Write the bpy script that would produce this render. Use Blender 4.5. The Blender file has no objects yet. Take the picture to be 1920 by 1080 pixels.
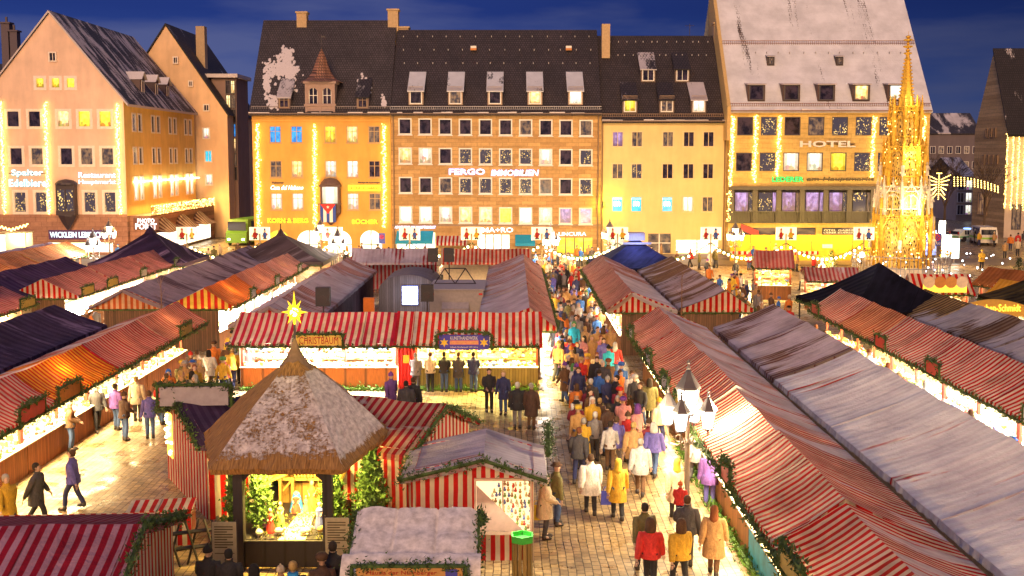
import bpy, math, random
from mathutils import Vector, Matrix, noise
R = math.radians
rnd = random.Random(7)
scene = bpy.context.scene
col = scene.collection

# ---------------------------------------------------------------- camera
F, CH, VPP, VH = 2000.0, 10.2, 479.0, 293.0
TH = math.atan((VPP - VH) / F)
cd = bpy.data.cameras.new('camera'); cam = bpy.data.objects.new('camera', cd); col.objects.link(cam)
cam.location = (0, 0, CH); cam.rotation_euler = (math.pi / 2 - TH, 0, 0)
cd.sensor_width = 36; cd.lens = 36 * F / 1920; cd.shift_y = (VPP - 540) / 1920
cd.clip_end = 3000; scene.camera = cam

def P(u, v, z=None, Y=None):
    """world point seen at photo pixel (u, v) at a known height z or distance Y"""
    x = (u - 960) / F; y = (VPP - v) / F
    d = Vector((x, math.cos(TH) + y * math.sin(TH), -math.sin(TH) + y * math.cos(TH)))
    t = (z - CH) / d.z if Y is None else Y / d.y
    return Vector((d.x * t, d.y * t, CH + d.z * t))

# ---------------------------------------------------------------- sky (dusk) and light
world = bpy.data.worlds.new('World'); scene.world = world; world.use_nodes = True
wn = world.node_tree.nodes; wl = world.node_tree.links
wbg = wn['Background']
tc = wn.new('ShaderNodeTexCoord'); sep = wn.new('ShaderNodeSeparateXYZ'); wl.new(tc.outputs['Generated'], sep.inputs[0])
ramp = wn.new('ShaderNodeValToRGB'); wl.new(sep.outputs['Z'], ramp.inputs[0])
ramp.color_ramp.elements[0].position = 0.0; ramp.color_ramp.elements[0].color = (.03, .062, .20, 1)
ramp.color_ramp.elements[1].position = 1.0; ramp.color_ramp.elements[1].color = (.25, .24, .38, 1)
e = ramp.color_ramp.elements.new(.13); e.color = (.009, .021, .11, 1)
e = ramp.color_ramp.elements.new(.3); e.color = (.02, .028, .11, 1)
mp = wn.new('ShaderNodeMapping'); mp.inputs['Scale'].default_value = (2.2, 2.2, 13); wl.new(tc.outputs['Generated'], mp.inputs[0])
nz = wn.new('ShaderNodeTexNoise'); nz.inputs['Scale'].default_value = 1.7; nz.inputs['Detail'].default_value = 7; wl.new(mp.outputs[0], nz.inputs['Vector'])
r2 = wn.new('ShaderNodeValToRGB'); r2.color_ramp.elements[0].position = .42; r2.color_ramp.elements[1].position = .62
r2.color_ramp.elements[0].color = (0, 0, 0, 1); r2.color_ramp.elements[1].color = (.6, .6, .6, 1); wl.new(nz.outputs[0], r2.inputs[0])
mx = wn.new('ShaderNodeMix'); mx.data_type = 'RGBA'; wl.new(r2.outputs[0], mx.inputs[0]); wl.new(ramp.outputs[0], mx.inputs[6]); mx.inputs[7].default_value = (.065, .075, .155, 1)
# the east (right-hand) end of the sky is darker
mr = wn.new('ShaderNodeMapRange'); wl.new(sep.outputs['X'], mr.inputs[0])
mr.inputs[1].default_value = -.1; mr.inputs[2].default_value = .5; mr.inputs[3].default_value = 1; mr.inputs[4].default_value = .45
mm = wn.new('ShaderNodeMix'); mm.data_type = 'RGBA'; mm.blend_type = 'MULTIPLY'; mm.inputs[0].default_value = 1
wl.new(mx.outputs[2], mm.inputs[6]); wl.new(mr.outputs[0], mm.inputs[7]); wl.new(mm.outputs[2], wbg.inputs[0])
wbg.inputs[1].default_value = .82

sd = bpy.data.lights.new('city_glow', 'SUN'); sd.energy = 1.28; sd.angle = R(26); sd.color = (1, .60, .29)
sun = bpy.data.objects.new('city_glow', sd); col.objects.link(sun); sun.rotation_euler = (R(71), 0, R(-5))  # added fill: a soft sun standing in for the market's glow on the facades
scene.view_settings.view_transform = 'Standard'; scene.view_settings.look = 'None'
scene.view_settings.exposure = 1.15; scene.view_settings.gamma = 1
scene.cycles.use_light_tree = True; scene.cycles.max_bounces = 4; scene.cycles.diffuse_bounces = 2
scene.cycles.glossy_bounces = 2; scene.cycles.sample_clamp_indirect = 2.0; scene.cycles.caustics_reflective = False
scene.cycles.use_denoising = True

LM = {'stall_light': 4.8, 'street_lamp_light': 2.0, 'string_light': 4.0, 'crib_light': 3.0, 'crib_light_back': 1.5, 'fountain_floodlight': .28, 'fountain_glow': .28, 'kiosk_light': 2, 'roof_glow': 1}
def lamp(name, loc, energy, color, kind='POINT', size=.3, sy=None, rot=None, spot=None, parent=None):
    d = bpy.data.lights.new(name, kind); d.energy = energy * LM.get(name, 1); d.color = color
    if kind == 'POINT': d.shadow_soft_size = size
    elif kind == 'SPOT': d.shadow_soft_size = size; d.spot_size = R(spot or 70); d.spot_blend = .6
    else:
        d.shape = 'RECTANGLE'; d.size = size; d.size_y = sy or size; d.spread = R(170)
    o = bpy.data.objects.new(name, d); col.objects.link(o); o.location = loc
    if rot: o.rotation_euler = rot
    if parent: o.parent = parent
    return o

# ---------------------------------------------------------------- mesh builder
class MB:
    def __init__(s): s.v = []; s.f = []; s.uv = []; s.m = []
    def face(s, pts, uv=None, m=0):
        i = len(s.v); s.v += [tuple(p) for p in pts]; s.f.append(tuple(range(i, i + len(pts))))
        s.uv.append(uv or [(0, 0)] * len(pts)); s.m.append(m)
    def wallq(s, p0, p1, z0, z1, m=0, u0=0):
        """vertical quad from p0 to p1 (xy), uv in metres"""
        L = math.dist(p0, p1)
        s.face([(p0[0], p0[1], z0), (p1[0], p1[1], z0), (p1[0], p1[1], z1), (p0[0], p0[1], z1)], [(u0, z0), (u0 + L, z0), (u0 + L, z1), (u0, z1)], m)
    def mesh(s, verts, faces, m=0, uvs=None):
        i = len(s.v); s.v += [tuple(p) for p in verts]
        for k, f in enumerate(faces):
            s.f.append(tuple(i + a for a in f)); s.m.append(m)
            s.uv.append([(verts[a][0], verts[a][2]) for a in f] if uvs is None else [uvs[a] for a in f])
    def box(s, x0, x1, y0, y1, z0, z1, m=0):
        v = [(x0,y0,z0),(x1,y0,z0),(x1,y1,z0),(x0,y1,z0),(x0,y0,z1),(x1,y0,z1),(x1,y1,z1),(x0,y1,z1)]
        w = lambda a: [(v[i][0] + v[i][1], v[i][2]) for i in a]
        for a in ((0,1,5,4),(1,2,6,5),(2,3,7,6),(3,0,4,7)): s.face([v[i] for i in a], w(a), m)
        for a in ((4,5,6,7),(3,2,1,0)): s.face([v[i] for i in a], [(v[i][0], v[i][1]) for i in a], m)
    def obox(s, mat, sx, sy, sz, m=0):
        """box centred on matrix"""
        v = [mat @ Vector((a * sx / 2, b * sy / 2, c * sz / 2)) for c in (-1, 1) for a, b in ((-1,-1),(1,-1),(1,1),(-1,1))]
        s.mesh(v, [(0,1,5,4),(1,2,6,5),(2,3,7,6),(3,0,4,7),(4,5,6,7),(3,2,1,0)], m)
    def bar(s, a, b, r, n=6, r2=None, m=0, caps=True):
        a = Vector(a); b = Vector(b); d = b - a
        if d.length < 1e-6: return
        q = d.to_track_quat('Z', 'Y').to_matrix(); r2 = r if r2 is None else r2
        vs = []
        for p, rr in ((a, r), (b, r2)):
            for k in range(n):
                t = 2 * math.pi * k / n; vs.append(p + q @ Vector((rr * math.cos(t), rr * math.sin(t), 0)))
        fs = [(k, (k + 1) % n, n + (k + 1) % n, n + k) for k in range(n)]
        if caps: fs += [tuple(range(n - 1, -1, -1)), tuple(range(n, 2 * n))]
        s.mesh(vs, fs, m)
    def tube(s, pts, r, n=6, m=0):
        for a, b in zip(pts, pts[1:]): s.bar(a, b, r, n, m=m)
    def lathe(s, prof, c=(0, 0), n=12, m=0, z0=0, rot=0, sx=1, sy=1):
        vs = []; fs = []
        for r, z in prof:
            for k in range(n):
                t = rot + 2 * math.pi * k / n; vs.append((c[0] + sx * r * math.cos(t), c[1] + sy * r * math.sin(t), z0 + z))
        for j in range(len(prof) - 1):
            for k in range(n): fs.append((j * n + k, j * n + (k + 1) % n, (j + 1) * n + (k + 1) % n, (j + 1) * n + k))
        fs.append(tuple(range(n - 1, -1, -1))); fs.append(tuple((len(prof) - 1) * n + k for k in range(n)))
        s.mesh(vs, fs, m)
    def ball(s, c, r, m=0, n=6, k=4, sz=1):
        prof = [(max(1e-4, r * math.sin(math.pi * j / k)), -r * sz * math.cos(math.pi * j / k)) for j in range(k + 1)]
        s.lathe(prof, (c[0], c[1]), n, m, c[2])
    def octa(s, c, r, m=0):
        x, y, z = c
        s.mesh([(x+r,y,z),(x-r,y,z),(x,y+r,z),(x,y-r,z),(x,y,z+r),(x,y,z-r)], [(0,2,4),(2,1,4),(1,3,4),(3,0,4),(2,0,5),(1,2,5),(3,1,5),(0,3,5)], m)
    def needles(s, c, spread, n, size, m=0, up=.3):
        """n small leaf blades scattered round c"""
        for _ in range(n):
            p = Vector(c) + Vector((rnd.gauss(0, spread), rnd.gauss(0, spread), rnd.gauss(0, spread)))
            d = Vector((rnd.uniform(-1, 1), rnd.uniform(-1, 1), rnd.uniform(-.7, 1) + up)).normalized() * size * rnd.uniform(.7, 1.4)
            w = d.cross(Vector((rnd.uniform(-1, 1), rnd.uniform(-1, 1), rnd.uniform(-1, 1)))).normalized() * size * .28
            s.face([p - w, p + w, p + d], None, m)
    def build(s, name, mats, parent=None, world=False, smooth=False):
        me = bpy.data.meshes.new(name)
        vs = s.v
        if parent is not None and world:
            inv = (Matrix.Translation(parent.location) @ parent.rotation_euler.to_matrix().to_4x4()).inverted()
            vs = [inv @ Vector(p) for p in vs]
        me.from_pydata(vs, [], s.f)
        for m in (mats if isinstance(mats, (list, tuple)) else [mats]): me.materials.append(m)
        me.polygons.foreach_set('material_index', s.m)
        ul = me.uv_layers.new(name='UVMap'); ul.data.foreach_set('uv', [c for f in s.uv for p in f for c in p])
        if smooth: me.polygons.foreach_set('use_smooth', [True] * len(me.polygons))
        me.update()
        o = bpy.data.objects.new(name, me); col.objects.link(o)
        if parent is not None: o.parent = parent
        return o

def tag(o, label=None, cat=None, group=None, kind=None):
    if label: o['label'] = label
    if cat: o['category'] = cat
    if group: o['group'] = group
    if kind: o['kind'] = kind
    return o
def empty(name, loc, label, cat, group=None, rz=0):
    o = bpy.data.objects.new(name, None); col.objects.link(o); o.location = loc; o.rotation_euler = (0, 0, rz)
    o.empty_display_size = .2
    return tag(o, label, cat, group)
def copy_tree(o, parent=None):
    kids = [c for c in o.children]
    c = o.copy(); col.objects.link(c); c.parent = parent
    for k in kids: copy_tree(k, c)
    return c
def text(s, width, loc, mat, parent=None, name='lettering', rot=(math.pi/2, 0, 0), depth=.02, height=None, shear=0, bold=0):
    cu = bpy.data.curves.new('t', 'FONT'); cu.body = s; cu.extrude = depth; cu.offset = bold; cu.shear = shear; cu.resolution_u = 2
    cu.align_x = 'CENTER'; cu.align_y = 'CENTER'; t = bpy.data.objects.new('t', cu); col.objects.link(t)
    dg = bpy.context.evaluated_depsgraph_get(); me = bpy.data.meshes.new_from_object(t.evaluated_get(dg))
    bpy.data.objects.remove(t); bpy.data.curves.remove(cu)
    xs = [v.co.x for v in me.vertices]; ys = [v.co.y for v in me.vertices]
    k = width / (max(xs) - min(xs)); kh = k if height is None else height / (max(ys) - min(ys))
    cx = (max(xs) + min(xs)) / 2; cy = (max(ys) + min(ys)) / 2
    for v in me.vertices: v.co.x = (v.co.x - cx) * k; v.co.y = (v.co.y - cy) * kh
    me.materials.clear(); me.materials.append(mat); me.name = name
    o = bpy.data.objects.new(name, me); col.objects.link(o)
    if parent is not None:
        o.parent = parent
        loc = (Matrix.Translation(parent.location) @ parent.rotation_euler.to_matrix().to_4x4()).inverted() @ Vector(loc)
        rot = (rot[0], rot[1], rot[2] - parent.rotation_euler.z)
    o.location = loc; o.rotation_euler = rot
    return o

# ---------------------------------------------------------------- materials
class NT:
    def __init__(s, name):
        s.mat = bpy.data.materials.new(name); s.mat.use_nodes = True; s.t = s.mat.node_tree; s.n = s.t.nodes; s.l = s.t.links
        s.b = s.n['Principled BSDF']
    def node(s, t, **kw):
        n = s.n.new('ShaderNode' + t)
        for k, v in kw.items(): setattr(n, k, v)
        return n
    def link(s, a, b): s.l.new(a, b)
    def math(s, op, a, b=None, clamp=False):
        n = s.node('Math', operation=op, use_clamp=clamp)
        for i, x in enumerate((a, b)):
            if x is None: continue
            if isinstance(x, (int, float)): n.inputs[i].default_value = x
            else: s.link(x, n.inputs[i])
        return n.outputs[0]
    def mix(s, f, a, b, mode='MIX'):
        n = s.node('Mix', data_type='RGBA', blend_type=mode)
        for i, x in ((0, f), (6, a), (7, b)):
            if isinstance(x, (int, float)): n.inputs[i].default_value = x if i == 0 else (x, x, x, 1)
            elif isinstance(x, tuple): n.inputs[i].default_value = (*x, 1)[:4]
            else: s.link(x, n.inputs[i])
        return n.outputs[2]
    def coord(s, kind='Object', scale=(1, 1, 1), rot=(0, 0, 0), loc=(0, 0, 0)):
        c = s.node('TexCoord'); m = s.node('Mapping'); s.link(c.outputs[kind], m.inputs[0])
        m.inputs['Scale'].default_value = scale; m.inputs['Rotation'].default_value = rot; m.inputs['Location'].default_value = loc
        return m.outputs[0]
    def noise(s, vec, scale, detail=4, rough=.6, dist=0):
        n = s.node('TexNoise'); s.link(vec, n.inputs['Vector']); n.inputs['Scale'].default_value = scale
        n.inputs['Detail'].default_value = detail; n.inputs['Roughness'].default_value = rough; n.inputs['Distortion'].default_value = dist
        return n.outputs[0]
    def rng(s, x, a, b, c=0, d=1):
        n = s.node('MapRange'); s.link(x, n.inputs[0])
        for i, v in enumerate((a, b, c, d)): n.inputs[i + 1].default_value = v
        return n.outputs[0]
    def bump(s, h, strength=.5, dist=.02):
        n = s.node('Bump'); s.link(h, n.inputs['Height']); n.inputs['Strength'].default_value = strength; n.inputs['Distance'].default_value = dist
        s.link(n.outputs[0], s.b.inputs['Normal'])
    def out(s, c, rough=.8, metal=0, spec=None):
        if isinstance(c, tuple): s.b.inputs['Base Color'].default_value = (*c, 1)
        else: s.link(c, s.b.inputs['Base Color'])
        if isinstance(rough, (int, float)): s.b.inputs['Roughness'].default_value = rough
        else: s.link(rough, s.b.inputs['Roughness'])
        s.b.inputs['Metallic'].default_value = metal
        if spec is not None: s.b.inputs['Specular IOR Level'].default_value = spec
        return s.mat
MC = {}
def cached(f):
    def g(*a, **k):
        key = (f.__name__, a, tuple(sorted(k.items())))
        if key not in MC: MC[key] = f(*a, **k)
        return MC[key]
    return g
@cached
def plain(c, rough=.7, metal=0, var=.15, scale=6, name='paint'):
    n = NT(name); v = n.coord(); a = n.noise(v, scale, 5)
    f = n.rng(a, .25, .75, 1 - var, 1 + var)
    return n.out(n.mix(1, c, f, 'MULTIPLY'), rough, metal)
@cached
def emit(c, strength, name='glow', sample=False):
    n = NT(name); n.b.inputs['Base Color'].default_value = (*c, 1)
    n.b.inputs['Emission Color'].default_value = (*c, 1); n.b.inputs['Emission Strength'].default_value = strength
    if not sample: n.mat.cycles.emission_sampling = 'NONE'
    return n.mat
RED, CREAM = (.52, .012, .010), (.74, .60, .44)
@cached
def canvas(red=RED, cream=CREAM, period=.27, snow=0.0, snowcol=(.78, .75, .82), seed=0, patch=(1.1, .28), dirt=.25):
    n = NT('striped_canvas'); uv = n.coord('UV')
    sp = n.node('SeparateXYZ'); n.link(uv, sp.inputs[0])
    wob = n.noise(n.coord('UV', (.8, .5, 1)), 1.3, 2)
    u = n.math('ADD', sp.outputs[0], n.math('MULTIPLY', wob, .06))
    fr = n.math('FRACT', n.math('DIVIDE', u, period))
    st = n.rng(n.math('ABSOLUTE', n.math('SUBTRACT', fr, .5)), .235, .265)
    c = n.mix(st, red, cream)
    d = n.noise(n.coord('UV', (1, .35, 1), loc=(seed * 3.1, 0, 0)), 1.1, 6)
    c = n.mix(1, c, n.rng(d, .3, .7, 1 - dirt * 1.3, 1 + dirt * .4), 'MULTIPLY')
    seam = n.rng(n.math('ABSOLUTE', n.math('SUBTRACT', n.math('FRACT', n.math('DIVIDE', sp.outputs[0], 2.9)), .5)), .488, .496, 1, .45)
    stain = n.rng(n.noise(n.coord('UV', (.7, .7, 1), loc=(seed * 2.3, 5, 0)), .8, 8, .68), .46, .64, 1, 1 - dirt * 1.6)
    c = n.mix(1, n.mix(1, c, seam, 'MULTIPLY'), stain, 'MULTIPLY')
    h = n.math('MULTIPLY', n.math('SINE', n.math('MULTIPLY', u, 6.283 / .55)), .5)
    if snow > 0:
        sv = n.coord('UV', (patch[0], patch[1], 1), loc=(seed * 7.7, seed * 1.3, 0))
        a = n.noise(sv, .6, 8, .6, .5); t = .72 - .44 * snow
        fine = n.noise(n.coord('UV', (1, .3, 1)), 9, 3)
        a = n.math('ADD', a, n.math('MULTIPLY', n.math('SUBTRACT', fine, .5), .07))
        a = n.math('ADD', a, n.math('MULTIPLY', n.math('ABSOLUTE', n.math('SUBTRACT', fr, .5)), .07))
        mk = n.rng(a, t - .02, t + .05)
        tone = n.noise(n.coord('UV', (.5, .45, 1), loc=(seed, 2, 0)), 1.2, 7)
        sc = n.mix(n.rng(tone, .35, .62), tuple(x * .66 for x in snowcol), tuple(min(.9, x * 1.12) for x in snowcol))
        rib = n.rng(n.math('SINE', n.math('MULTIPLY', fr, 6.283)), -1, 1, .93, 1.03)
        sc = n.mix(1, sc, rib, 'MULTIPLY')
        c = n.mix(n.math('MULTIPLY', mk, .93), c, sc)
        h = n.math('ADD', n.math('MULTIPLY', h, .6), n.math('ADD', mk, n.noise(n.coord('UV'), 14, 4)))
    h = n.math('ADD', h, n.math('MULTIPLY', n.noise(n.coord('UV', (1, .6, 1), rot=(0, 0, .5), loc=(seed, 0, 0)), .9, 3, .5, 1.5), 3.0))
    n.bump(h, .8, .035); n.out(c, .8, 0, .15)
    tr = n.node('BsdfTranslucent'); n.link(c, tr.inputs[0]); ms = n.node('MixShader'); ms.inputs[0].default_value = .22
    n.link(n.b.outputs[0], ms.inputs[1]); n.link(tr.outputs[0], ms.inputs[2]); n.link(ms.outputs[0], n.n['Material Output'].inputs[0])
    return n.mat
@cached
def planks(c=(.20, .085, .03), w=.12, vert=True, rough=.6):
    n = NT('wood_planks'); uv = n.coord('UV'); sp = n.node('SeparateXYZ'); n.link(uv, sp.inputs[0])
    q = n.math('DIVIDE', sp.outputs[0 if vert else 1], w); fr = n.math('FRACT', q)
    gap = n.rng(n.math('ABSOLUTE', n.math('SUBTRACT', fr, .5)), .40, .48, 1, .3)
    wn_ = n.node('TexWhiteNoise', noise_dimensions='1D'); n.link(n.math('FLOOR', q), wn_.inputs['W'])
    tone = n.rng(wn_.outputs[0], 0, 1, .7, 1.25)
    g = n.noise(n.coord('UV', (18, 1.5, 1) if vert else (1.5, 18, 1)), 2, 5)
    k = n.math('MULTIPLY', n.math('MULTIPLY', gap, tone), n.rng(g, .3, .7, .75, 1.2))
    n.bump(gap, .6, .01)
    return n.out(n.mix(1, c, k, 'MULTIPLY'), rough)
@cached
def plaster(c, var=.14):
    n = NT('plaster'); v = n.coord()
    a = n.noise(v, .35, 6); b = n.noise(n.coord('Object', (1, 1, .25)), 1.3, 5); g = n.noise(v, 16, 3)
    k = n.math('MULTIPLY', n.rng(a, .3, .7, 1 - var, 1 + var * .7), n.rng(b, .3, .7, 1 - var * .7, 1 + var * .5))
    n.bump(g, .25, .01)
    return n.out(n.mix(1, c, k, 'MULTIPLY'), .88)
@cached
def ashlar(c, c2, w=.9, h=.42, mortar=.02):
    n = NT('sandstone'); v = n.coord('Object', (1, 1, 1), rot=(R(-90), 0, 0))
    b = n.node('TexBrick'); n.link(v, b.inputs['Vector']); b.inputs['Scale'].default_value = 1
    b.inputs['Brick Width'].default_value = w; b.inputs['Row Height'].default_value = h; b.inputs['Mortar Size'].default_value = mortar
    b.inputs['Color1'].default_value = (*c, 1); b.inputs['Color2'].default_value = (*c2, 1); b.inputs['Mortar'].default_value = tuple(x * .55 for x in c) + (1,)
    band = n.noise(n.coord('Object', (.12, .12, 1.3)), 1.2, 4); sp = n.noise(n.coord(), 3, 6)
    k = n.math('MULTIPLY', n.rng(band, .35, .65, .84, 1.14), n.rng(sp, .3, .7, .82, 1.12))
    n.bump(b.outputs['Fac'], .3, -.01)
    return n.out(n.mix(1, b.outputs[0], k, 'MULTIPLY'), .85)
@cached
def tiles(snow=0.0, seed=0, c=(.034, .024, .026), stretch=.35, scale=.22, snowcol=(.62, .56, .58)):
    n = NT('roof_tiles'); v = n.coord('UV')
    b = n.node('TexBrick'); n.link(v, b.inputs['Vector']); b.inputs['Scale'].default_value = 1
    b.inputs['Brick Width'].default_value = .26; b.inputs['Row Height'].default_value = .30; b.inputs['Mortar Size'].default_value = .035; b.inputs['Bias'].default_value = -.2
    b.inputs['Color1'].default_value = (*[x * 1.25 for x in c], 1); b.inputs['Color2'].default_value = (*[x * .75 for x in c], 1); b.inputs['Mortar'].default_value = tuple(x * .25 for x in c) + (1,)
    k = n.rng(n.noise(v, .3, 6), .3, .7, .7, 1.35); cc = n.mix(1, b.outputs[0], k, 'MULTIPLY')
    h = n.math('MULTIPLY', b.outputs['Fac'], -1.0)
    if snow > 0:
        a = n.noise(n.coord('UV', (1, stretch, 1), loc=(seed * 5.3, seed, 0)), scale, 9, .66, .3)
        t = .76 - .52 * snow
        a = n.math('SUBTRACT', a, n.math('MULTIPLY', b.outputs['Fac'], .03))
        a = n.math('ADD', a, n.math('MULTIPLY', n.math('SUBTRACT', n.noise(v, 3.5, 3), .5), .08))
        mk = n.rng(a, t - .01, t + .035)
        sc = n.mix(n.rng(n.noise(v, .5, 6), .35, .65), tuple(x * .74 for x in snowcol), snowcol)
        cc = n.mix(n.math('MULTIPLY', mk, .95), cc, sc); h = n.math('ADD', h, n.math('MULTIPLY', mk, 1.5))
    n.bump(h, .5, .03)
    return n.out(cc, .7)
@cached
def thatch():
    n = NT('snowy_thatch'); v = n.coord('UV')
    s = n.noise(n.coord('UV', (14, 1.2, 1)), 2, 6); c = n.mix(n.rng(s, .3, .7), (.10, .042, .012), (.50, .26, .075))
    at = n.node('Attribute', attribute_name='snow'); a = n.noise(n.coord('UV', (1, .7, 1)), 1.7, 9, .7)
    band = n.noise(n.coord('UV', (9, 9, 1)), 1.2, 6, .7)
    a = n.math('ADD', n.math('MULTIPLY', a, .55), n.math('MULTIPLY', band, .45))
    m_ = n.math('SUBTRACT', n.math('ADD', a, at.outputs['Fac']), 1.0)
    mk = n.rng(m_, -.02, .05)
    c = n.mix(mk, c, n.mix(n.rng(n.noise(v, 5, 6), .35, .65), (.42, .34, .32), (.80, .70, .65)))
    n.bump(n.math('ADD', n.math('MULTIPLY', s, 1), n.math('MULTIPLY', mk, .8)), .8, .04)
    return n.out(c, .9)
def wet_paving():
    n = NT('granite_setts'); v = n.coord('Object', (1, 1, 1), rot=(0, 0, R(90)))
    wob = n.node('TexNoise'); n.link(v, wob.inputs['Vector']); wob.inputs['Scale'].default_value = .55; wob.inputs['Detail'].default_value = 4
    vv = n.node('VectorMath', operation='MULTIPLY_ADD'); n.link(wob.outputs[1], vv.inputs[0]); vv.inputs[1].default_value = (.4, .12, 0); n.link(v, vv.inputs[2])
    b = n.node('TexBrick'); n.link(vv.outputs[0], b.inputs['Vector']); b.inputs['Scale'].default_value = 1
    b.inputs['Brick Width'].default_value = .25; b.inputs['Row Height'].default_value = .205; b.inputs['Mortar Size'].default_value = .013; b.inputs['Mortar Smooth'].default_value = .3
    b.inputs['Color1'].default_value = (.44, .30, .15, 1); b.inputs['Color2'].default_value = (.27, .18, .095, 1); b.inputs['Mortar'].default_value = (.05, .03, .018, 1)
    k = n.rng(n.noise(n.coord(), .8, 7, .65), .3, .7, .55, 1.35); k2 = n.rng(n.noise(n.coord(), 9, 4), .3, .7, .85, 1.15)
    c = n.mix(1, n.mix(1, b.outputs[0], k, 'MULTIPLY'), k2, 'MULTIPLY')
    n.bump(n.math('MULTIPLY', b.outputs['Fac'], -1), .7, .02)
    return n.out(c, n.rng(n.noise(n.coord(), .9, 6), .38, .62, .16, .62))
@cached
def pane(kind):
    n = NT('window_glass_' + kind); v = n.coord('Generated'); ob = n.node('ObjectInfo')
    off = n.node('VectorMath', operation='ADD'); n.link(v, off.inputs[0]); n.link(n.math('MULTIPLY', ob.outputs['Random'], 37), off.inputs[1]); v2 = off.outputs[0]
    A = {'warm': ((1, .50, .10), (1, .84, .45), .8), 'yellow': ((1, .60, .02), (1, .86, .10), .75), 'white': ((.72, .72, .62), (1, .95, .80), .75), 'shop': ((1, .72, .35), (1, .97, .85), 1.5),
         'blue': ((.01, .08, .5), (.05, .45, 1), .5), 'pink': ((.05, .04, .20), (.50, .36, .75), .55), 'teal': ((.0, .35, .6), (.1, .75, 1), .5)}
    if kind in A:
        a, b, s = A[kind]
        t = n.node('TexVoronoi'); n.link(v2, t.inputs['Vector']); t.inputs['Scale'].default_value = 5
        q = n.noise(v2, 3.5, 4); c = n.mix(n.rng(q, .38, .62), a, b)
        if kind in ('shop', 'pink', 'white'): c = n.mix(n.rng(t.outputs[0], .55, .1, 0, .55), c, t.outputs[1], 'MULTIPLY')
        if kind not in ('blue', 'teal', 'shop'):
            sp = n.node('SeparateXYZ'); n.link(v, sp.inputs[0]); rd = ob.outputs['Random']
            cur = n.math('GREATER_THAN', n.math('ABSOLUTE', n.math('SUBTRACT', sp.outputs[0], .5)), n.rng(rd, 0, 1, .2, .52))
            fold = n.rng(n.math('SINE', n.math('MULTIPLY', sp.outputs[0], 70)), -1, 1, .30, .62); c = n.mix(cur, c, n.mix(1, c, fold, 'MULTIPLY'))
            vo = n.node('TexVoronoi', distance='MANHATTAN'); n.link(v2, vo.inputs['Vector']); vo.inputs['Scale'].default_value = 3.2
            low = n.math('LESS_THAN', n.math('ADD', sp.outputs[2], n.math('MULTIPLY', vo.outputs[0], .5)), n.rng(rd, 1, 0, .3, .75))
            c = n.mix(low, c, n.mix(1, c, n.mix(.5, vo.outputs[1], (.25, .14, .08)), 'MULTIPLY'))
            c = n.mix(1, c, n.rng(sp.outputs[2], 0, 1, .55, 1.15), 'MULTIPLY')  # brighter towards the top: a room lamp's falloff painted into the pane
        n.link(c, n.b.inputs['Emission Color']); n.b.inputs['Emission Strength'].default_value = s
        n.mat.cycles.emission_sampling = 'NONE'
        return n.out(tuple(x * .3 for x in b), .2)
    if kind == 'party':      # dark room, strings of little lamps inside
        t = n.node('TexVoronoi'); n.link(v2, t.inputs['Vector']); t.inputs['Scale'].default_value = 9
        q = n.rng(n.noise(v2, 2.0, 3), .45, .62)
        f = n.math('MULTIPLY', n.rng(t.outputs[0], .42, .15), q)
        n.link(n.mix(f, (.02, .015, .02), (1, .62, .16)), n.b.inputs['Emission Color']); n.b.inputs['Emission Strength'].default_value = 1.4
        n.mat.cycles.emission_sampling = 'NONE'
        return n.out((.02, .02, .03), .15)
    if kind == 'room':       # dimly lit room
        q = n.noise(v2, 3.2, 5); c = n.mix(n.rng(q, .4, .6), (.025, .02, .03), (.42, .22, .10))
        n.link(c, n.b.inputs['Emission Color']); n.b.inputs['Emission Strength'].default_value = .4
        n.mat.cycles.emission_sampling = 'NONE'
        return n.out((.03, .03, .04), .12)
    q = n.noise(v2, 2.2, 4); c = n.mix(n.rng(q, .4, .6), (.012, .011, .022), (.06, .045, .075))
    return n.out(c, .1)
FABC = {}
def dye(rough=.85, name='cloth'):
    """fabric whose dye is the object's own colour"""
    if name in FABC: return FABC[name]
    n = NT(name); ob = n.node('ObjectInfo'); k = n.math('MULTIPLY', n.rng(n.noise(n.coord('Object', (1, 1, .6)), 5, 5, .6, .8), .3, .7, .55, 1.3), n.rng(n.noise(n.coord(), 30, 3), .3, .7, .85, 1.12))
    n.bump(n.noise(n.coord('Object', (1.3, 1.3, .6)), 8, 5, .6, 1.2), .9, .04)
    FABC[name] = n.out(n.mix(1, ob.outputs['Color'], k, 'MULTIPLY'), rough); return FABC[name]
@cached
def greens(c=(.045, .085, .018)):
    n = NT('fir_green'); k = n.noise(n.coord(), 5, 3)
    return n.out(n.mix(n.rng(k, .35, .65), tuple(x * .5 for x in c), tuple(x * 1.6 for x in c)), .7)
WOOD = planks(); DARKM = plain((.045, .035, .045), .45, .3, name='dark_metal'); WHITE = plain((.78, .74, .70), .5, name='white_paint')
GREEN = greens(); SNOW = plain((.66, .60, .62), .8, 0, .12, 8, name='snow'); STONE = plain((.32, .22, .15), .85, name='stone_trim')
BULB = emit((1, .72, .30), 9, 'warm_bulb'); BULBW = emit((1, .93, .75), 9, 'white_bulb'); FAIRY = emit((1, .62, .14), 4.5, 'fairy_light')
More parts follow.
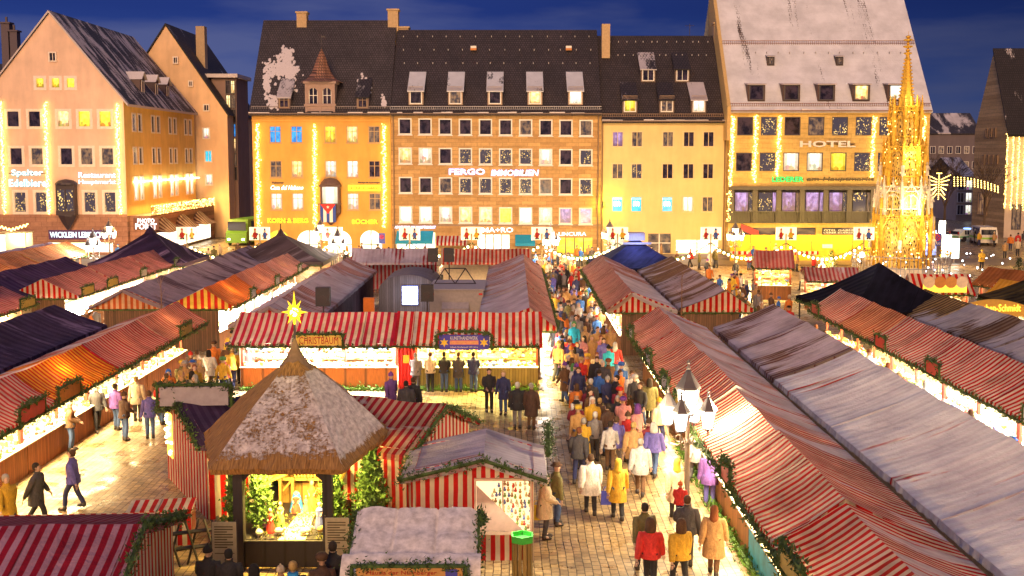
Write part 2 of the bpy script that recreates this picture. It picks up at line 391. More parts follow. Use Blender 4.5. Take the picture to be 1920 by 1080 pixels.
# ================================================================ SETTING
g = MB(); g.face([(-900, -60, 0), (900, -60, 0), (900, 1500, 0), (-900, 1500, 0)])
tag(g.build('paved_square', wet_paving()), kind='structure')
g = MB(); g.face([(-140, 99.5, .03), (90, 99.5, .03), (90, 106, .03), (-140, 106, .03)])
tag(g.build('road', plain((.16, .11, .08), .45, 0, .3, .6, name='asphalt')), kind='structure')
g = MB(); g.box(-28, 23, 106, 109.97, -.05, .13); g.box(-120, -39.8, 106, 108.95, -.05, .13)
tag(g.build('pavement', plain((.30, .22, .16), .7, 0, .2, 1, name='pavement_slabs')), kind='structure')

def fx(u, Y): return P(u, 300, Y=Y).x
def fz(v, Y): return P(960, v, Y=Y).z
WINC = {}
def window(b, x, zb, w, h, Y, kind='dark', fr=WHITE, mull=(0, 0), rz=0, bar=.09, proud=.05, X=None, sill=None, name='window', label=None):
    """window whose sill centre is at (x, Y, zb) on a wall; frame is the part, the pane its sub-part"""
    w = round(w, 2); h = round(h, 2); key = (w, h, fr.name, mull, bar, proud, kind, bool(sill))
    if key not in WINC:
        m = MB(); y0, y1 = -proud, .13
        m.box(-w/2, -w/2 + bar, y0, y1, 0, h); m.box(w/2 - bar, w/2, y0, y1, 0, h)
        m.box(-w/2 + bar, w/2 - bar, y0, y1, 0, bar); m.box(-w/2 + bar, w/2 - bar, y0, y1, h - bar, h)
        for i in range(mull[0]): xx = -w/2 + w * (i + 1) / (mull[0] + 1); m.box(xx - .03, xx + .03, .03, .11, bar, h - bar)
        for i in range(mull[1]): zz = h * (.68 if mull[1] == 1 else (i + 1) / (mull[1] + 1)); m.box(-w/2 + bar, w/2 - bar, .025, .115, zz - .025, zz + .025)
        if sill: m.box(-w/2 - .08, w/2 + .08, -proud - .12, 0, -.09, -.003)
        p = MB(); p.box(-w/2 + bar - .01, w/2 - bar + .01, .09, .10, bar - .01, h - bar + .01)
        a = m.build('t', fr); q = p.build('t', pane(kind)); WINC[key] = (a.data, q.data)
        a.data.name = 'window_frame'; q.data.name = 'window_pane'; bpy.data.objects.remove(a); bpy.data.objects.remove(q)
    a = bpy.data.objects.new(name, WINC[key][0]); col.objects.link(a); q = bpy.data.objects.new('pane', WINC[key][1]); col.objects.link(q)
    a.parent = b; a.location = Vector((x, Y, zb)) - b.location; a.rotation_euler = (0, 0, rz); q.parent = a
    if label: a['label'] = label
    return a
def wall(m, x0, x1, z0, z1, Y, holes, mi=0, rev=.16, top=None):
    """wall facing -Y with real openings; holes = (xa, xb, za, zb[, 'arch'])"""
    hs = [h for h in holes if h[0] > x0 - .01 and h[1] < x1 + .01]
    xs = sorted({x0, x1, *[h[0] for h in hs], *[h[1] for h in hs]})
    zs = sorted({z0, z1, *[h[2] for h in hs], *[h[3] for h in hs]})
    for za, zb in zip(zs, zs[1:]):
        if zb - za < 1e-4: continue
        run = None
        for xa, xb in list(zip(xs, xs[1:])) + [(None, None)]:
            solid = xa is not None and not any(h[0] - 1e-4 <= xa and xb <= h[1] + 1e-4 and h[2] - 1e-4 <= za and zb <= h[3] + 1e-4 for h in hs)
            if solid: run = (run[0], xb) if run else (xa, xb)
            elif run: m.face([(run[0], Y, za), (run[1], Y, za), (run[1], Y, zb), (run[0], Y, zb)], [(run[0], za), (run[1], za), (run[1], zb), (run[0], zb)], mi); run = None
    for h in hs:
        a, b, c, d = h[:4]; r = rev
        for q in ([(a, Y, c), (a, Y+r, c), (a, Y+r, d), (a, Y, d)], [(b, Y, c), (b, Y, d), (b, Y+r, d), (b, Y+r, c)], [(a, Y, c), (b, Y, c), (b, Y+r, c), (a, Y+r, c)], [(a, Y, d), (a, Y+r, d), (b, Y+r, d), (b, Y, d)]): m.face(q, None, mi)
        if len(h) > 4:
            cx = (a + b) / 2; rr = (b - a) / 2; n = 8
            for sgn in (-1, 1):
                pts = [(cx + sgn * rr * math.cos(math.pi/2*k/n), d - rr + rr * math.sin(math.pi/2*k/n)) for k in range(n + 1)]
                for k in range(n): m.face([(pts[k][0], Y + .01, pts[k][1]), (cx + sgn * rr, Y + .01, pts[k][1]), (cx + sgn * rr, Y + .01, pts[k+1][1]), (pts[k+1][0], Y + .01, pts[k+1][1])], None, mi)
def shell(m, x0, x1, Y0, Y1, z1, mi=0):
    """the sides and back of a house body"""
    m.wallq((x1, Y0), (x1, Y1), 0, z1, mi); m.wallq((x1, Y1), (x0, Y1), 0, z1, mi); m.wallq((x0, Y1), (x0, Y0), 0, z1, mi)
def glasswall(m, x0, x1, z0, z1, Y): m.box(x0, x1, Y, Y + .02, z0, z1)
def roof_plane(m, x0, x1, Y0, z0, Y1, z1, th=.18, mi=0, ridge_only=False):
    L = math.dist((Y0, z0), (Y1, z1))
    m.face([(x0, Y0, z0), (x1, Y0, z0), (x1, Y1, z1), (x0, Y1, z1)], [(x0, 0), (x1, 0), (x1, L), (x0, L)], mi)
    Yb = 2 * Y1 - Y0
    m.face([(x1, Yb, z0), (x0, Yb, z0), (x0, Y1, z1), (x1, Y1, z1)], [(x1, 0), (x0, 0), (x0, L), (x1, L)], mi)
    for x in (x0, x1): m.face([(x, Y0, z0), (x, Y1, z1), (x, Yb, z0), (x, Yb, z0 - th), (x, Y1, z1 - th), (x, Y0, z0 - th)], None, mi)
    m.face([(x0, Y0, z0 - th), (x1, Y0, z0 - th), (x1, Y0, z0), (x0, Y0, z0)], [(x0, 0), (x1, 0), (x1, .2), (x0, .2)], mi)
def dormer(b, rp, u, vb, w, h, kind, s2=.85, snow=.75, fr=WHITE, roofc=None, side=None, mull=(0, 0), style='shed', over=.12, rail=False, seed=0):
    """rp: (Y0, z0, slope) of the main roof; (u, vb) photo pixel of the dormer's foot"""
    Y0, z0, sl = rp
    A = P(u, vb, Y=Y0); B_ = P(u, vb, Y=Y0 + 10)
    f = lambda Y: P(u, vb, Y=Y).z - (z0 + (Y - Y0) * sl)
    lo, hi = Y0, Y0 + 30
    for _ in range(40):
        mid = (lo + hi) / 2
        if f(mid) > 0: lo = mid
        else: hi = mid
    p = P(u, vb, Y=lo); x, Y, z = p
    cheek = MB(); d = h / sl; side = side or plain((.16, .11, .09), .8, name='dormer_cheek')
    Yb = Y + h / (sl - s2) if style == 'shed' else Y + h / sl
    zb = z + (Yb - Y) * sl
    for s in (-1, 1):
        xx = x + s * w / 2
        cheek.face([(xx, Y, z), (xx, Y, z + h), (xx, Yb, zb)], None)
    cheek.box(x - w/2, x - w/2 + .12, Y - .04, Y, z, z + h); cheek.box(x + w/2 - .12, x + w/2, Y - .04, Y, z, z + h)
    cheek.box(x - w/2 + .12, x + w/2 - .12, Y - .04, Y, z, z + .1); cheek.box(x - w/2 + .12, x + w/2 - .12, Y - .04, Y, z + h - .1, z + h)
    dm = cheek.build('dormer', side, b, world=True)
    rf = MB(); o = over
    if style == 'shed':
        L = math.dist((Y, z + h), (Yb, zb)); q = s2
        pts = [(x - w/2 - o, Y - .3, z + h - .3 * q + .03), (x + w/2 + o, Y - .3, z + h - .3 * q + .03), (x + w/2 + o, Yb + .2, zb + .03 + .2 * q), (x - w/2 - o, Yb + .2, zb + .03 + .2 * q)]
        rf.face(pts, [(0, 0), (w, 0), (w, L), (0, L)])
        lowp = [(p_[0], p_[1], p_[2] - .1) for p_ in pts]
        rf.face([lowp[0], lowp[1], pts[1], pts[0]]); rf.face([pts[0], pts[3], lowp[3], lowp[0]]); rf.face([pts[1], lowp[1], lowp[2], pts[2]]); rf.face(lowp[::-1])
    else:
        hh = w * .42; Yc = Y + (h + hh) / sl
        for s in (-1, 1):
            xx = x + s * (w / 2 + o)
            rf.face([(xx, Y - .25, z + h - .05), (x, Y - .25, z + h + hh), (x, Yc, z + h + hh), (xx, Yb, z + h - .05)], [(0, 0), (1, 0), (1, 1), (0, 1)])
        rf.face([(x - w/2, Y, z + h), (x + w/2, Y, z + h), (x, Y, z + h + hh)])
    mt = roofc or tiles(snow, seed)
    r = rf.build('dormer_roof', mt); r.parent = dm
    for v in r.data.vertices: v.co -= b.location
    wn_ = window(b, x, z + .1, w - .24, h - .2, Y - .1, kind, fr, mull, bar=.1, proud=.03); wn_.parent = dm
    if rail:
        rl = MB(); zz = z + h + .02
        for k in range(int(w / .12) + 1): rl.box(x - w/2 + k * .12 - .015, x - w/2 + k * .12 + .015, Y - .28, Y - .25, zz - .1, zz + .22)
        rl.box(x - w/2, x + w/2, Y - .285, Y - .28, zz + .2, zz + .24)
        q = rl.build('snow_guard', STONE); q.parent = dm
        for v in q.data.vertices: v.co -= b.location
    return dm
def snow_rail(b, x0, x1, Y, z, c=(.24, .20, .20)):
    m = MB(); m.box(x0, x1, Y - .02, Y, z + .28, z + .34); m.box(x0, x1, Y - .02, Y, z + .02, z + .07)
    k = x0
    while k < x1: m.box(k - .02, k + .02, Y - .018, Y - .002, z - .1, z + .28); k += .22
    m.build('snow_guard', plain(c, .6, name='grey_metal'), b, world=True)
def gutter(b, x0, x1, Y, z, m_=None):
    m = MB(); m.box(x0, x1, Y - .22, Y, z - .12, z)
    k = x0
    s = MB()
    m.build('gutter', m_ or plain((.14, .09, .07), .5, name='copper'), b, world=True)
    while k < x1 - .3:                      # little drifts of snow on the gutter
        w = rnd.uniform(.4, 1.6)
        if rnd.random() < .55: s.lathe([(.02, -w/2), (.09, -w/3), (.11, 0), (.08, w/3), (.02, w/2)], n=5, z0=0) if False else s.box(k, min(k + w, x1), Y - .2, Y - .02, z + .002, z + rnd.uniform(.04, .13))
        k += w
    s.build('gutter_snow', SNOW, b, world=True)
def fairy(u0, v0, u1, v1, Y, label, n=None, spread=.10, group='vertical fairy light garlands on the facades', proud=.25):
    a = P(u0, v0, Y=Y - proud); b = P(u1, v1, Y=Y - proud); L = (a - b).length; n = n or int(L * 26)
    m = MB()
    for k in range(n):
        p = a.lerp(b, (k + rnd.random()) / n)
        m.octa((p.x + rnd.gauss(0, spread), p.y + rnd.uniform(-.08, .08), p.z + rnd.gauss(0, .05)), rnd.choice((.04, .055, .075)))
    m.tube([a + Vector((.03, .1, 0)), b + Vector((0, .1, 0))], .02, 4, m=1)
    o = m.build('fairy_light_garland', [FAIRY, DARKM]); tag(o, label, 'light garland', group)
    return o
def sign(s, u0, u1, v0, v1, Y, mat, label, board=None, proud=.12, name='lettering_sign', shear=0, bold=.012, rz=0, halo=None):
    ls = s if isinstance(s, list) else [s]
    xa, xb = fx(u0, Y), fx(u1, Y); zt, zb = fz(v0, Y), fz(v1, Y); cx = (xa + xb) / 2
    e_ = empty(name, (cx, Y - proud, (zt + zb) / 2), label, 'sign')
    if board is not None:
        m = MB(); m.box(xa - .15, xb + .15, Y - proud + .02, Y - .02, zb - .1, zt + .1); m.build('board', board, e_, world=True)
    else:
        m = MB()
        for q in range(len(ls)):
            zz = zt + (zb - zt) * (q + .5) / len(ls); m.box(xa, xb, Y - proud + .05, Y - .01, zz - .03, zz + .03)
        m.build('mounting_rail', DARKM, e_, world=True)
    hh = (zt - zb) / len(ls)
    for i, t in enumerate(ls):
        wd = xb - xa if len(ls) == 1 or i > 0 or len(t) >= len(ls[-1]) * .8 else (xb - xa) * .85
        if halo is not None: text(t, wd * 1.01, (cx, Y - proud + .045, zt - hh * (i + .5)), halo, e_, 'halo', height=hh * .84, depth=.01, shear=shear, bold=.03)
        text(t, wd, (cx, Y - proud, zt - hh * (i + .5)), mat, e_, height=hh * .76, depth=.03, shear=shear, bold=bold)
    return e_

# ---------------------------------------------------------------- restaurant house, far left
PINK = plaster((.84, .58, .44)); SIDE_LIT = plaster((.84, .55, .17)); REDST = ashlar((.46, .24, .16), (.38, .19, .13), 1.1, .5)  # the side wall's plaster colour carries the yellow of the terrace lights
FRAMEW = plain((.88, .76, .66), .6, name='cream_surround'); DGREY = plain((.07, .06, .07), .5, name='dark_frame')
Y1 = 109.0; xc = fx(235, Y1); xl = xc - 2 * (xc - fx(103, Y1)); zE = fz(188, Y1); zA = fz(24, Y1); xm = (xc + xl) / 2; Yb = 133.0
b1 = empty('gabled_house', (xm, Y1, 0), 'big pink gabled restaurant house with blue-white lettering, at the left edge', 'house')
rows1 = [(223, 30, 31, [(28, 'dark'), (68, 'dark'), (122, 'warm'), (161, 'yellow'), (200, 'yellow')]),
         (293, 32, 31, [(31, 'dark'), (70, 'room'), (125, 'dark'), (163, 'room'), (202, 'room')]),
         (379, 38, 30, [(35, 'party'), (74, 'party'), (166, 'party'), (204, 'party')])]
holes = []; wl_ = []
for vc, hp, wp, ws in rows1:
    for u, k in ws: holes.append((fx(u - wp/2, Y1), fx(u + wp/2, Y1), fz(vc + hp/2 + 4, Y1), fz(vc - hp/2 - 4, Y1))); wl_.append((holes[-1], k))
for u, k in ((81, 'yellow'), (110, 'yellow'), (138, 'yellow')): holes.append((fx(u - 12, Y1), fx(u + 12, Y1), fz(169, Y1), fz(142, Y1))); wl_.append((holes[-1], k))
zs1 = fz(402, Y1)
m = MB(); wall(m, xl, xc, zs1, zE, Y1, [h for h in holes if h[3] < zE])
gh = [h for h in holes if h[3] > zE]; q0 = (min(h[0] for h in gh), max(h[1] for h in gh), min(h[2] for h in gh), max(h[3] for h in gh))
sl = (zA - zE) / (xc - xm)
# gable: a rectangular strip holding the three windows, the rest in polygons
m.face([(xl, Y1, zE), (xc, Y1, zE), (xc - (q0[2] - zE) / sl, Y1, q0[2]), (xl + (q0[2] - zE) / sl, Y1, q0[2])], [(xl, zE), (xc, zE), (xc, q0[2]), (xl, q0[2])])
wall(m, q0[0], q0[1], q0[2], q0[3], Y1, gh)
m.face([(xl + (q0[2] - zE) / sl, Y1, q0[2]), (q0[0], Y1, q0[2]), (q0[0], Y1, q0[3]), (xl + (q0[3] - zE) / sl, Y1, q0[3])])
m.face([(q0[1], Y1, q0[2]), (xc - (q0[2] - zE) / sl, Y1, q0[2]), (xc - (q0[3] - zE) / sl, Y1, q0[3]), (q0[1], Y1, q0[3])])
m.face([(xl + (q0[3] - zE) / sl, Y1, q0[3]), (xc - (q0[3] - zE) / sl, Y1, q0[3]), (xm, Y1, zA)])
m.build('front_wall', PINK, b1, world=True)
for h, k in wl_: window(b1, (h[0] + h[1]) / 2, h[2], h[1] - h[0], h[3] - h[2], Y1, k, FRAMEW, (0, 0), bar=.27, proud=.05)
window(b1, fx(107, Y1), fz(116, Y1), .8, 1.0, Y1 - .14, 'dark', FRAMEW, (1, 0), bar=.12)
m = MB(); wall(m, xl, xc, 0, zs1, Y1, [(fx(88, Y1), fx(206, Y1), 0.4, fz(455, Y1)), (fx(-18, Y1), fx(38, Y1), .4, fz(440, Y1))])
# side wall along the alley
sideh = []
for i in range(4):
    ya = 111.2 + i * 5.9
    for dy in (0, 1.75):
        for vc, hh in ((228, 2.0), (292, 1.9), (355, 2.6)): sideh.append((ya + dy, ya + dy + 1.25, fz(vc, Y1) - hh/2, fz(vc, Y1) + hh/2))
zsd = fz(405, Y1)
m.wallq((xc, Y1), (xc, Yb), 0, zsd)
m.build('sandstone_base', REDST, b1, world=True)
m = MB(); m2 = MB(); wall(m2, Y1, Yb, zsd, zE, 0, sideh)
m.mesh([(xc - v[1], v[0], v[2]) for v in m2.v], m2.f); m.build('side_wall', SIDE_LIT, b1, world=True)
for i, h in enumerate(sideh): window(b1, xc, h[2], h[1] - h[0], h[3] - h[2], (h[0] + h[1]) / 2, ('party' if i < 3 else 'dark') if (i % 3) != 2 else 'white', FRAMEW, rz=math.pi/2, bar=.16)
m = MB()
for s in (-1, 1):
    xe = xm + s * (xc - xm + .5); ze = zE - .5 * sl; L = math.hypot(xe - xm, zA - ze)
    m.face([(xe, Y1 - .25, ze + .25), (xe, Yb, ze + .25), (xm, Yb, zA + .25), (xm, Y1 - .25, zA + .25)], [(0, 0), (24, 0), (24, L), (0, L)])
    m.face([(xe, Y1 - .25, ze), (xe, Y1 - .25, ze + .25), (xm, Y1 - .25, zA + .25), (xm, Y1 - .25, zA)], None)
    m.face([(xe, Y1 - .25, ze), (xe, Yb, ze), (xe, Yb, ze + .25), (xe, Y1 - .25, ze + .25)], None)
rf = m.build('roof', tiles(.50, 3, c=(.05, .045, .06), stretch=.22, scale=.9, snowcol=(.70, .60, .60)), b1, world=True)
for i, yy in enumerate((117.5, 122, 126)):
    d = MB(); z0 = zE + .9; xx = xc - .95; w = 1.5; h = 1.9
    d.box(xx - 1.8, xx + .02, yy - w/2, yy + w/2, z0, z0 + h)
    for s in (-1, 1): d.face([(xx + .3, yy + s * w * .62, z0 + h - .15), (xx + .3, yy, z0 + h + .75), (xx - 2.4, yy, z0 + h + .75), (xx - 2.2, yy + s * w * .62, z0 + h - .15)], None, 1)
    d.face([(xx + .021, yy - w/2, z0 + h), (xx + .021, yy + w/2, z0 + h), (xx + .021, yy, z0 + h + .7)])
    dd = d.build('dormer', [plain((.13, .09, .10), .8, name='dormer_cheek'), SNOW], b1, world=True)
    wv = window(b1, xx + .05, z0 + .3, .8, 1.35, yy, 'yellow' if i != 1 else 'warm', FRAMEW, rz=math.pi/2); wv.parent = dd
# dark wooden oriel with arched cap and balcony
u0, u1 = fx(108, Y1), fx(143, Y1); zc = fz(346, Y1); cx = (u0 + u1) / 2; om = MB(); wd = (u1 - u0)
om.box(u0, u1, Y1 - .9, Y1 - .05, fz(403, Y1), fz(395, Y1)); om.box(u0, u0 + .16, Y1 - .8, Y1 - .05, fz(395, Y1), zc); om.box(u1 - .16, u1, Y1 - .8, Y1 - .05, fz(395, Y1), zc)
om.box(u0 + .16, u1 - .16, Y1 - .8, Y1 - .7, zc - .5, zc); om.box(cx - .06, cx + .06, Y1 - .8, Y1 - .7, fz(395, Y1), zc - .5)
om.lathe([(wd * .62, 0), (wd * .58, .18), (wd * .40, .42), (wd * .05, .55)], (cx, Y1 - .42), 14, 0, zc, sy=.6)
om.lathe([(.08, -1.5), (.5, -.9), (wd * .5, -.1), (wd * .5, 0)], (cx, Y1 - .42), 8, 0, fz(403, Y1), sy=.7)
oo = om.build('oriel', plain((.045, .03, .04), .5, name='dark_oak'), b1, world=True)
gp = MB(); gp.box(u0 + .1, u1 - .1, Y1 - .68, Y1 - .6, fz(395, Y1), zc - .1); q = gp.build('oriel_window', pane('party'), b1, world=True)
m = MB(); m.box(fx(88, Y1) + .05, fx(206, Y1) - .05, Y1 + .3, Y1 + .32, .2, fz(455, Y1)); m.box(fx(-18, Y1), fx(38, Y1), Y1 + .3, Y1 + .32, .2, fz(440, Y1)); m.build('shop_window', pane('shop'), b1, world=True)
bm_ = MB()                                   # balcony of the first floor terrace with rail, along the side
bm_.box(xc + .003, xc + 2.2, Y1 + .6, Yb, 0, zsd)
bl = bm_.build('terrace', REDST, b1, world=True)
m = MB(); yy = Y1 + 1
while yy < Yb: m.box(xc + 2.12, xc + 2.16, yy, yy + .05, zsd, zsd + .95); yy += .3
m.box(xc + 2.1, xc + 2.18, Y1 + 1, Yb, zsd + .95, zsd + 1.02); m.build('terrace_rail', DARKM, b1, world=True)
for k in range(3):                           # wide dark awnings on the ground floor of the side
    aw = MB()
    ya = Y1 + 2.0 + k * 6.5
    for j in range(10):
        t0, t1 = math.pi * j / 10, math.pi * (j + 1) / 10
        aw.face([(xc + 2.22, ya + 2.3 - 2.3 * math.cos(t0), 2.3 + 1.5 * math.sin(t0)), (xc + 2.22, ya + 2.3 - 2.3 * math.cos(t1), 2.3 + 1.5 * math.sin(t1)), (xc + 3.7, ya + 2.3 - 2.3 * math.cos(t1), 2.25), (xc + 3.7, ya + 2.3 - 2.3 * math.cos(t0), 2.25)], [(j * .4, 0), (j * .4 + .4, 0), (j * .4 + .4, 2), (j * .4, 2)])
    aw.build('awning', canvas((.10, .04, .04), (.35, .22, .18), .4), b1, world=True)
m = MB(); m.box(xc + 2.203, xc + 2.25, Y1 + 2, Yb - 2, .3, 2.2); m.build('shop_window', pane('shop'), b1, world=True)
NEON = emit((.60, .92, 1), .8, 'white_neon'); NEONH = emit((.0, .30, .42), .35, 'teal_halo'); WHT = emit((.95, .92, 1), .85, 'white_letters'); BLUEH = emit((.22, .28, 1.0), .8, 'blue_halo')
sign(['Spalter', 'Edelbiere'], 16, 86, 316, 352, Y1, NEON, 'two lines of blue-white neon, the word Spalter over Edelbiere, on the pink gable', halo=NEONH)
sign(['Restaurant', 'Hauptmarkt'], 147, 217, 321, 349, Y1, WHT, 'two lines of white neon reading Restaurant Hauptmarkt on the pink gable', halo=plain((.10, .05, .10), name='sign_back'))
sign('WICKLEIN LEBKUCHEN', 89, 203, 433, 447, Y1, NEON, 'long white neon gingerbread shop name above the lit shop front', board=plain((.10, .04, .16), .6, name='violet_board'))
e_ = sign('PHOTO', 252, 284, 411, 419, Y1 + .0, WHT, 'white illuminated photo shop lettering on the corner of the sandstone ground floor')
for o_ in list(e_.children): bpy.data.objects.remove(o_)
e_.location = (xc + 1.75, Y1 + .45, fz(421, Y1)); e_.rotation_euler = (0, 0, 0)
for t_, dz, w_ in (('PHOTO', .36, 1.75), ('PORST', -.22, 2.2)):
    cu = text(t_, w_, (0, 0, 0), WHT, None, height=.62 if dz < 0 else .45, bold=.02); cu.parent = e_; cu.location = (0, -.02, dz)
m = MB(); m.box(-1.3, 1.3, .02, .1, -.6, .66); m.build('board', plain((.18, .08, .06), name='sandstone_board'), e_)
for i, (u0, v0, u1, v1) in enumerate(((1, 192, 9, 400), (84, 192, 92, 402), (219, 196, 226, 402))):
    fairy(u0, v0, u1, v1, Y1, ['golden light garland at the left end of the pink gabled house', 'golden light garland between the second and third window of the pink house', 'golden light garland at the right corner of the pink gabled house'][i])
m = MB()                                     # icicle lights along the terrace
for k in range(420):
    yy = rnd.uniform(Y1 + .8, Yb); m.octa((xc + 2.25 + rnd.gauss(0, .04), yy, zsd - rnd.random() ** 1.5 * .9 + .95), rnd.choice((.04, .06)))
tag(m.build('icicle_lights', FAIRY), 'warm icicle lights hanging along the terrace of the restaurant house', 'light garland')
m = MB()
for k in range(8): m.box(xc + .02, xc + .35, Y1 + 2 + k * 2.9, Y1 + 4.2 + k * 2.9, fz(343, Y1), fz(341, Y1))
tag(m.build('terrace_strip_light', emit((1, .82, .5), 6, 'strip_light')), 'row of bright warm strip lights under the side windows of the pink house', 'light')
lamp('terrace_light', (xc + 1.6, Y1 + 11, fz(352, Y1) - .2), 1900, (1, .66, .18), 'AREA', .6, 22, rot=(0, R(-40), 0))

# house with chimneys behind the left edge
b = empty('background_house', (-62, 136, 0), 'dark slate-roofed house with two chimneys behind the pink gable, top left', 'house')
m = MB(); m.box(-75, -53.5, 135, 150, 0, 15); m.build('wall', plaster((.20, .12, .12)), b, world=True)
m = MB(); roof_plane(m, -75, -53, 134.5, 15, 142, 22.3); m.build('roof', tiles(.2, 9, c=(.035, .03, .05)), b, world=True)
for u, v0, v1 in ((14, 45, 85), (28, 60, 95)):
    p = P(u, v1, Y=140); m = MB(); t = P(u, v0, Y=140).z; m.box(p.x - .55, p.x + .55, 139.5, 140.5, p.z - 3, t); m.box(p.x - .7, p.x + .7, 139.35, 140.65, t, t + .2); m.box(p.x - .12, p.x + .12, 139.9, 140.1, t + .2, t + .9)
    m.build('chimney', plain((.13, .10, .12), .8, name='brick'), b, world=True)
# second gabled house in the alley
Y2 = 134.0; xa = fx(318, Y2); xr = fx(428, Y2); zA2 = fz(48, Y2); zE2 = fz(215, Y2); xl2 = 2 * xa - xr
b2 = empty('gabled_house', (xa, Y2, 0), 'tall narrow orange gable house with a chimney standing in the alley behind the restaurant', 'house')
m = MB(); w2 = [(390, 202, 12, 14, 'dark'), (388, 250, 15, 22, 'white'), (391, 293, 15, 23, 'teal'), (391, 337, 15, 22, 'white'), (362, 157, 9, 12, 'dark'), (335, 113, 10, 14, 'dark')]
hl = [(fx(u - w/2, Y2), fx(u + w/2, Y2), fz(v + h/2, Y2), fz(v - h/2, Y2), k) for u, v, w, h, k in w2]
wall(m, xl2, xr, 0, zE2, Y2, [h[:4] for h in hl if h[3] < zE2]); m.face([(xl2, Y2, zE2), (xr, Y2, zE2), (xa, Y2, zA2)]); m.wallq((xr, Y2), (xr, Y2 + 16), 0, zE2)
m.build('wall', plaster((.84, .56, .33)), b2, world=True)
for h in hl: window(b2, (h[0] + h[1]) / 2, h[2], h[1] - h[0], h[3] - h[2], Y2 - (.0 if h[3] < zE2 else .14), h[4], FRAMEW, (1, 0), bar=.14)
m = MB(); sl2 = (zA2 - zE2) / (xr - xa)
for s in (-1, 1):
    xe = xa + s * (xr - xa + .3); m.face([(xe, Y2 - .2, zE2 - .1), (xe, Y2 + 16, zE2 - .1), (xa, Y2 + 16, zA2 + .3), (xa, Y2 - .2, zA2 + .3)], [(0, 0), (16, 0), (16, 14), (0, 14)])
    m.face([(xe, Y2 - .2, zE2 - .4), (xe, Y2 - .2, zE2 - .1), (xa, Y2 - .2, zA2 + .3), (xa, Y2 - .2, zA2)])
m.build('roof', tiles(.3, 5, c=(.05, .035, .04)), b2, world=True)
m = MB(); p = P(379, 120, Y=139); m.box(p.x - .55, p.x + .55, 138.4, 139.6, p.z - 4, fz(50, 139)); m.build('chimney', plain((.50, .36, .22), .85, name='light_brick'), b2, world=True)
# glazed stair bay and alley fronts
Yg = 137.0; b = empty('glazed_bay_house', (fx(430, Yg), Yg, 0), 'narrow glass-fronted bay house with flat roof beside the orange gable', 'house')
x0, x1 = fx(400, Yg), fx(446, Yg); m = MB(); m.box(x0, x1, Yg, Yg + 6, 0, fz(146, Yg)); m.build('wall', plaster((.30, .20, .18)), b, world=True)
m = MB(); m.box(x0 - 1.5, x1 + .4, Yg - .8, Yg + 6.4, fz(146, Yg), fz(139, Yg)); m.build('roof', SNOW, b, world=True)
for k in range(7):
    for j in range(2):
        window(b, fx(431 + j * 9, Yg), fz(176 + k * 27, Yg), .62, 1.7, Yg - .12, ['dark', 'warm', 'room', 'dark', 'blue', 'warm', 'room'][(k + j) % 7], DGREY, (1, 1))
Ya = 150.0; b = empty('alley_house', (fx(460, Ya), Ya, 0), 'orange house front with small balconies far back in the left alley', 'house')
x0, x1 = fx(440, Ya), fx(482, Ya); m = MB(); m.box(x0, x1, Ya, Ya + 8, 0, fz(222, Ya)); m.build('wall', plaster((.60, .28, .10)), b, world=True)
m = MB(); roof_plane(m, x0 - .3, x1 + .3, Ya - .4, fz(222, Ya), Ya + 3, fz(196, Ya)); m.build('roof', tiles(.3, 2), b, world=True)
for k in range(6):
    for j in range(2): window(b, fx(450 + j * 15, Ya), fz(250 + k * 36, Ya), .9, 1.9, Ya - .12, ['white', 'dark', 'room', 'warm'][(k * 2 + j) % 4], FRAMEW, (1, 0))
for k in range(4):
    p = P(467, 275 + k * 36, Y=Ya); m = MB(); m.box(p.x - 1.1, p.x + 1.1, Ya - 1, Ya - .01, p.z - .15, p.z); m.box(p.x - 1.1, p.x + 1.1, Ya - 1, Ya - .95, p.z, p.z + .9); m.build('balcony', STONE, b, world=True)

# ---------------------------------------------------------------- book shop house
Y3 = 110.0; xA, xB = fx(474, Y3), fx(733, Y3); zE = fz(212, Y3)
b3 = empty('bookshop_house', ((xA + xB) / 2, Y3, 0), 'orange house with steep dark roof, little tower dormer and yellow book shop lettering', 'house')
cols = [517, 557, 620, 661, 702]; rowv = [(252, 14), (317, 14), (378, 14)]
kinds = [['blue', 'blue', 'yellow', 'warm', 'room'], ['room', 'warm', 'white', 'white', 'dark'], ['white', 'white', None, 'white', 'room']]
holes = []
for r, (vc, hh) in enumerate(rowv):
    for c, u in enumerate(cols):
        if kinds[r][c]: holes.append((fx(u - 11, Y3), fx(u + 11, Y3), fz(vc + 16, Y3), fz(vc - 16, Y3), kinds[r][c]))
arch = [(fx(a, Y3), fx(c, Y3), .2, fz(432, Y3), 'arch') for a, c in ((498, 540), (554, 600), (612, 657), (673, 714))]
m = MB(); wall(m, xA, xB, 0, zE, Y3, [h[:4] for h in holes] + arch); shell(m, xA, xB, Y3, Y3 + 14, zE)
m.box(xA, xB, Y3 - .14, Y3 - .003, fz(228, Y3), fz(224, Y3)); m.build('wall', plaster((.76, .40, .09)), b3, world=True)
for h in holes: window(b3, (h[0] + h[1]) / 2, h[2], h[1] - h[0], h[3] - h[2], Y3, h[4], plain((.55, .36, .16), .7, name='sand_surround'), (1, 1), bar=.09, sill=True, proud=-.05)
for a in arch:
    m = MB(); m.box(a[0], a[1], Y3 + .3, Y3 + .32, .1, a[3]); q = m.build('arched_shop_window', pane('yellow' if a is arch[0] else 'shop'), b3, world=True)
    m = MB(); xx = (a[0] + a[1]) / 2; m.box(xx - .05, xx + .05, Y3 + .2, Y3 + .27, .1, a[3]); m.box(a[0], a[1], Y3 + .21, Y3 + .26, a[3] - 1.5, a[3] - 1.42)
    qq = m.build('glazing_bar', DGREY); qq.parent = q
    for v in qq.data.vertices: v.co -= b3.location
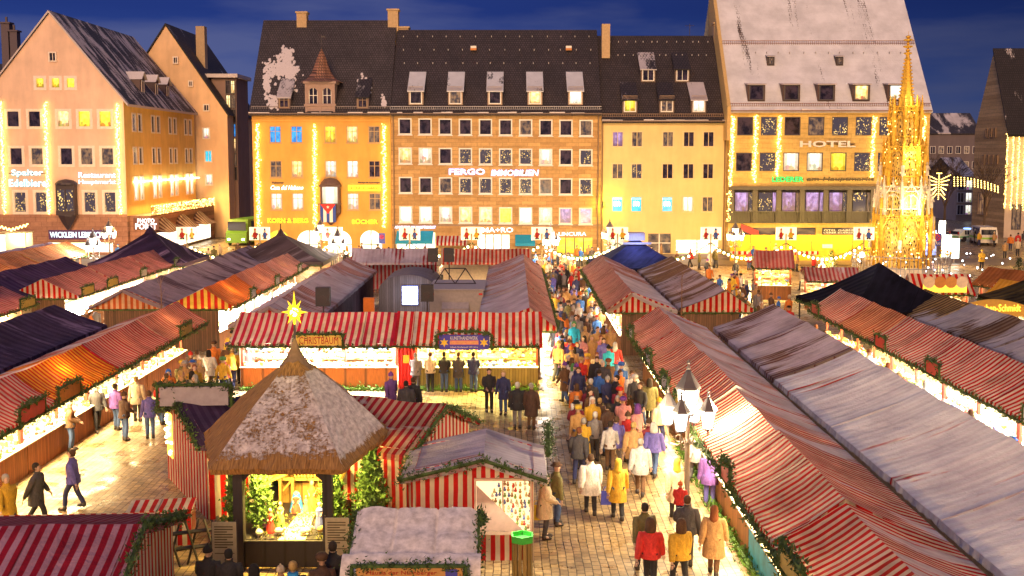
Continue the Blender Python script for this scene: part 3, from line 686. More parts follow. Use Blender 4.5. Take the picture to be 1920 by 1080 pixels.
Yr = Y3 + 7; zR = fz(38, Yr); m = MB(); roof_plane(m, xA - .2, xB + .02, Y3 - .5, zE - .1, Yr, zR)
m.build('roof', tiles(.0, 4, c=(.055, .042, .045)), b3, world=True)
rp = (Y3 - .5, zE - .1, (zR - zE + .1) / (Yr - Y3 + .5))
def roofsnow(b, rp, blobs, seed=1, off=.04):
    """ragged drifts of snow lying on a roof plane; blobs = (u, v, half width px, half height px)"""
    m = MB(); r_ = random.Random(seed)
    for (u, v, wu, hv) in blobs:
        n = int(wu * hv * .7) + 8
        for _ in range(n):
            a = r_.gauss(0, .5); c = r_.gauss(0, .5); uu = u + a * wu; vv = v + c * hv
            lo, hi = rp[0], rp[0] + 30
            for _i in range(30):
                mid = (lo + hi) / 2
                if P(uu, vv, Y=mid).z - (rp[1] + (mid - rp[0]) * rp[2]) > 0: lo = mid
                else: hi = mid
            p = P(uu, vv, Y=lo); s = r_.uniform(.06, .20); k = r_.randint(5, 7); th = r_.uniform(0, 6)
            tl = Vector((0, 1, rp[2])).normalized(); nn = Vector((0, -rp[2], 1)).normalized()
            ring = [p + Vector((1, 0, 0)) * s * 1.1 * math.cos(th + 6.283 * i / k) * r_.uniform(.6, 1) + tl * s * 1.7 * math.sin(th + 6.283 * i / k) * r_.uniform(.6, 1) + nn * off for i in range(k)]
            top = p + nn * (off + .03)
            for i in range(k): m.face([ring[i], ring[(i + 1) % k], top])
    m.build('snow_patch', SNOW, b, world=True)
roofsnow(b3, rp, [(537, 105, 14, 14), (528, 128, 26, 16), (513, 195, 8, 12), (500, 150, 5, 30), (545, 140, 8, 20), (683, 165, 9, 16), (720, 190, 4, 8), (540, 170, 12, 8)], 3)
gutter(b3, xA - .2, xB, Y3 - .45, zE - .02); snow_rail(b3, xA, xB, Y3 - .1, zE + .35)
for u, k in ((533, 'dark'), (680, 'dark')): dormer(b3, rp, u, 204, 1.25, 1.35, k, .8, .7 if u < 600 else .35, STONE, None, plain((.20, .13, .12), .8, name='dormer_cheek'), (1, 1), seed=u)
# the little tower dormer
xx0, xx1 = fx(576, Y3), fx(630, Y3); cx = (xx0 + xx1) / 2; zb_, zt_ = fz(213, Y3), fz(157, Y3); m = MB()
hl = [(cx - 1.15, cx - .25, zb_ + 1.0, zt_ - .45, 'arch'), (cx + .25, cx + 1.15, zb_ + 1.0, zt_ - .45, 'arch')]
wall(m, xx0, xx1, zb_, zt_, Y3 - .3, hl); m.wallq((xx1, Y3 - .3), (xx1, Y3 + 4), zb_, zt_); m.wallq((xx0, Y3 + 4), (xx0, Y3 - .3), zb_, zt_)
for x_ in (xx0 - .04, cx - .1, xx1 - .16): m.box(x_, x_ + .2, Y3 - .38, Y3 - .303, zb_, zt_)
m.box(xx0 - .15, xx1 + .15, Y3 - .45, Y3 - .304, zb_ + .75, zb_ + .95); m.box(xx0 - .2, xx1 + .2, Y3 - .5, Y3 + 2.8, zt_, zt_ + .22)
tw = m.build('tower_dormer', plain((.36, .25, .22), .85, name='tower_stone'), b3, world=True)
m = MB()
for h in hl: m.box(h[0], h[1], Y3 - .16, Y3 - .14, h[2], h[3])
m.build('tower_window', pane('dark'), b3, world=True)
m = MB()
for h in hl:
    c_ = (h[0] + h[1]) / 2; m.box(c_ - .03, c_ + .03, Y3 - .2, Y3 - .165, h[2], h[3]); m.box(h[0], h[1], Y3 - .195, Y3 - .17, h[2] + .8, h[2] + .86)
    for s in (h[0], h[1] - .06): m.box(s, s + .06, Y3 - .21, Y3 - .166, h[2], h[3])
m.build('glazing_bar', WHITE, b3, world=True)
m = MB(); H_ = fz(90, Y3) - zt_; w = (xx1 - xx0) / 2
prof = [(w * 1.42, .20), (w * 1.0, .55), (w * .70, 1.1), (w * .50, 1.8), (w * .33, 2.6), (.05, H_)]
n_ = 8; vs = []
for r_, z_ in prof:
    for k in range(n_): t = math.pi / 8 + 2 * math.pi * k / n_; vs.append((cx + r_ * 1.05 * math.cos(t), Y3 + 1.0 + r_ * math.sin(t), zt_ + z_))
fs = [(j * n_ + k, j * n_ + (k + 1) % n_, (j + 1) * n_ + (k + 1) % n_, (j + 1) * n_ + k) for j in range(len(prof) - 1) for k in range(n_)]
m.mesh(vs, fs, 0, [(v[0] + v[1], v[2]) for v in vs]); m.build('tower_roof', tiles(.0, 1, c=(.26, .12, .075)), b3, world=True)
m = MB(); m.bar((cx, Y3 + 1, zt_ + H_ - .1), (cx, Y3 + 1, fz(62, Y3)), .05, 6, .02); m.ball((cx, Y3 + 1, zt_ + H_ + .3), .12); m.box(cx - .02, cx + .4, Y3 + .98, Y3 + 1.02, fz(68, Y3), fz(66, Y3)); m.build('finial', DARKM, b3, world=True)
BRK = plain((.52, .36, .20), .85, 0, .2, 5, name='light_brick')
def chimney(b, u0, u1, v0, v1, Y, cap=True, d=1.2):
    m = MB(); x0, x1 = fx(u0, Y), fx(u1, Y); m.box(x0, x1, Y - d/2, Y + d/2, fz(v1, Y) - 1, fz(v0, Y))
    if cap: m.box(x0 - .12, x1 + .12, Y - d/2 - .12, Y + d/2 + .12, fz(v0, Y), fz(v0, Y) + .18)
    m.build('chimney', BRK, b, world=True)
chimney(b3, 731, 750, 21, 60, Yr); chimney(b3, 563, 581, 26, 38, Yr); chimney(b3, 742, 769, 54, 66, Yr + .3)
# stone oriel above the door
x0, x1 = fx(602, Y3), fx(638, Y3); z0, z1 = fz(398, Y3), fz(350, Y3); cx = (x0 + x1) / 2; m = MB(); wd = x1 - x0
for s in (x0, x1 - .2): m.box(s, s + .2, Y3 - .8, Y3 - .003, z0, z1)
m.box(x0 + .2, x1 - .2, Y3 - .8, Y3 - .7, z0, z0 + .9); m.box(x0 - .1, x1 + .1, Y3 - .95, Y3 - .004, z1, z1 + .2)
m.lathe([(wd * .55, 0), (wd * .5, .25), (wd * .32, .6), (.02, .72)], (cx, Y3 - .4), 14, 0, z1 + .2, sy=.7)
m.lathe([(.1, -1.3), (.5, -.9), (wd * .35, -.5), (wd * .55, 0)], (cx, Y3 - .4), 8, 0, z0, sy=.7)
for k in range(8): m.bar((x0 - .15 + k * wd / 6.6, Y3 - .95, z0), (x0 - .15 + k * wd / 6.6, Y3 - .95, z0 + .85), .04, 5)
m.box(x0 - .2, x1 + .2, Y3 - 1.0, Y3 - .9, z0 + .85, z0 + .95); m.build('oriel', plain((.12, .07, .06), .7, name='dark_stone'), b3, world=True)
m = MB(); m.box(x0 + .2, x1 - .2, Y3 - .68, Y3 - .66, z0, z1); m.build('oriel_window', pane('white'), b3, world=True)
fl = empty('hanging_flag', (fx(617, Y3), Y3 - 1.15, fz(390, Y3)), 'striped flag with red triangle and white star hanging from the dark oriel', 'flag')
m = MB(); w_ = .8
for i in range(5): m.box(-w_ + i * .32, -w_ + (i + 1) * .32, 0, .03, -1.4, .45, i % 2)
m.face([(-w_, -.01, .45), (w_, -.01, .45), (0, -.01, -.55)], None, 2)
st_ = [(.18 * (1 if k % 2 == 0 else .4) * math.sin(math.pi * k / 5), -.02, .15 + .18 * (1 if k % 2 == 0 else .4) * math.cos(math.pi * k / 5)) for k in range(10)]; m.face(st_, None, 1)
m.build('flag_cloth', [plain((.02, .06, .35), name='blue_cloth'), plain((.8, .78, .75), name='white_cloth'), plain((.6, .03, .03), name='red_cloth')], fl)
YEL = emit((1, .78, .02), .8, 'yellow_letters')
sign('KORN & BERG', 500, 576, 408, 419, Y3, YEL, 'yellow lettering Korn & Berg on the left half of the orange book shop house')
sign('BÜCHER', 659, 707, 409, 421, Y3, YEL, 'yellow lettering for books on the right half of the orange house')
sign('Casa del Habano', 507, 568, 346, 357, Y3, WHT, 'white script neon below the second-row windows of the orange house', shear=.3)
sign('Tabacos', 509, 531, 340, 345, Y3, DGREY, 'small dark word above the white script neon on the orange house')
sign('LA CASA DEL HABANO', 655, 710, 349, 356, Y3, plain((.45, .04, .02), name='red_letters'), 'yellow cigar-shaped house sign beside the dark oriel', board=emit((1, .62, .02), .9, 'yellow_board'))
sign('Shop & Lounge', 671, 712, 340, 345, Y3, DGREY, 'small dark words above the yellow cigar-shaped sign')
for i, (u0, v0, u1, v1) in enumerate(((482, 232, 486, 425), (589, 233, 591, 425), (720, 233, 720, 427))):
    fairy(u0, v0, u1, v1, Y3, ['golden light garland at the left corner of the orange book shop house', 'golden light garland in the middle of the orange book shop house', 'golden light garland at the right edge of the orange book shop house'][i])

# ---------------------------------------------------------------- sandstone office house
xA, xB = fx(733, Y3) + .03, fx(1127, Y3); zE = fz(212, Y3)
b4 = empty('office_house', ((xA + xB) / 2, Y3, 0), 'wide sandstone office house with forty white windows and blue-lit lettering', 'house')
K4 = ['dark dark dark dark dark dark room dark dark room'.split(), 'warm white dark party party party party white dark party'.split(),
      'dark dark room party party party party room dark party'.split(), 'white white white warm warm yellow white warm pink pink'.split()]
holes = []
for r, vc in enumerate((237, 292, 347, 402)):
    for c in range(10):
        u = 760 + c * 37.6; dv = c * .35; holes.append((fx(u - 12.5, Y3), fx(u + 12.5, Y3), fz(vc + dv + 15.5, Y3), fz(vc + dv - 15.5, Y3), K4[r][c]))
shops = [(fx(742, Y3), fx(815, Y3), .2, fz(436, Y3)), (fx(895, Y3), fx(955, Y3), .2, fz(440, Y3)), (fx(1045, Y3), fx(1112, Y3), .2, fz(446, Y3))]
m = MB(); wall(m, xA, xB, 0, zE, Y3, [h[:4] for h in holes] + shops); shell(m, xA, xB, Y3, Y3 + 14, zE); m.build('wall', ashlar((.60, .37, .15), (.43, .25, .10), 1.3, .40), b4, world=True)
for h in holes: window(b4, (h[0] + h[1]) / 2, h[2], h[1] - h[0], h[3] - h[2], Y3, h[4], WHITE, bar=.13, proud=.07, sill=True)
for i, a in enumerate(shops):
    m = MB(); m.box(a[0], a[1], Y3 + .3, Y3 + .32, .1, a[3]); q = m.build('shop_window', pane('shop' if i < 2 else 'yellow'), b4, world=True)
    m = MB(); nn = 3
    for k in range(1, nn + 1): xx = a[0] + (a[1] - a[0]) * k / (nn + 1); m.box(xx - .05, xx + .05, Y3 + .2, Y3 + .27, .1, a[3])
    m.build('shop_frame', DGREY, b4, world=True)
Yr = Y3 + 6.5; zR = fz(56, Yr); m = MB(); roof_plane(m, xA + .02, xB - .02, Y3 - .5, zE - .1, Yr, zR); m.build('roof', tiles(0.0, 6, c=(.042, .030, .034)), b4, world=True)
rp = (Y3 - .5, zE - .1, (zR - zE + .1) / (Yr - Y3 + .5))
for i, (u, k) in enumerate(((780, 'dark'), (854, 'room'), (928, 'dark'), (1003, 'warm'), (1079, 'teal'))): dormer(b4, rp, u, 197, 1.5, 1.6, 'white' if k == 'teal' else k, .72, .95, WHITE, tiles(.80, i, c=(.12, .12, .13), scale=.9, snowcol=(.72, .72, .76)), plain((.42, .30, .22), .8, name='dormer_cheek'), rail=True)
gutter(b4, xA, xB, Y3 - .45, zE - .02); snow_rail(b4, xA, xB, Y3 - .12, zE + .35, (.40, .38, .40))
for x in (xA + .25, xB - .3): m = MB(); m.bar((x, Y3 - .1, 0), (x, Y3 - .1, zE - .1), .07); m.build('downpipe', plain((.22, .14, .08), .5, name='copper_pipe2'), b4, world=True)
m = MB(); m.box(xA, xB, Y3 - .08, Y3 - .003, fz(424, Y3), fz(421, Y3)); m.box(xA, xB, Y3 - .08, Y3 - .003, fz(217, Y3), fz(214, Y3)); m.build('string_course', STONE, b4, world=True)
chimney(b4, 1126, 1141, 46, 92, Yr - 1.5, False)
for u in (888, 1066):
    lo = Yr - 1.6; p = P(u, 93, Y=lo); m = MB(); m.box(p.x - .3, p.x + .3, lo - .5, lo + .4, p.z - .1, p.z + .35); m.box(p.x - .32, p.x + .32, lo - .55, lo - .5, p.z - .12, p.z + .1, 1); m.build('roof_vent', [WHITE, plain((.6, .22, .05), name='orange_tile')], b4, world=True)
def speckle(b, rp, u0, u1, v0, v1, n, seed):
    """small snow hooks scattered in rows on the tiles"""
    m = MB(); r_ = random.Random(seed)
    for i in range(n):
        u = u0 + (u1 - u0) * (i % 14 + .5) / 14 + r_.uniform(-3, 3); v = v0 + (v1 - v0) * (i // 14) / max(1, n // 14)
        lo, hi = rp[0], rp[0] + 30
        for _i in range(30):
            mid = (lo + hi) / 2
            if P(u, v, Y=mid).z - (rp[1] + (mid - rp[0]) * rp[2]) > 0: lo = mid
            else: hi = mid
        p = P(u, v, Y=lo); m.box(p.x - .035, p.x + .035, p.y - .2, p.y, p.z, p.z + .16)
    m.build('snow_hook', plain((.45, .42, .42), .5, name='hook_metal'), b, world=True)
speckle(b4, rp, 745, 1120, 70, 145, 42, 4)
sign('FERGO', 842, 909, 315, 329, Y3, WHT, 'first illuminated company name with blue glow between the office windows', halo=BLUEH)
sign('IMMOBILIEN', 921, 1010, 317, 331, Y3, WHT, 'illuminated word for real estate with blue glow between the office windows', halo=BLUEH, shear=.15)
sign('APOTHEKE AM HAUPTMARKT', 739, 816, 423, 429, Y3, WHT, 'blue-lit pharmacy lettering above the turquoise awning', halo=BLUEH)
sign('NORMA+RO', 866, 962, 425, 437, Y3, WHT, 'large white shop lettering over the brightest shop window of the office house')
sign('LINCURA', 1048, 1100, 434, 443, Y3, WHT, 'white shop name at the right end of the sandstone office house')
def awning(u0, u1, v0, v1, Y, mat, label, proud=1.6):
    x0, x1 = fx(u0, Y), fx(u1, Y); z1, z0 = fz(v0, Y), fz(v1, Y - proud); m = MB(); L = x1 - x0
    m.face([(x0, Y - proud, z0), (x1, Y - proud, z0), (x1, Y - .01, z1), (x0, Y - .01, z1)], [(0, 0), (L, 0), (L, 1.5), (0, 1.5)])
    m.face([(x0, Y - proud, z0 - .3), (x1, Y - proud, z0 - .3), (x1, Y - proud, z0), (x0, Y - proud, z0)], [(0, 0), (L, 0), (L, .3), (0, .3)])
    for x in (x0, x1): m.face([(x, Y - proud, z0 - .3), (x, Y - proud, z0), (x, Y - .01, z1)], None)
    tag(m.build('shop_awning', mat), label, 'awning', 'shop awnings along the house fronts')
    o = bpy.data.objects
TURQ = plain((.0, .30, .52), .6, name='turquoise_cloth')
awning(743, 812, 433, 452, Y3, TURQ, 'turquoise awning at the left end of the sandstone office house')
awning(818, 876, 442, 455, Y3, canvas(RED, (.8, .76, .7), .4), 'red and white striped awning left of the brightest shop window')
awning(966, 1003, 440, 456, Y3, TURQ, 'small turquoise awning in the middle of the office house')

# ---------------------------------------------------------------- cream house
xA, xB = fx(1127, Y3) + .03, fx(1366, Y3); zE = fz(226, Y3)
b5 = empty('cream_house', ((xA + xB) / 2, Y3, 0), 'cream plastered house with five roof dormers and turquoise burger restaurant windows', 'house')
cols = [1158, 1194, 1252, 1291, 1328]
K5 = [['pink', 'room', 'room', 'dark', 'dark'], ['room', 'party', 'dark', 'dark', 'dark'], ['teal', 'teal', 'teal', 'white', 'room']]
holes = []
for r, vc in enumerate((261, 321, 383)):
    for c, u in enumerate(cols): holes.append((fx(u - 12, Y3), fx(u + 12, Y3), fz(vc + 16, Y3), fz(vc - 16, Y3), K5[r][c]))
shops = [(fx(1140, Y3), fx(1172, Y3), .2, fz(438, Y3)), (fx(1217, Y3), fx(1260, Y3), .2, fz(438, Y3)), (fx(1270, Y3), fx(1350, Y3), .2, fz(450, Y3))]
m = MB(); wall(m, xA, xB, 0, zE, Y3, [h[:4] for h in holes] + shops); shell(m, xA, xB, Y3, Y3 + 14, zE); m.build('wall', plaster((.76, .57, .27), .1), b5, world=True)
FC = plain((.72, .55, .30), .7, name='cream_surround2')
for h in holes:
    wv = window(b5, (h[0] + h[1]) / 2, h[2], h[1] - h[0], h[3] - h[2], Y3, h[4], FC, (1, 0) if h[4] != 'teal' else (0, 0), bar=.16, proud=.04)
    if h[4] == 'teal':
        t = text('m', .62, (0, 0, 0), emit((1, 1, 1), 2, 'white_logo'), None, 'logo', height=.5, bold=.03); t.parent = wv; t.location = (0, .06, .95)
        m = MB(); m.box(-.48, .48, .07, .075, 1.35, 1.5); q = m.build('sticker_band', emit((.2, .8, 1), .8, 'light_blue')); q.parent = wv
for i, a in enumerate(shops):
    m = MB(); m.box(a[0], a[1], Y3 + .3, Y3 + .32, .1, a[3]); m.build('shop_window', pane(['white', 'room', 'shop'][i]), b5, world=True)
    m = MB(); xx = (a[0] + a[1]) / 2; m.box(xx - .06, xx + .06, Y3 + .2, Y3 + .27, .1, a[3]); m.box(a[0], a[1], Y3 + .21, Y3 + .26, 1.2, 1.3); m.build('shop_frame', WHITE, b5, world=True)
Yr = Y3 + 6.5; zR = fz(67, Yr); m = MB(); roof_plane(m, xA, xB - .02, Y3 - .5, zE - .1, Yr, zR); m.build('roof', tiles(0.0, 8, c=(.040, .028, .030)), b5, world=True)
rp = (Y3 - .5, zE - .1, (zR - zE + .1) / (Yr - Y3 + .5))
DK = plain((.20, .14, .11), .8, name='dormer_cheek')
for i, (u, v, k, sn, rl) in enumerate(((1181, 212, 'yellow', .55, True), (1250, 212, 'room', .35, True), (1310, 212, 'white', .85, True), (1215, 154, 'dark', .55, False), (1279, 154, 'dark', .1, False))):
    dormer(b5, rp, u, v, 1.5, 1.5, k, .72, sn, WHITE, None, DK, (1, 0), rail=rl, seed=i)
gutter(b5, xA, xB, Y3 - .45, zE - .02); snow_rail(b5, xA, xB, Y3 - .12, zE + .35, (.24, .15, .10)); speckle(b5, rp, 1135, 1350, 80, 130, 28, 5)
chimney(b5, 1333, 1350, 46, 66, Yr, True); m = MB(); px = P(1293, 66, Y=Yr); m.bar(px, (px.x, px.y, px.z + 1.2), .03); m.bar((px.x - .5, px.y, px.z + 1), (px.x + .5, px.y, px.z + 1), .025); m.build('aerial', DARKM, b5, world=True)
gl = empty('wall_lantern', (fx(1133, Y3), Y3 - .3, fz(384, Y3)), 'small wall lamp throwing yellow light on the cream house beside its drainpipe', 'lamp')
m = MB(); m.box(-.12, .12, -.1, .29, -.25, .25); m.build('lamp_body', DARKM, gl); lamp('wall_lantern_light', (fx(1137, Y3), Y3 - .9, fz(384, Y3)), 130, (1, .85, .03), size=.1)
m = MB(); m.bar((xA + .1, Y3 - .12, 0), (xA + .1, Y3 - .12, zE - .1), .07); m.bar((xB - .4, Y3 - .12, 0), (xB - .4, Y3 - .12, zE - .1), .07); m.build('drainpipe', plain((.22, .12, .05), .5, name='copper_pipe'), b5, world=True)

# ---------------------------------------------------------------- hotel
Y6 = 108.5; xA, xB = fx(1367, Y6) + .02, fx(1741, Y6); zE = fz(207, Y6)
b6 = empty('hotel_building', ((xA + xB) / 2, Y6, 0), 'broad golden sandstone hotel under a huge snow-covered roof', 'hotel')
K6 = [['dark', 'party', 'dark', 'room', 'party', 'party', 'party', 'party'], ['dark', 'party', 'white', 'white', 'yellow', 'party', 'party', 'room']]
holes = []
for c in range(8):
    u = 1396 + c * 44.3; holes.append((fx(u - 15, Y6), fx(u + 15, Y6), fz(254, Y6), fz(219, Y6), K6[0][c])); u -= 1; holes.append((fx(u - 15, Y6), fx(u + 15, Y6), fz(321, Y6), fz(286, Y6), K6[1][c]))
shops = [(fx(1372, Y6), fx(1533, Y6), fz(456, Y6), fz(427, Y6)), (fx(1545, Y6), fx(1640, Y6), fz(456, Y6), fz(427, Y6))]
m = MB(); z_a, z_b = fz(417, Y6), fz(351, Y6)
wall(m, xA, xB, z_b, zE, Y6, [h[:4] for h in holes]); wall(m, xA, xB, 0, z_a, Y6, shops); shell(m, xA, xB, Y6, Y6 + 17, zE)
m.box(xA, xB, Y6 - .25, Y6 - .003, fz(214, Y6), zE); m.build('wall', ashlar((.64, .44, .15), (.54, .36, .12), 1.5, .5, .01), b6, world=True)
for h in holes: window(b6, (h[0] + h[1]) / 2, h[2], h[1] - h[0], h[3] - h[2], Y6, h[4], DGREY, (0, 0), bar=.09, proud=-.05)
m = MB(); m.box(xA, xB, Y6 - .5, Y6 - .003, z_b - .25, z_b + .1); m.box(xA, xB, Y6 - .5, Y6 + .6, z_a - .05, z_a)
m.box(xA, xB, Y6 + .6, Y6 + .7, z_a, z_b - .25); k = 0
for c in range(9): x = fx(1372 + c * 44.3, Y6); m.box(x - .25, x + .25, Y6 - .3, Y6 + .6, z_a, z_b - .25)
zr = fz(397, Y6)
x = xA
while x < xB - .2: m.box(x, x + .05, Y6 - .46, Y6 - .42, z_a, zr); x += .16
m.box(xA, xB, Y6 - .47, Y6 - .41, zr, zr + .07)
m.build('restaurant_bay', plain((.11, .09, .07), .55, name='bronze'), b6, world=True)
for c in range(8):
    for a, w in ((8, 24), (34, 7)):
        u = 1372 + c * 44.3 + a; m = MB(); m.box(fx(u, Y6), fx(u + w, Y6), Y6 - .05, Y6 - .02, zr, z_b - .55)
        m.build('bay_window', pane(['pink', 'party', 'pink', 'room', 'pink', 'party', 'room', 'pink'][(c + (a > 8)) % 8] if not (c == 3 and a == 8) else 'pink'), b6, world=True)
for a in shops: m = MB(); m.box(a[0], a[1], Y6 + .3, Y6 + .32, a[2], a[3]); m.build('ground_floor_window', pane('room'), b6, world=True)
mid = (Y6 + 4.9); zm = fz(82, mid); Yr = Y6 + 11; zR = zm + (zm - zE) / (mid - Y6 + .4) * (Yr - mid); m = MB()
roof_plane(m, xA, xB + .1, Y6 - .4, zE - .05, Yr, zR); m.build('roof', tiles(.82, 2, c=(.17, .11, .09), stretch=.10, scale=.45, snowcol=(.84, .83, .88)), b6, world=True)
sl6 = (zR - zE + .05) / (Yr - Y6 + .4); rp = (Y6 - .4, zE - .05, sl6)
gutter(b6, xA, xB, Y6 - .35, zE, plain((.20, .10, .06), .5, name='copper2')); snow_rail(b6, xA, xB, Y6 - .05, zE + .4, (.26, .13, .09)); snow_rail(b6, xA, xB, mid - .1, zm, (.30, .16, .11))
for i in range(5): dormer(b6, rp, 1418 + i * 65.5, 190, 1.75, 1.75, ['dark', 'dark', 'dark', 'warm', 'white'][i], .1, .9, DGREY, tiles(.95, i, snowcol=(.64, .56, .58)), plain((.09, .05, .045), .7, name='brown_cheek'), (0, 0), over=.1)
for u in (1445, 1574): dormer(b6, rp, u, 123, .75, 1.0, 'room', .15, .9, DGREY, tiles(.95, 3), plain((.05, .03, .03), .6, name='skylight_cheek'), over=.05)
speckle(b6, rp, 1380, 1700, 100, 104, 14, 6)
m = MB()
for k in range(20):
    Ya_, Yb_ = Y6 - .4 + k * (Yr - Y6 + .4) / 20, Y6 - .4 + (k + 1) * (Yr - Y6 + .4) / 20; za_, zb_2 = zE + (Ya_ - Y6 + .4) * sl6, zE + (Yb_ - Y6 + .4) * sl6
    m.mesh([(xA - .35, Ya_, zE - 3), (xA - .35, Yb_, zE - 3), (xA - .35, Yb_, zb_2 + .35), (xA - .35, Ya_, za_ + .35), (xA - .01, Ya_, zE - 3), (xA - .01, Yb_, zE - 3), (xA - .01, Yb_, zb_2 + .35), (xA - .01, Ya_, za_ + .35)], [(0, 1, 2, 3), (7, 6, 5, 4), (3, 2, 6, 7), (0, 3, 7, 4)])
m.build('fire_wall', plain((.60, .40, .16), .85, name='yellow_gable'), b6, world=True)
sign('HOTEL', 1498, 1602, 262, 278, Y6, WHITE, 'widely spaced white lettering HOTEL between two window rows of the golden hotel', bold=.03, proud=.2)
sign('LEDERER', 1448, 1507, 330, 342, Y6, emit((.02, .75, .12), .9, 'green_letters'), 'green restaurant lettering left of the dark words under the hotel windows', halo=DGREY)
sign('am Hauptmarkt', 1513, 1640, 330, 343, Y6, plain((.14, .11, .05), .5, name='bronze_letters'), 'dark unlit words following the green restaurant lettering on the hotel', shear=.15)
sign(['OTEL GARNI', 'UERER KUERER'], 1546, 1602, 429, 438, Y6, WHITE, 'two lines of small white hotel letters under the restaurant bay', proud=.4)
for i, (u0, v0, u1, v1) in enumerate(((1375, 218, 1367, 415), (1418, 216, 1414, 343), (1463, 217, 1457, 330), (1640, 219, 1634, 333), (1733, 218, 1728, 305))):
    fairy(u0, v0, u1, v1, Y6, ['golden light garland down the left corner of the hotel', 'golden light garland between the first and second hotel window', 'golden light garland between the second and third hotel window', 'golden light garland left of the fountain spire on the hotel', 'golden light garland at the right corner of the hotel'][i])
# site hoarding in front of the hotel
hd = empty('site_hoarding', (fx(1500, 104), 104, 0), 'long yellow-lit wooden hoarding with a red and white barrier stripe before the hotel', 'hoarding')
x0, x1 = fx(1372, 104), fx(1655, 104); m = MB(); x = x0
while x < x1: m.box(x, x + 1.95, 104, 104.05, 0, 2.55); x += 2
m.build('panel', plain((.58, .33, .02), .7, 0, .25, 1, name='yellow_panel'), hd, world=True)
m = MB(); m.box(x0, x1 - 6, 103.94, 103.97, .62, .95)
for f in range(len(m.uv)): pass
m.build('barrier_stripe', canvas((.6, .02, .02), (.8, .78, .72), .55), hd, world=True)
lamp('hoarding_light', ((x0 + x1) / 2, 101.5, 3.4), 500, (1, .72, .15), 'AREA', 14, .4, rot=(R(62), 0, 0))
for s in ('2',): pass
m = MB()
m.box(fx(1546, 104), fx(1565, 104), 103.94, 103.97, fz(465, 104), fz(458, 104)); tag(m.build('paper_notice', WHITE), 'tiny white notice on the yellow hoarding', 'notice')

# ---------------------------------------------------------------- street to the right of the hotel
def farhouse(u0, u1, v0, Y, c, label, roof=None, rows=3, colsn=4, kinds=('dark', 'room', 'warm'), rv=30, z=None):
    x0, x1 = fx(u0, Y), fx(u1, Y); zt = fz(v0, Y); b = empty('background_house', ((x0 + x1) / 2, Y, 0), label, 'house')
    m = MB(); m.box(x0, x1, Y, Y + 12, 0, zt); m.build('wall', plaster(c), b, world=True)
    if roof: m = MB(); roof_plane(m, x0 - .3, x1 + .3, Y - .4, zt, Y + 6, fz(roof, Y + 6)); m.build('roof', tiles(.45, int(u0), c=(.04, .035, .05)), b, world=True)
    hh = zt / (rows + .6)
    for r in range(rows):
        for c_ in range(colsn): window(b, x0 + (x1 - x0) * (c_ + .5) / colsn, .9 + r * hh, 1.1, 1.6, Y - .12, kinds[(r * 3 + c_ * 2) % len(kinds)], WHITE, (1, 0))
    return b
farhouse(1742, 1800, 360, 185, (.62, .52, .50), 'pale house front at the end of the street behind the fountain', 300, 3, 4, ('dark', 'room', 'teal'))
farhouse(1796, 1826, 330, 170, (.52, .40, .32), 'brownish narrow house with a lit shop at street level, left of the stone church hall', 295, 3, 2, ('dark', 'room', 'white'))
farhouse(1740, 1835, 250, 230, (.16, .13, .15), 'dark large roofed house far behind the street trees', 212, 4, 6, ('dark', 'dark', 'room'))
# stone hall with the white light curtains
Yn, Yf = 134.0, 143.5; Xg = 61.9; zE = fz(240, Yn); zA = 23.8; Ym = (Yn + Yf) / 2
b7 = empty('stone_hall', (Xg + 8, Yn, 0), 'steep-gabled stone hall with white light curtains at the right edge', 'hall')
m = MB(); zz = [0, zE, zE]
m.face([(Xg, Yf, 0), (Xg, Yn, 0), (Xg, Yn, zE), (Xg, Ym, zA), (Xg, Yf, zE)], [(0, 0), (9.5, 0), (9.5, zE), (4.7, zA), (0, zE)])
m.build('gable_wall', ashlar((.66, .46, .22), (.50, .33, .15), .9, .45), b7, world=True)
m = MB(); hl = [(Xg + .9 + k * 3.0, Xg + 2.1 + k * 3.0, 1.0, 4.2) for k in range(3)]
wall(m, Xg, Xg + 24, 0, zE - .6, Yn, hl); m.build('front_wall', plaster((.55, .45, .38)), b7, world=True)
for h in hl: window(b7, (h[0] + h[1]) / 2, h[2], h[1] - h[0], h[3] - h[2], Yn, 'room', DGREY, (1, 2))
m = MB(); L = math.hypot(zA - zE, Ym - Yn)
m.face([(Xg - .2, Yn - .5, zE - .8), (Xg + 26, Yn - .5, zE - .8), (Xg + 26, Ym, zA + .2), (Xg - .2, Ym, zA + .2)], [(0, 0), (26, 0), (26, L), (0, L)])
m.face([(Xg - .2, Yn - .5, zE - 1.1), (Xg + 26, Yn - .5, zE - 1.1), (Xg + 26, Yn - .5, zE - .8), (Xg - .2, Yn - .5, zE - .8)]); m.face([(Xg - .2, Yn - .5, zE - 1.1), (Xg - .2, Yn - .5, zE - .8), (Xg - .2, Ym, zA + .2), (Xg - .2, Ym, zA - .1)])
m.build('roof', tiles(.33, 21, c=(.022, .016, .020), scale=.4), b7, world=True)
for ya, zz in ((139.8, 12.6), (138.6, 12.6), (137.4, 12.6), (140.4, 9.2), (139.1, 9.2), (137.8, 9.2), (136.5, 9.2)):
    window(b7, Xg - .12, zz, .5, 1.2, ya, 'dark', STONE, rz=-math.pi/2)
window(b7, Xg - .12, 2.5, 2.6, 3.0, 140.2, 'room', STONE, (4, 1), rz=-math.pi/2)
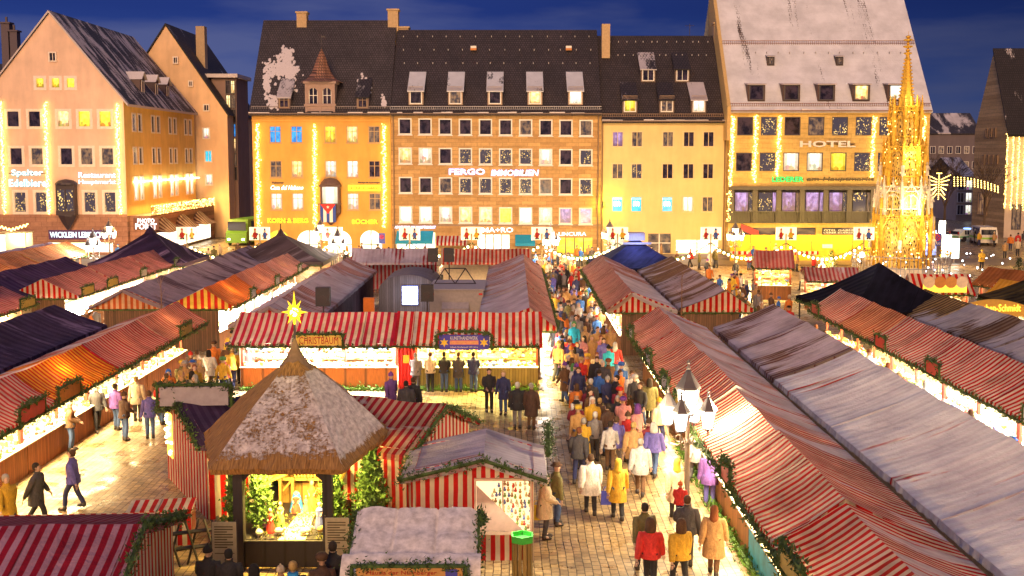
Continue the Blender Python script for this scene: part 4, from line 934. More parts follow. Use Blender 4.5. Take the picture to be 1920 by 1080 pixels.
for k in range(6):
    fairy(1890 + k * 11, 250, 1884 + k * 11, 392, Yn, 'white-gold light curtain strand on the stone hall, number %s from its corner' % ['one', 'two', 'three', 'four', 'five', 'six'][k] if False else ['light curtain strand nearest the corner of the stone hall', 'second light curtain strand from the corner of the stone hall', 'third light curtain strand from the corner of the stone hall', 'fourth light curtain strand from the corner of the stone hall', 'fifth light curtain strand from the corner of the stone hall', 'light curtain strand on the stone hall at the picture edge'][k], n=130, spread=.06, group='light curtain on the stone hall')
# bare street trees
def bare_tree(x, y, h, label, seed):
    r_ = random.Random(seed); b = empty('bare_tree', (x, y, 0), label, 'tree', 'bare trees in the street')
    t = MB(); c = MB()
    def grow(p, d, L, r, k):
        q = p + d * L; (t if k < 1 else c).bar(p, q, r, 5 if k < 2 else 3, r * .7, caps=False)
        if k >= 5: return
        for _ in range(3 if k else 4):
            dd = (d + Vector((r_.uniform(-1, 1), r_.uniform(-1, 1), r_.uniform(-.3, .7))) * .62).normalized(); grow(q, dd, L * r_.uniform(.62, .82), r * .62, k + 1)
    grow(Vector((0, 0, 0)), Vector((0, 0, 1)), h * .28, h * .018, 0)
    bk = plain((.11, .075, .05), .9, name='bark'); t.build('trunk', bk, b); c.build('crown', bk, b)
bare_tree(fx(1775, 150), 150, 11, 'taller bare tree left of the lit eagle ornament street', 2); bare_tree(fx(1850, 131), 131, 10.5, 'bare tree standing against the stone hall gable', 5); bare_tree(fx(1748, 160), 160, 12, 'bare tree just right of the hotel corner', 9)
# eagle-shaped light ornament across the street
og = empty('light_ornament', (fx(1762, 120), 120, fz(345, 120)), 'golden eagle-shaped light ornament hung across the side street', 'ornament')
m = MB(); n1 = MB()
def dots(mm, a, b, n, r=.07):
    for k in range(n): t = k / (n - 1); mm.octa((a[0] + (b[0] - a[0]) * t, 0, a[1] + (b[1] - a[1]) * t), r)
for s in (-1, 1):
    for k in range(5): dots(m, (s * .25, .5 - k * .28), (s * (1.25 - k * .14), 1.0 - k * .55), 7)
    dots(m, (s * .2, -1.1), (s * .75, -1.7), 5)
dots(m, (0, 1.1), (0, -1.7), 14); dots(m, (-.25, 1.2), (.25, 1.2), 4)
m.build('eagle_figure', FAIRY, og)
for s in (-1, 1):
    for k in range(14):
        xx = s * (1.7 + k * .38); zt = .75 - .012 * k * k * .5; dots(n1, (xx, zt), (xx + .05 * s, zt - .95 + .3 * (k / 14)), 5, .075)
n1.build('light_swag', FAIRY, og); n2 = MB(); n2.bar((-7, 0, 1.1), (7.5, 0, 1.0), .03); n2.build('cable', DARKM, og)
# ================================================================ MARKET STALLS
def nz(x, y, s=1.0): return noise.noise(Vector((x * s, y * s, 3.7)))
GOODC = [plain(c, .5, name='goods') for c in ((.75, .6, .3), (.65, .08, .05), (.8, .75, .6), (.25, .4, .08), (.7, .35, .05), (.15, .2, .5), (.45, .25, .1))]
def sagroof(m, L, ye, yr, yb, ze, zr, zb, sag=.10, seed=0, u0=0, mi=(0, 1), val=.17):
    nx = max(4, int(L / .45)); ny = 4
    def zz(x, t, a, b):
        s = math.sin(math.pi * t); k = abs(math.sin(math.pi * x / 2.9))
        return a + (b - a) * t - sag * s * (.5 + .5 * k) + (.05 * nz(x + seed * 5, t * 2, 1.3) - .05 * k) * (.4 + .6 * t)
    for side, (ya, za, yc, zc) in enumerate(((ye, ze, yr, zr), (yb, zb, yr, zr))):
        SL = math.dist((ya, za), (yc, zc)); vs = []; uv = []
        for i in range(nx + 1):
            x = L * i / nx
            for j in range(ny + 1):
                t = j / ny; vs.append((x, ya + (yc - ya) * t, zz(x, t, za, zc) if j < ny else zc - .05 * abs(math.sin(math.pi * x / 2.9)) + .05 * nz(x + seed * 5, 2, 1.3))); uv.append((x + u0, SL * t))
        fs = []
        for i in range(nx):
            for j in range(ny):
                a = i * (ny + 1) + j; q = (a, a + ny + 1, a + ny + 2, a + 1); fs.append(q if side == 0 else q[::-1])
        m.mesh(vs, fs, mi[side], uv)
        vs = []; uv = []; n2 = nx * 2
        for i in range(n2 + 1):
            x = L * i / n2; o = (-1 if side == 0 else 1) * (.02 + .05 * abs(nz(x * 3 + seed, 1))); z0 = zz(x, 0, za, zc)
            vs += [(x, ya, z0), (x, ya + o, z0 - val * (.8 + .3 * abs(math.sin(x * 7))))]; uv += [(x + u0, 0), (x + u0, -val)]
        m.mesh(vs, [(2 * i, 2 * i + 1, 2 * i + 3, 2 * i + 2) for i in range(n2)], mi[side] if side else mi[0], uv)
        for x in (0, L):                      # the canvas ends hang down a hand's width
            q = [(x, ya + (yc - ya) * j / ny, zz(x, j / ny, za, zc) if j < ny else zc - .05 * abs(math.sin(math.pi * x / 2.9)) + .05 * nz(x + seed * 5, 2, 1.3)) for j in range(ny + 1)]
            for a_, b_ in zip(q, q[1:]): m.face([(a_[0], a_[1], a_[2] - .2), (b_[0], b_[1], b_[2] - .2), b_, a_], [(x + u0, 0), (x + u0 + .1, 0), (x + u0 + .1, 1), (x + u0, 1)], mi[side])
def gable_end(m, x, ye, yr, yb, ze, zr, zb, mi, u0=0, drop=.18):
    ys = [ye + (yb - ye) * k / 16 for k in range(17)]; top = lambda y: ze + (zr - ze) * (y - ye) / (yr - ye) if y <= yr else zb + (zr - zb) * (yb - y) / (yb - yr)
    ys = sorted(ys + [yr])
    for a, b in zip(ys, ys[1:]):
        if b - a < 1e-5: continue
        z0 = min(ze, zb) - drop; m.face([(x, a, z0 + .05 * math.sin(a * 9)), (x, b, z0 + .05 * math.sin(b * 9)), (x, b, top(b)), (x, a, top(a))], [(a + u0, 0), (b + u0, 0), (b + u0, 1), (a + u0, 1)], mi)
def garland_mesh(m, pts, dens=70, spread=.055, size=.10, mi=0, baubles=True):
    for a, b in zip(pts, pts[1:]):
        a = Vector(a); b = Vector(b); L = (b - a).length; n = max(1, int(L / .18))
        for k in range(n):
            p = a.lerp(b, (k + rnd.random()) / n); p.z -= .03 * math.sin(k * 1.3); m.needles(p, spread, int(dens * .18), size, mi)
        m.bar(a, b, spread * .7, 5, m=mi, caps=False)
def goods_mesh(m, x0, x1, y0, y1, z, n, big=.16, nm=7):
    for _ in range(n):
        x = rnd.uniform(x0, x1); y = rnd.uniform(y0, y1); s = rnd.uniform(.4, 1) * big; k = rnd.random(); c = rnd.randrange(nm)
        if k < .4: m.box(x - s/2, x + s/2, y - s/2, y + s/2, z, z + s * rnd.uniform(.5, 1.6), c)
        elif k < .7: m.ball((x, y, z + s/2), s/2, c, 6, 4)
        else: m.lathe([(s * .35, 0), (s * .4, s * .8), (s * .12, s * 1.1), (s * .12, s * 1.5)], (x, y), 6, c, z)
NST = [0]
def stall(loc, rz, L, label, roofs, yr=1.45, yb=3.6, ze=2.4, zr=3.35, zb=2.4, ends=(False, False), front=True, light=(1, .80, .50), power=42, cy=.75, counter=None, group='long market stalls in rows', goods='trinkets', cat='market stall', endmat=None, near=1.0, signs=(), backdrop=None, glabel=None, glow=0, foot=False):
    """roofs = (front canvas, back canvas); local x runs along the row, the counter faces local -y, eave at y=0"""
    NST[0] += 1; sd_ = NST[0]
    b = empty('market_stall', loc, label, cat, group, rz)
    m = MB(); sagroof(m, L + .14, 0, yr, yb, ze + rnd.uniform(0, .03), zr + rnd.uniform(-.02, .05), zb, seed=sd_, u0=rnd.uniform(0, .3))
    m.build('canvas_roof', list(roofs), b, smooth=False)
    em = endmat or canvas(RED, CREAM, .30)
    for k, x in ((0, 0.0), (1, L)):
        if ends[k]:
            m = MB(); gable_end(m, x + (-.012 if k == 0 else .012), 0, yr, yb, ze - .01, zr - .03, zb - .01, 0); m.build('gable_canvas', em, b)
            m = MB(); garland_mesh(m, [(x + (-.05 if k == 0 else .05), .05, ze - .2), (x + (-.05 if k == 0 else .05), yb - .05, zb - .2)], 50 * near, .06, .11); m.build('gable_garland', GREEN, b)
            m = MB(); m.wallq((x, cy) if k else (x, yb - .25), (x, yb - .25) if k else (x, cy), 0, ze - .1); m.build('side_wall', planks((.13, .06, .03)), b)
    m = MB(); m.wallq((L, yb - .25), (0, yb - .25), 0, zb); m.wallq((0, yb - .26), (L, yb - .26), 0, zb, 0)
    m.build('back_wall', backdrop or plain((.78, .64, .42), .8, name='stall_back'), b)
    if front:
        m = MB(); m.box(.03, L - .03, cy, cy + .06, 0, .98); m.build('counter_front', counter or planks((.30, .11, .03)), b)
        m = MB(); m.box(.01, L - .01, cy - .1, cy + .75, .985, 1.03); m.build('counter_top', plain((.78, .66, .48), .5, name='counter_top'), b)
        m = MB(); m.box(-.05, .05, -.045, .045, 0, ze + .25 - 1.035); p0 = m.build('post', planks((.32, .06, .03)), b); p0.location = (.06, cy + .2, 1.035)
        for k in range(1, max(1, round(L / 2.6)) + 1): p1 = p0.copy(); col.objects.link(p1); p1.location = (.06 + (L - .12) * k / max(1, round(L / 2.6)), cy + .2, 1.035)
        if foot: m = MB(); garland_mesh(m, [(x, cy - .12, .08) for x in [L * k / int(L) for k in range(int(L) + 1)]], 150, .09, .12); m.build('foot_greenery', greens((.07, .16, .015)), b)
        m = MB(); garland_mesh(m, [(x, -.06 + .02 * math.sin(x * 2), ze - .10 - .05 * abs(math.sin(x * 1.2))) for x in [L * k / max(2, int(L)) for k in range(max(2, int(L)) + 1)]], 85 * near, .06, .11)
        for (sx, sw, st, smat) in signs: garland_mesh(m, [(sx - sw/2 - .06, -.1, ze - .1), (sx - sw/2 - .06, -.1, ze + .42), (sx + sw/2 + .06, -.1, ze + .42), (sx + sw/2 + .06, -.1, ze - .1)], 90 * near, .06, .11)
        m.build('garland', GREEN, b)
        for (sx, sw, st, smat) in signs:
            s_ = MB(); s_.box(sx - sw/2, sx + sw/2, -.12, -.07, ze - .05, ze + .38); o = s_.build('sign_board', smat, b)
            if st:
                for q, ln in enumerate(st):
                    t = text(ln, sw * .86, (0, 0, 0), plain((.42, .02, .02), name='red_paint') if smat.name.startswith('glow') or 1 else WHITE, None, height=.30 / len(st), depth=.006); t.parent = o; t.location = (sx, -.13, ze + .165 + (len(st) / 2 - .5 - q) * .36 / len(st))
        m = MB(); k = .3
        while k < L - .1: m.ball((k, .35, ze - .04), .075, 0, 6, 4); k += .6
        m.box(.2, L - .2, .34, .36, ze + .06, ze + .08, 1); m.build('bulb_row', [BULBW if light[2] > .6 else BULB, DARKM], b)
        lamp('stall_light', (L / 2, cy + .1, ze - .12), power * L / 4, light, 'AREA', L * .9, .5, rot=(R(16), 0, 0), parent=b)
        if glow: lamp('roof_glow', (L / 2, 1.0, ze + .25), glow, (1, .62, .22), size=.5, parent=b)
        if goods:
            g = MB(); n = int(L * 16 * near); goods_mesh(g, .15, L - .15, cy + .0, cy + .65, 1.032, n)
            for _ in range(int(L * 22 * near)):
                x = rnd.uniform(.1, L - .1); z = rnd.uniform(1.1, 2.1); s = rnd.uniform(.05, .11); c = rnd.randrange(7); y = yb - .45 - rnd.random() * .25
                g.box(x - s, x + s, y, y + s, z, z + s * rnd.uniform(1, 2.2), c)
            for z in (1.08, 1.45, 1.85): g.box(.05, L - .05, yb - .55, yb - .27, z - .03, z, 6)
            o = g.build('goods', GOODC, b, world=False); o.parent = None
            o.location = b.location; o.rotation_euler = b.rotation_euler
            tag(o, glabel or ' '.join(('goods under the ' + label).replace(' stall', ' roof', 1).replace('roof roof', 'roof').split()[:15]), 'goods', 'goods laid out on the stalls', 'stuff')
    return b
def canv(snow_f=0.0, snow_b=0.0, tf=None, tb=None, seed=0, sc=(.62, .56, .60), p=.27, cream=None, pf=(1.1, .28)):
    return (canvas(tf or RED, cream or CREAM, p, snow_f, sc, seed, pf), canvas(tb or tf or RED, cream or CREAM, p, snow_b, sc, seed + 3, (1.1, .28)))
H90 = math.pi / 2
BROWNR = (.16, .05, .04); DREAM = (.30, .22, .18); YS = plain((.75, .52, .10), .6, name='yellow_sign'); REDS = plain((.5, .04, .03), .6, name='red_sign'); WHS = plain((.7, .66, .6), .6, name='white_sign')
# R1: the near right row, counters towards the lane
segs = [(48.3, 42.6, 0, .62, 1), (42.6, 36.9, 0, .68, 2), (36.9, 31.5, 0, .58, 3), (31.5, 26.3, 0, .52, 4), (26.3, 21.0, 0, .34, 5), (21.0, 14.5, 0, .40, 6)]
nm = ['far-end striped stall of the right lane row, below the twin red-white gables', 'second striped stall of the right lane row, deep red canvas', 'striped stall behind the four-armed lamp, orange-lit canvas', 'brightest striped stall right of the lamp post, almost white canvas', 'striped stall with blue counter panels right of the near lane', 'nearest striped stall, cut by the bottom right edge']
sg = [[(2.8, 1.1, None, WHS)], [(3, 1.2, None, WHS)], [(1.5, 1.2, None, WHS), (4.4, 1.1, None, YS)], [], [(1.2, .9, None, REDS)], [(2, 1.6, None, YS)]]
PANB = plain((.04, .36, .55), .5, 0, .5, 2.5, name='blue_picture_panel')
for i, (a, c, sf, sb, s_) in enumerate(segs):
    stall((5.25, a, 0), -H90, a - c, nm[i], canv(sf, sb, seed=s_, p=.26 if i < 3 else .235), yr=1.45, yb=3.65, ze=2.45, zr=3.4 - .08 * (i % 2), ends=(i == 0, False), near=1 if i < 3 else 1.6, signs=sg[i], power=60 if i == 3 else 60 if i < 3 else 36, light=(1, .72, .34) if i != 3 else (1, .82, .5), counter=None if i < 4 else PANB, foot=i > 1)
# R2: snow-covered row behind it
segs = [(48.6, 43.3, .55), (43.3, 37.2, .62), (37.2, 30.5, .78), (30.5, 22.5, .76), (22.5, 14.5, .80)]
nm = ['snow-covered roof with brown bare streaks at the far end of the second right row', 'snow-covered roof with brown streaks, second from the far end of the snowy row', 'long white snow-covered roof in the middle of the snowy row', 'white snow-covered roof with two red bare patches in the snowy row', 'nearest white snow-covered roof of the second row, at the right edge']
for i, (a, c, s) in enumerate(segs):
    stall((13.55, c, 0), H90, a - c, nm[i], canv(s - .15, s, (.25, .04, .03) if i < 2 else RED, BROWNR if i < 2 else RED, i + 11, (.56, .48, .53) if i < 2 else (.84, .83, .92), p=.30, cream=DREAM if i < 2 else CREAM), yr=1.5, yb=4.25, ze=2.45, zr=3.45, zb=2.35, ends=(False, i == 0 and False), power=45, near=.35, light=(1, .85, .55))  # nearer roofs get whiter snow: lamp light put into its colour
# R3: striped row, counters to the second lane
segs = [(54.5, 49.5, 0), (49.5, 45, 0), (45, 39.5, 0), (39.5, 33.5, 0), (33.5, 27, 0), (27, 20, 0)]
nm = ['far-end deep red striped stall of the far right row beside the black tent', 'orange-brown striped stall, second of the far right row', 'red striped stall with a long green garland in the middle of the far right row', 'red striped stall with white-lit glassware in the far right row', 'red striped stall near the right edge with a small white sign', 'striped stall cut off by the right edge']
for i, (a, c, s) in enumerate(segs):
    stall((15.3, a, 0), -H90, a - c, nm[i], canv(s, .8, (.42, .05, .03) if i == 1 else RED, seed=i + 21, cream=(.70, .42, .2) if i == 1 else CREAM), yr=1.6, yb=3.6, ze=2.4, zr=3.4, ends=(False, False), near=1, power=60, light=(1, .92, .80) if i > 1 else (1, .74, .35), signs=[(1.5, 1.1, None, REDS)] if i in (0, 2, 3) else [(3, 1.2, None, WHS)] if i == 4 else [])
# R4: brown/snow row behind
for i, (a, c, s, lb) in enumerate(((55.5, 50, .25, 'brown wooden-looking striped roof behind the black tent, right side'), (50, 43, .55, 'half snow-covered dark striped roof at the right, with long black bare streaks'), (43, 36, .72, 'snow-covered dark roof cut by the right edge behind the striped far row'), (36, 28, .7, 'dark snowy roof hidden mostly by the frame edge at far right'))):
    stall((23.6, c, 0), H90, a - c, lb, canv(s, s, (.10, .05, .03), (.10, .05, .03), i + 31, (.45, .42, .46), p=.34, cream=(.40, .26, .09) if i == 0 else (.2, .14, .1)), yr=1.9, yb=4.0, ze=2.4, zr=3.3, near=.3, power=25)
# R0 twin blocks beyond
stall((4.85, 74, 0), -H90, 10, 'weathered red-brown striped stall half way down the crowded lane, right side', canv(.0, .5, (.42, .06, .04), seed=41, cream=(.55, .42, .33)), yr=1.3, yb=3.6, ze=2.4, zr=3.35, power=60)
stall((4.85, 64, 0), -H90, 9.9, 'weathered striped stall with red-white gable facing the camera, right of the crowded lane', canv(.1, .72, (.42, .07, .05), seed=42, cream=(.52, .38, .30)), yr=1.3, yb=3.6, ze=2.4, zr=3.35, ends=(False, True), power=70)
stall((12.4, 54.2, 0), H90, 10, 'dark streaked roof with a red and white gable, right of the weathered striped stall', canv(.3, .52, (.14, .05, .04), seed=43, cream=(.30, .20, .12), sc=(.5, .42, .46)), yr=1.4, yb=3.75, ze=2.4, zr=3.35, ends=(True, False), power=60)
stall((12.4, 64.2, 0), H90, 9, 'dark brown roof next to the pointed blue-lit tent', canv(.2, .35, (.14, .05, .04), seed=44, cream=(.35, .24, .12)), yr=1.4, yb=3.75, ze=2.4, zr=3.35, power=40)
# centre block
MIDC = (RED, (.74, .64, .50))
stall((-11.9, 44.3, 0), 0, 6.9, 'white-lit stall with a long clean red and white striped roof behind the straw roof', (canvas((.45, .02, .05), (.74, .60, .45), .29), canvas(RED, CREAM, .29)), yr=1.95, yb=3.9, ze=2.35, zr=3.4, near=1.7, power=190, light=(1, .95, .86), ends=(True, False), cy=1.7, signs=[(5.7 - 1.9, 1.9, ['CHRISTBAUM'], YS)], counter=planks((.52, .17, .035), .9, True), foot=True, glabel='rows of glass ornaments glittering white in the stall behind the straw roof')
stall((-4.25, 44.3, 0), 0, 5.4, 'yellow-lit wooden toy stall with a blue name board under its striped roof', (canvas((.58, .025, .018), (.80, .70, .56), .29), canvas(RED, CREAM, .29)), yr=1.95, yb=3.9, ze=2.35, zr=3.4, near=1.7, power=150, light=(1, .80, .22), cy=1.7, counter=planks((.30, .22, .05), .13), signs=[], foot=True, glabel='yellow-lit wooden toys and figures on the toy stall')
pv = empty('booth_curtain', (-4.6, 46.0, 0), 'bright red curtain with a yellow notice between the white-lit and the yellow-lit stall', 'curtain')
m = MB()
for k in range(10): x = -.38 + k * .076; m.face([(x, .05 * (k % 2), .1), (x + .076, .05 * ((k + 1) % 2), .1), (x + .076, .05 * ((k + 1) % 2), 2.2), (x, .05 * (k % 2), 2.2)])
m.build('cloth', plain((.62, .02, .02), .8, name='red_curtain'), pv); m = MB(); m.box(-.16, .1, -.03, -.01, 1.2, 1.55); m.build('notice', plain((.8, .55, .05), name='yellow_paper'), pv)
# roof bay between the two, continuous stripes
stall((-5.0, 44.3, 0), 0, .75, 'narrow striped roof bay over the red curtain', (canvas((.52, .02, .03), (.76, .66, .52), .29), canvas(RED, CREAM, .29)), yr=1.95, yb=3.9, ze=2.35, zr=3.4, near=1, power=5, cy=1.9, goods=None, counter=plain((.5, .02, .02), name='red_board'))
tb = empty('name_board', (-2.0, 44.05, 2.42), 'blue wooden toy maker name board with two yellow stars framed in fir', 'sign')
m = MB(); m.box(-1.05, 1.05, 0, .05, -.28, .35); m.build('board', plain((.06, .04, .42), .5, name='blue_board'), tb)
m = MB(); m.box(-.6, .6, -.012, -.001, -.06, .12); m.build('stripe', plain((.75, .25, .2), name='salmon'), tb)
for s_, z_, h_, mt in (('KUNSTHANDWERK', .22, .15, WHITE), ('HOLZSPIELWAREN', .03, .11, YS), ('Lübeck Großenwolf 1891 Jahre', -.17, .09, WHITE)): text(s_, 1.15, (-2.0, 44.03, 2.42 + z_), mt, tb, height=h_, depth=.005)
m = MB()
for s in (-1, 1):
    m.face([(s * .83 + (.2 if k % 2 == 0 else .09) * math.sin(math.pi * k / 6), -.02, .03 + (.2 if k % 2 == 0 else .09) * math.cos(math.pi * k / 6)) for k in range(12)])
m.build('star', plain((.85, .55, .05), name='yellow_star'), tb)
m = MB(); garland_mesh(m, [(-1.15, 0, -.3), (-1.15, 0, .36), (-.5, 0, .5), (.5, 0, .5), (1.15, 0, .36), (1.15, 0, -.3)], 170, .07, .11); m.build('fir_frame', GREEN, tb)
for i, (a, c, s) in enumerate(((49.2, 57, .62), (57, 65, .70), (65, 73, .45))):
    stall((-13.2, c, 0), -H90, c - a, ['grey snowy roof with a dark speaker in front, left side of the courtyard', 'grey snowy roof, middle of the courtyard left row', 'faded red and grey roof at the far end of the courtyard left row'][i], canv(s, s + .05, (.30, .06, .06), (.30, .05, .05), i + 51, (.46, .40, .46), p=.3, cream=(.45, .36, .33)), yr=1.9, yb=3.9, ze=2.4, zr=3.3, near=.35, power=60, light=(1, .9, .75), ends=(False, i == 0), backdrop=canvas((.12, .03, .05), (.2, .16, .2), .3))
for i, (a, c) in enumerate(((48.3, 57.5), (57.5, 66.5), (66.5, 75))):
    stall((2.05, a, 0), H90, c - a, ['snow-dusted stall with red side facing the crowded lane, right end of the toy stall', 'snow-dusted stall, middle of the courtyard right row', 'far stall of the courtyard right row, white-lit at its end'][i], canv(.12, .70 - .1 * i, (.52, .10, .06), (.28, .06, .06), i + 61, (.46, .40, .46), p=.3, cream=(.62, .42, .34)), yr=1.25, yb=3.7, ze=2.4, zr=3.35, near=.8, power=80, light=(1, .88, .66), ends=(i == 0, False), backdrop=canvas((.08, .03, .05), (.16, .13, .17), .3))
stall((-12.0, 78.6, 0), 0, 6.2, 'snowy bluish striped roof at the back left of the courtyard', (canvas((.35, .04, .06), (.5, .42, .45), .3, .62, (.56, .5, .62), 7), canvas()), yr=1.2, yb=3.4, ze=2.35, zr=3.3, front=False, backdrop=canvas((.35, .03, .05), (.4, .33, .36), .3))
stall((-5.3, 78.6, 0), 0, 6.6, 'brightly lit orange-red striped roof at the back right of the courtyard', (canvas((.60, .05, .03), (.75, .50, .36), .3), canvas()), yr=1.2, yb=3.4, ze=2.35, zr=3.3, front=False)
# left lane rows
segs = [(44.8, 50.2, 0), (38.9, 44.8, 0), (33.5, 38.9, 0), (27.0, 33.5, 0), (20.0, 27.0, 0)]
nm = ['pale red striped stall, far end of the left near row, yellow sign', 'darker red striped stall, second of the left near row', 'orange-glowing striped stall in the left near row with a framed sign', 'striped stall at the left edge with gingerbread counter', 'stall cut by the left edge, nearest of the left row']
for i, (a, c, s) in enumerate(segs):
    stall((-14.55, a, 0), H90, c - a, nm[i], canv(0, .6, [(.55, .06, .04), (.45, .02, .04), (.62, .03, .01), (.50, .03, .05), RED][i], seed=i + 71, cream=[(.68, .42, .30), (.60, .34, .27), (.85, .42, .03), (.60, .44, .40), CREAM][i], p=.24), yr=1.35, yb=3.9, ze=2.4, zr=3.3, near=1.1, power=85, light=(1, .76, .36), counter=planks((.36, .12, .04), .13), signs=[[(2, 1.5, None, YS)], [], [(.8, 1.6, None, plain((.6, .22, .03), name='orange_sign'))], [(4.6, 1.6, None, REDS)], []][i], goods='gingerbread and toys', cy=1.0, glow=(40, 15, 150, 30, 10)[i])  # third stall: the glow from beneath is also put into its orange canvas
for i, (a, c) in enumerate(((41, 49), (33, 41), (24, 33))):
    stall((-24.2, c, 0), -H90, c - a, ['purple shaded roof corner at the left, in front of the white-lit passage', 'purple shaded roof at the left edge with dark wet streaks', 'dark purple roof at the lower left edge'][i], canv(.45, .28, (.055, .035, .08), (.05, .03, .08), i + 81, (.24, .16, .30), p=.5, cream=(.075, .05, .11)), yr=3.0, yb=5.4, ze=2.4, zr=3.35, near=.3, power=30)  # purple dusk shade put into the canvas and snow colours
for i, (a, c) in enumerate(((55.3, 61.5), (61.5, 68.5), (68.5, 76))):
    stall((-14.6, a, 0), H90, c - a, ['orange striped stall whose yellow-striped gable faces the left lane', 'salmon striped stall with a long snowy-white counter light, left lane', 'pale striped stall at the far end of the left lane, brightly lit'][i], canv(0, .5, [(.66, .10, .02), (.58, .12, .07), (.55, .12, .09)][i], seed=i + 91, cream=[(.80, .28, .06), (.74, .40, .28), (.75, .5, .4)][i], p=.3), yr=1.5, yb=3.5, ze=2.4, zr=3.35, near=.8, power=170, light=(1, .93, .8), ends=(i == 0, False), endmat=canvas((.62, .03, .02), (.86, .62, .10), .36), signs=[(4, 1, None, WHS)], glow=(110, 30, 30)[i])
for i, (a, c) in enumerate(((55.3, 64), (64, 73), (73, 82))):
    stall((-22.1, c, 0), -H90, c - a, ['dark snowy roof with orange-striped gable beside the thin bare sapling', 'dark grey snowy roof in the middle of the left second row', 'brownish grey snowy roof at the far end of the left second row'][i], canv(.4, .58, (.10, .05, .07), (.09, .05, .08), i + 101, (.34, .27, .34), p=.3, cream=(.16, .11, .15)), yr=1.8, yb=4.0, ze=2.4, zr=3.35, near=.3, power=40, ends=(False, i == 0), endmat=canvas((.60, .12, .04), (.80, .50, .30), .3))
for i, (a, c) in enumerate(((59.5, 66), (66, 73), (73, 81))):
    stall((-24.4, a, 0), H90, c - a, ['rose striped stall with two yellow signs and striped gable, far left', 'rose striped stall with a hanging swag of canvas, far left', 'salmon striped stall nearest the sandstone arcade, far left'][i], canv(0, .3, (.45, .07, .07), seed=i + 111, cream=(.62, .33, .24), p=.3), yr=2.0, yb=4.0, ze=2.4, zr=3.35, near=.6, power=260 if i == 0 else 120, light=(1, .95, .85), ends=(i == 0, False), signs=[(1.2, 1.6, None, YS), (5, 1.6, None, YS)] if i == 0 else [(4, 1, None, WHS)])
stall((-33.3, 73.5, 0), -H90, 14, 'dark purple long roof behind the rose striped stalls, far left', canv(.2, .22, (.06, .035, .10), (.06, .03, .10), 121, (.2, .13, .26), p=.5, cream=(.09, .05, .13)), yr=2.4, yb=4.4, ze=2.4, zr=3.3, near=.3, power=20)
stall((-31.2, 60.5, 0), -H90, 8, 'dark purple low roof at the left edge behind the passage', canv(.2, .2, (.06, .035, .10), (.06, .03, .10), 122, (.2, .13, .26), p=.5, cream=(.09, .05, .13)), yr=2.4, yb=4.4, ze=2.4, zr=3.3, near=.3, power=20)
stall((-25.5, 46.5, 0), H90, 10.5, 'rose striped stall corner with framed yellow sign at the left edge', canv(0, .3, (.40, .06, .08), seed=123, cream=(.50, .26, .26), p=.3), yr=2.0, yb=4.0, ze=2.4, zr=3.3, near=.7, power=90, light=(1, .75, .35), signs=[(9, 1.6, None, YS)])
for i, (a, c) in enumerate(((70, 77), (77, 86))):
    stall((-34.0, a, 0), H90, c - a, ['orange striped roof at the left, left of the bright lamp cluster', 'orange striped roof glowing white under the lamp cluster, far left'][i], canv(0, .3, (.60, .10, .04), seed=i + 131, cream=(.78, .42, .16), p=.3), yr=2.0, yb=4.2, ze=2.4, zr=3.4, near=.5, power=70)
stall((-38.5, 84, 0), -H90, 10, 'grey snowy roof at the left edge below the dark oriel', canv(.8, .8, seed=141, sc=(.5, .42, .56)), yr=2.0, yb=4.2, ze=2.5, zr=3.5, near=.3, power=30)
# small stalls around the fountain
stall((23.3, 61.5, 0), R(-4), 3.4, 'small striped stall with pumpkin-coloured roof figures behind the black tent', canv(0, 0, seed=151, p=.36), yr=1.2, yb=2.4, ze=2.3, zr=3.3, ends=(True, True), near=1, power=40, light=(1, .8, .4))
stall((17.2, 75, 0), R(-8), 2.6, 'small hut with a striped gable and lit yellow window in the middle distance', canv(.0, .0, (.50, .10, .09), seed=152, cream=(.58, .28, .24)), yr=1.2, yb=2.6, ze=2.4, zr=3.5, ends=(True, True), near=1, power=60, light=(1, .78, .3))
stall((19.6, 70.5, 0), R(-6), 3.4, 'low rose striped booth roof left of the black tent top', canv(.1, .1, (.38, .05, .06), seed=153, cream=(.5, .34, .32)), yr=1.2, yb=2.6, ze=2.0, zr=2.8, near=1, power=30)
stall((28.6, 66, 0), R(-60), 3.2, 'wooden-roofed hut with striped gable right of the fountain', canv(.0, .0, (.34, .11, .03), seed=154, cream=(.40, .14, .04)), yr=1.6, yb=3.2, ze=2.3, zr=3.3, ends=(True, True), near=.6, power=20)
stall((27.2, 61.0, 0), R(-60), 3.0, 'yellow-roofed hut with striped front below the wooden-roofed hut', canv(.0, .0, (.70, .33, .03), seed=155, cream=(.78, .40, .05)), yr=1.4, yb=2.8, ze=2.3, zr=3.1, ends=(True, True), near=.6, power=20)
for px_, py_, w in ((23.9, 61.6, .5),):
    o = empty('roof_figures', (24.9, 60.9, 2.5), 'yellow board with four round gingerbread faces standing on the small striped stall', 'board')
    m = MB(); m.box(-1.25, 1.25, 0, .06, -.1, .4); m.build('board', emit((1, .6, .05), .8, 'yellow_lit_board'), o)
    for k in range(4): m = MB(); m.lathe([(.02, -.04), (.34, -.03), (.34, .03), (.02, .04)], n=14); q = m.build('round_face', plain(((.8, .6, .4), (.6, .25, .06), (.65, .3, .08), (.8, .65, .5))[k], name='face_paint'), o); q.rotation_euler = (H90, 0, 0); q.location = (-.95 + k * .63, -.06, .5)

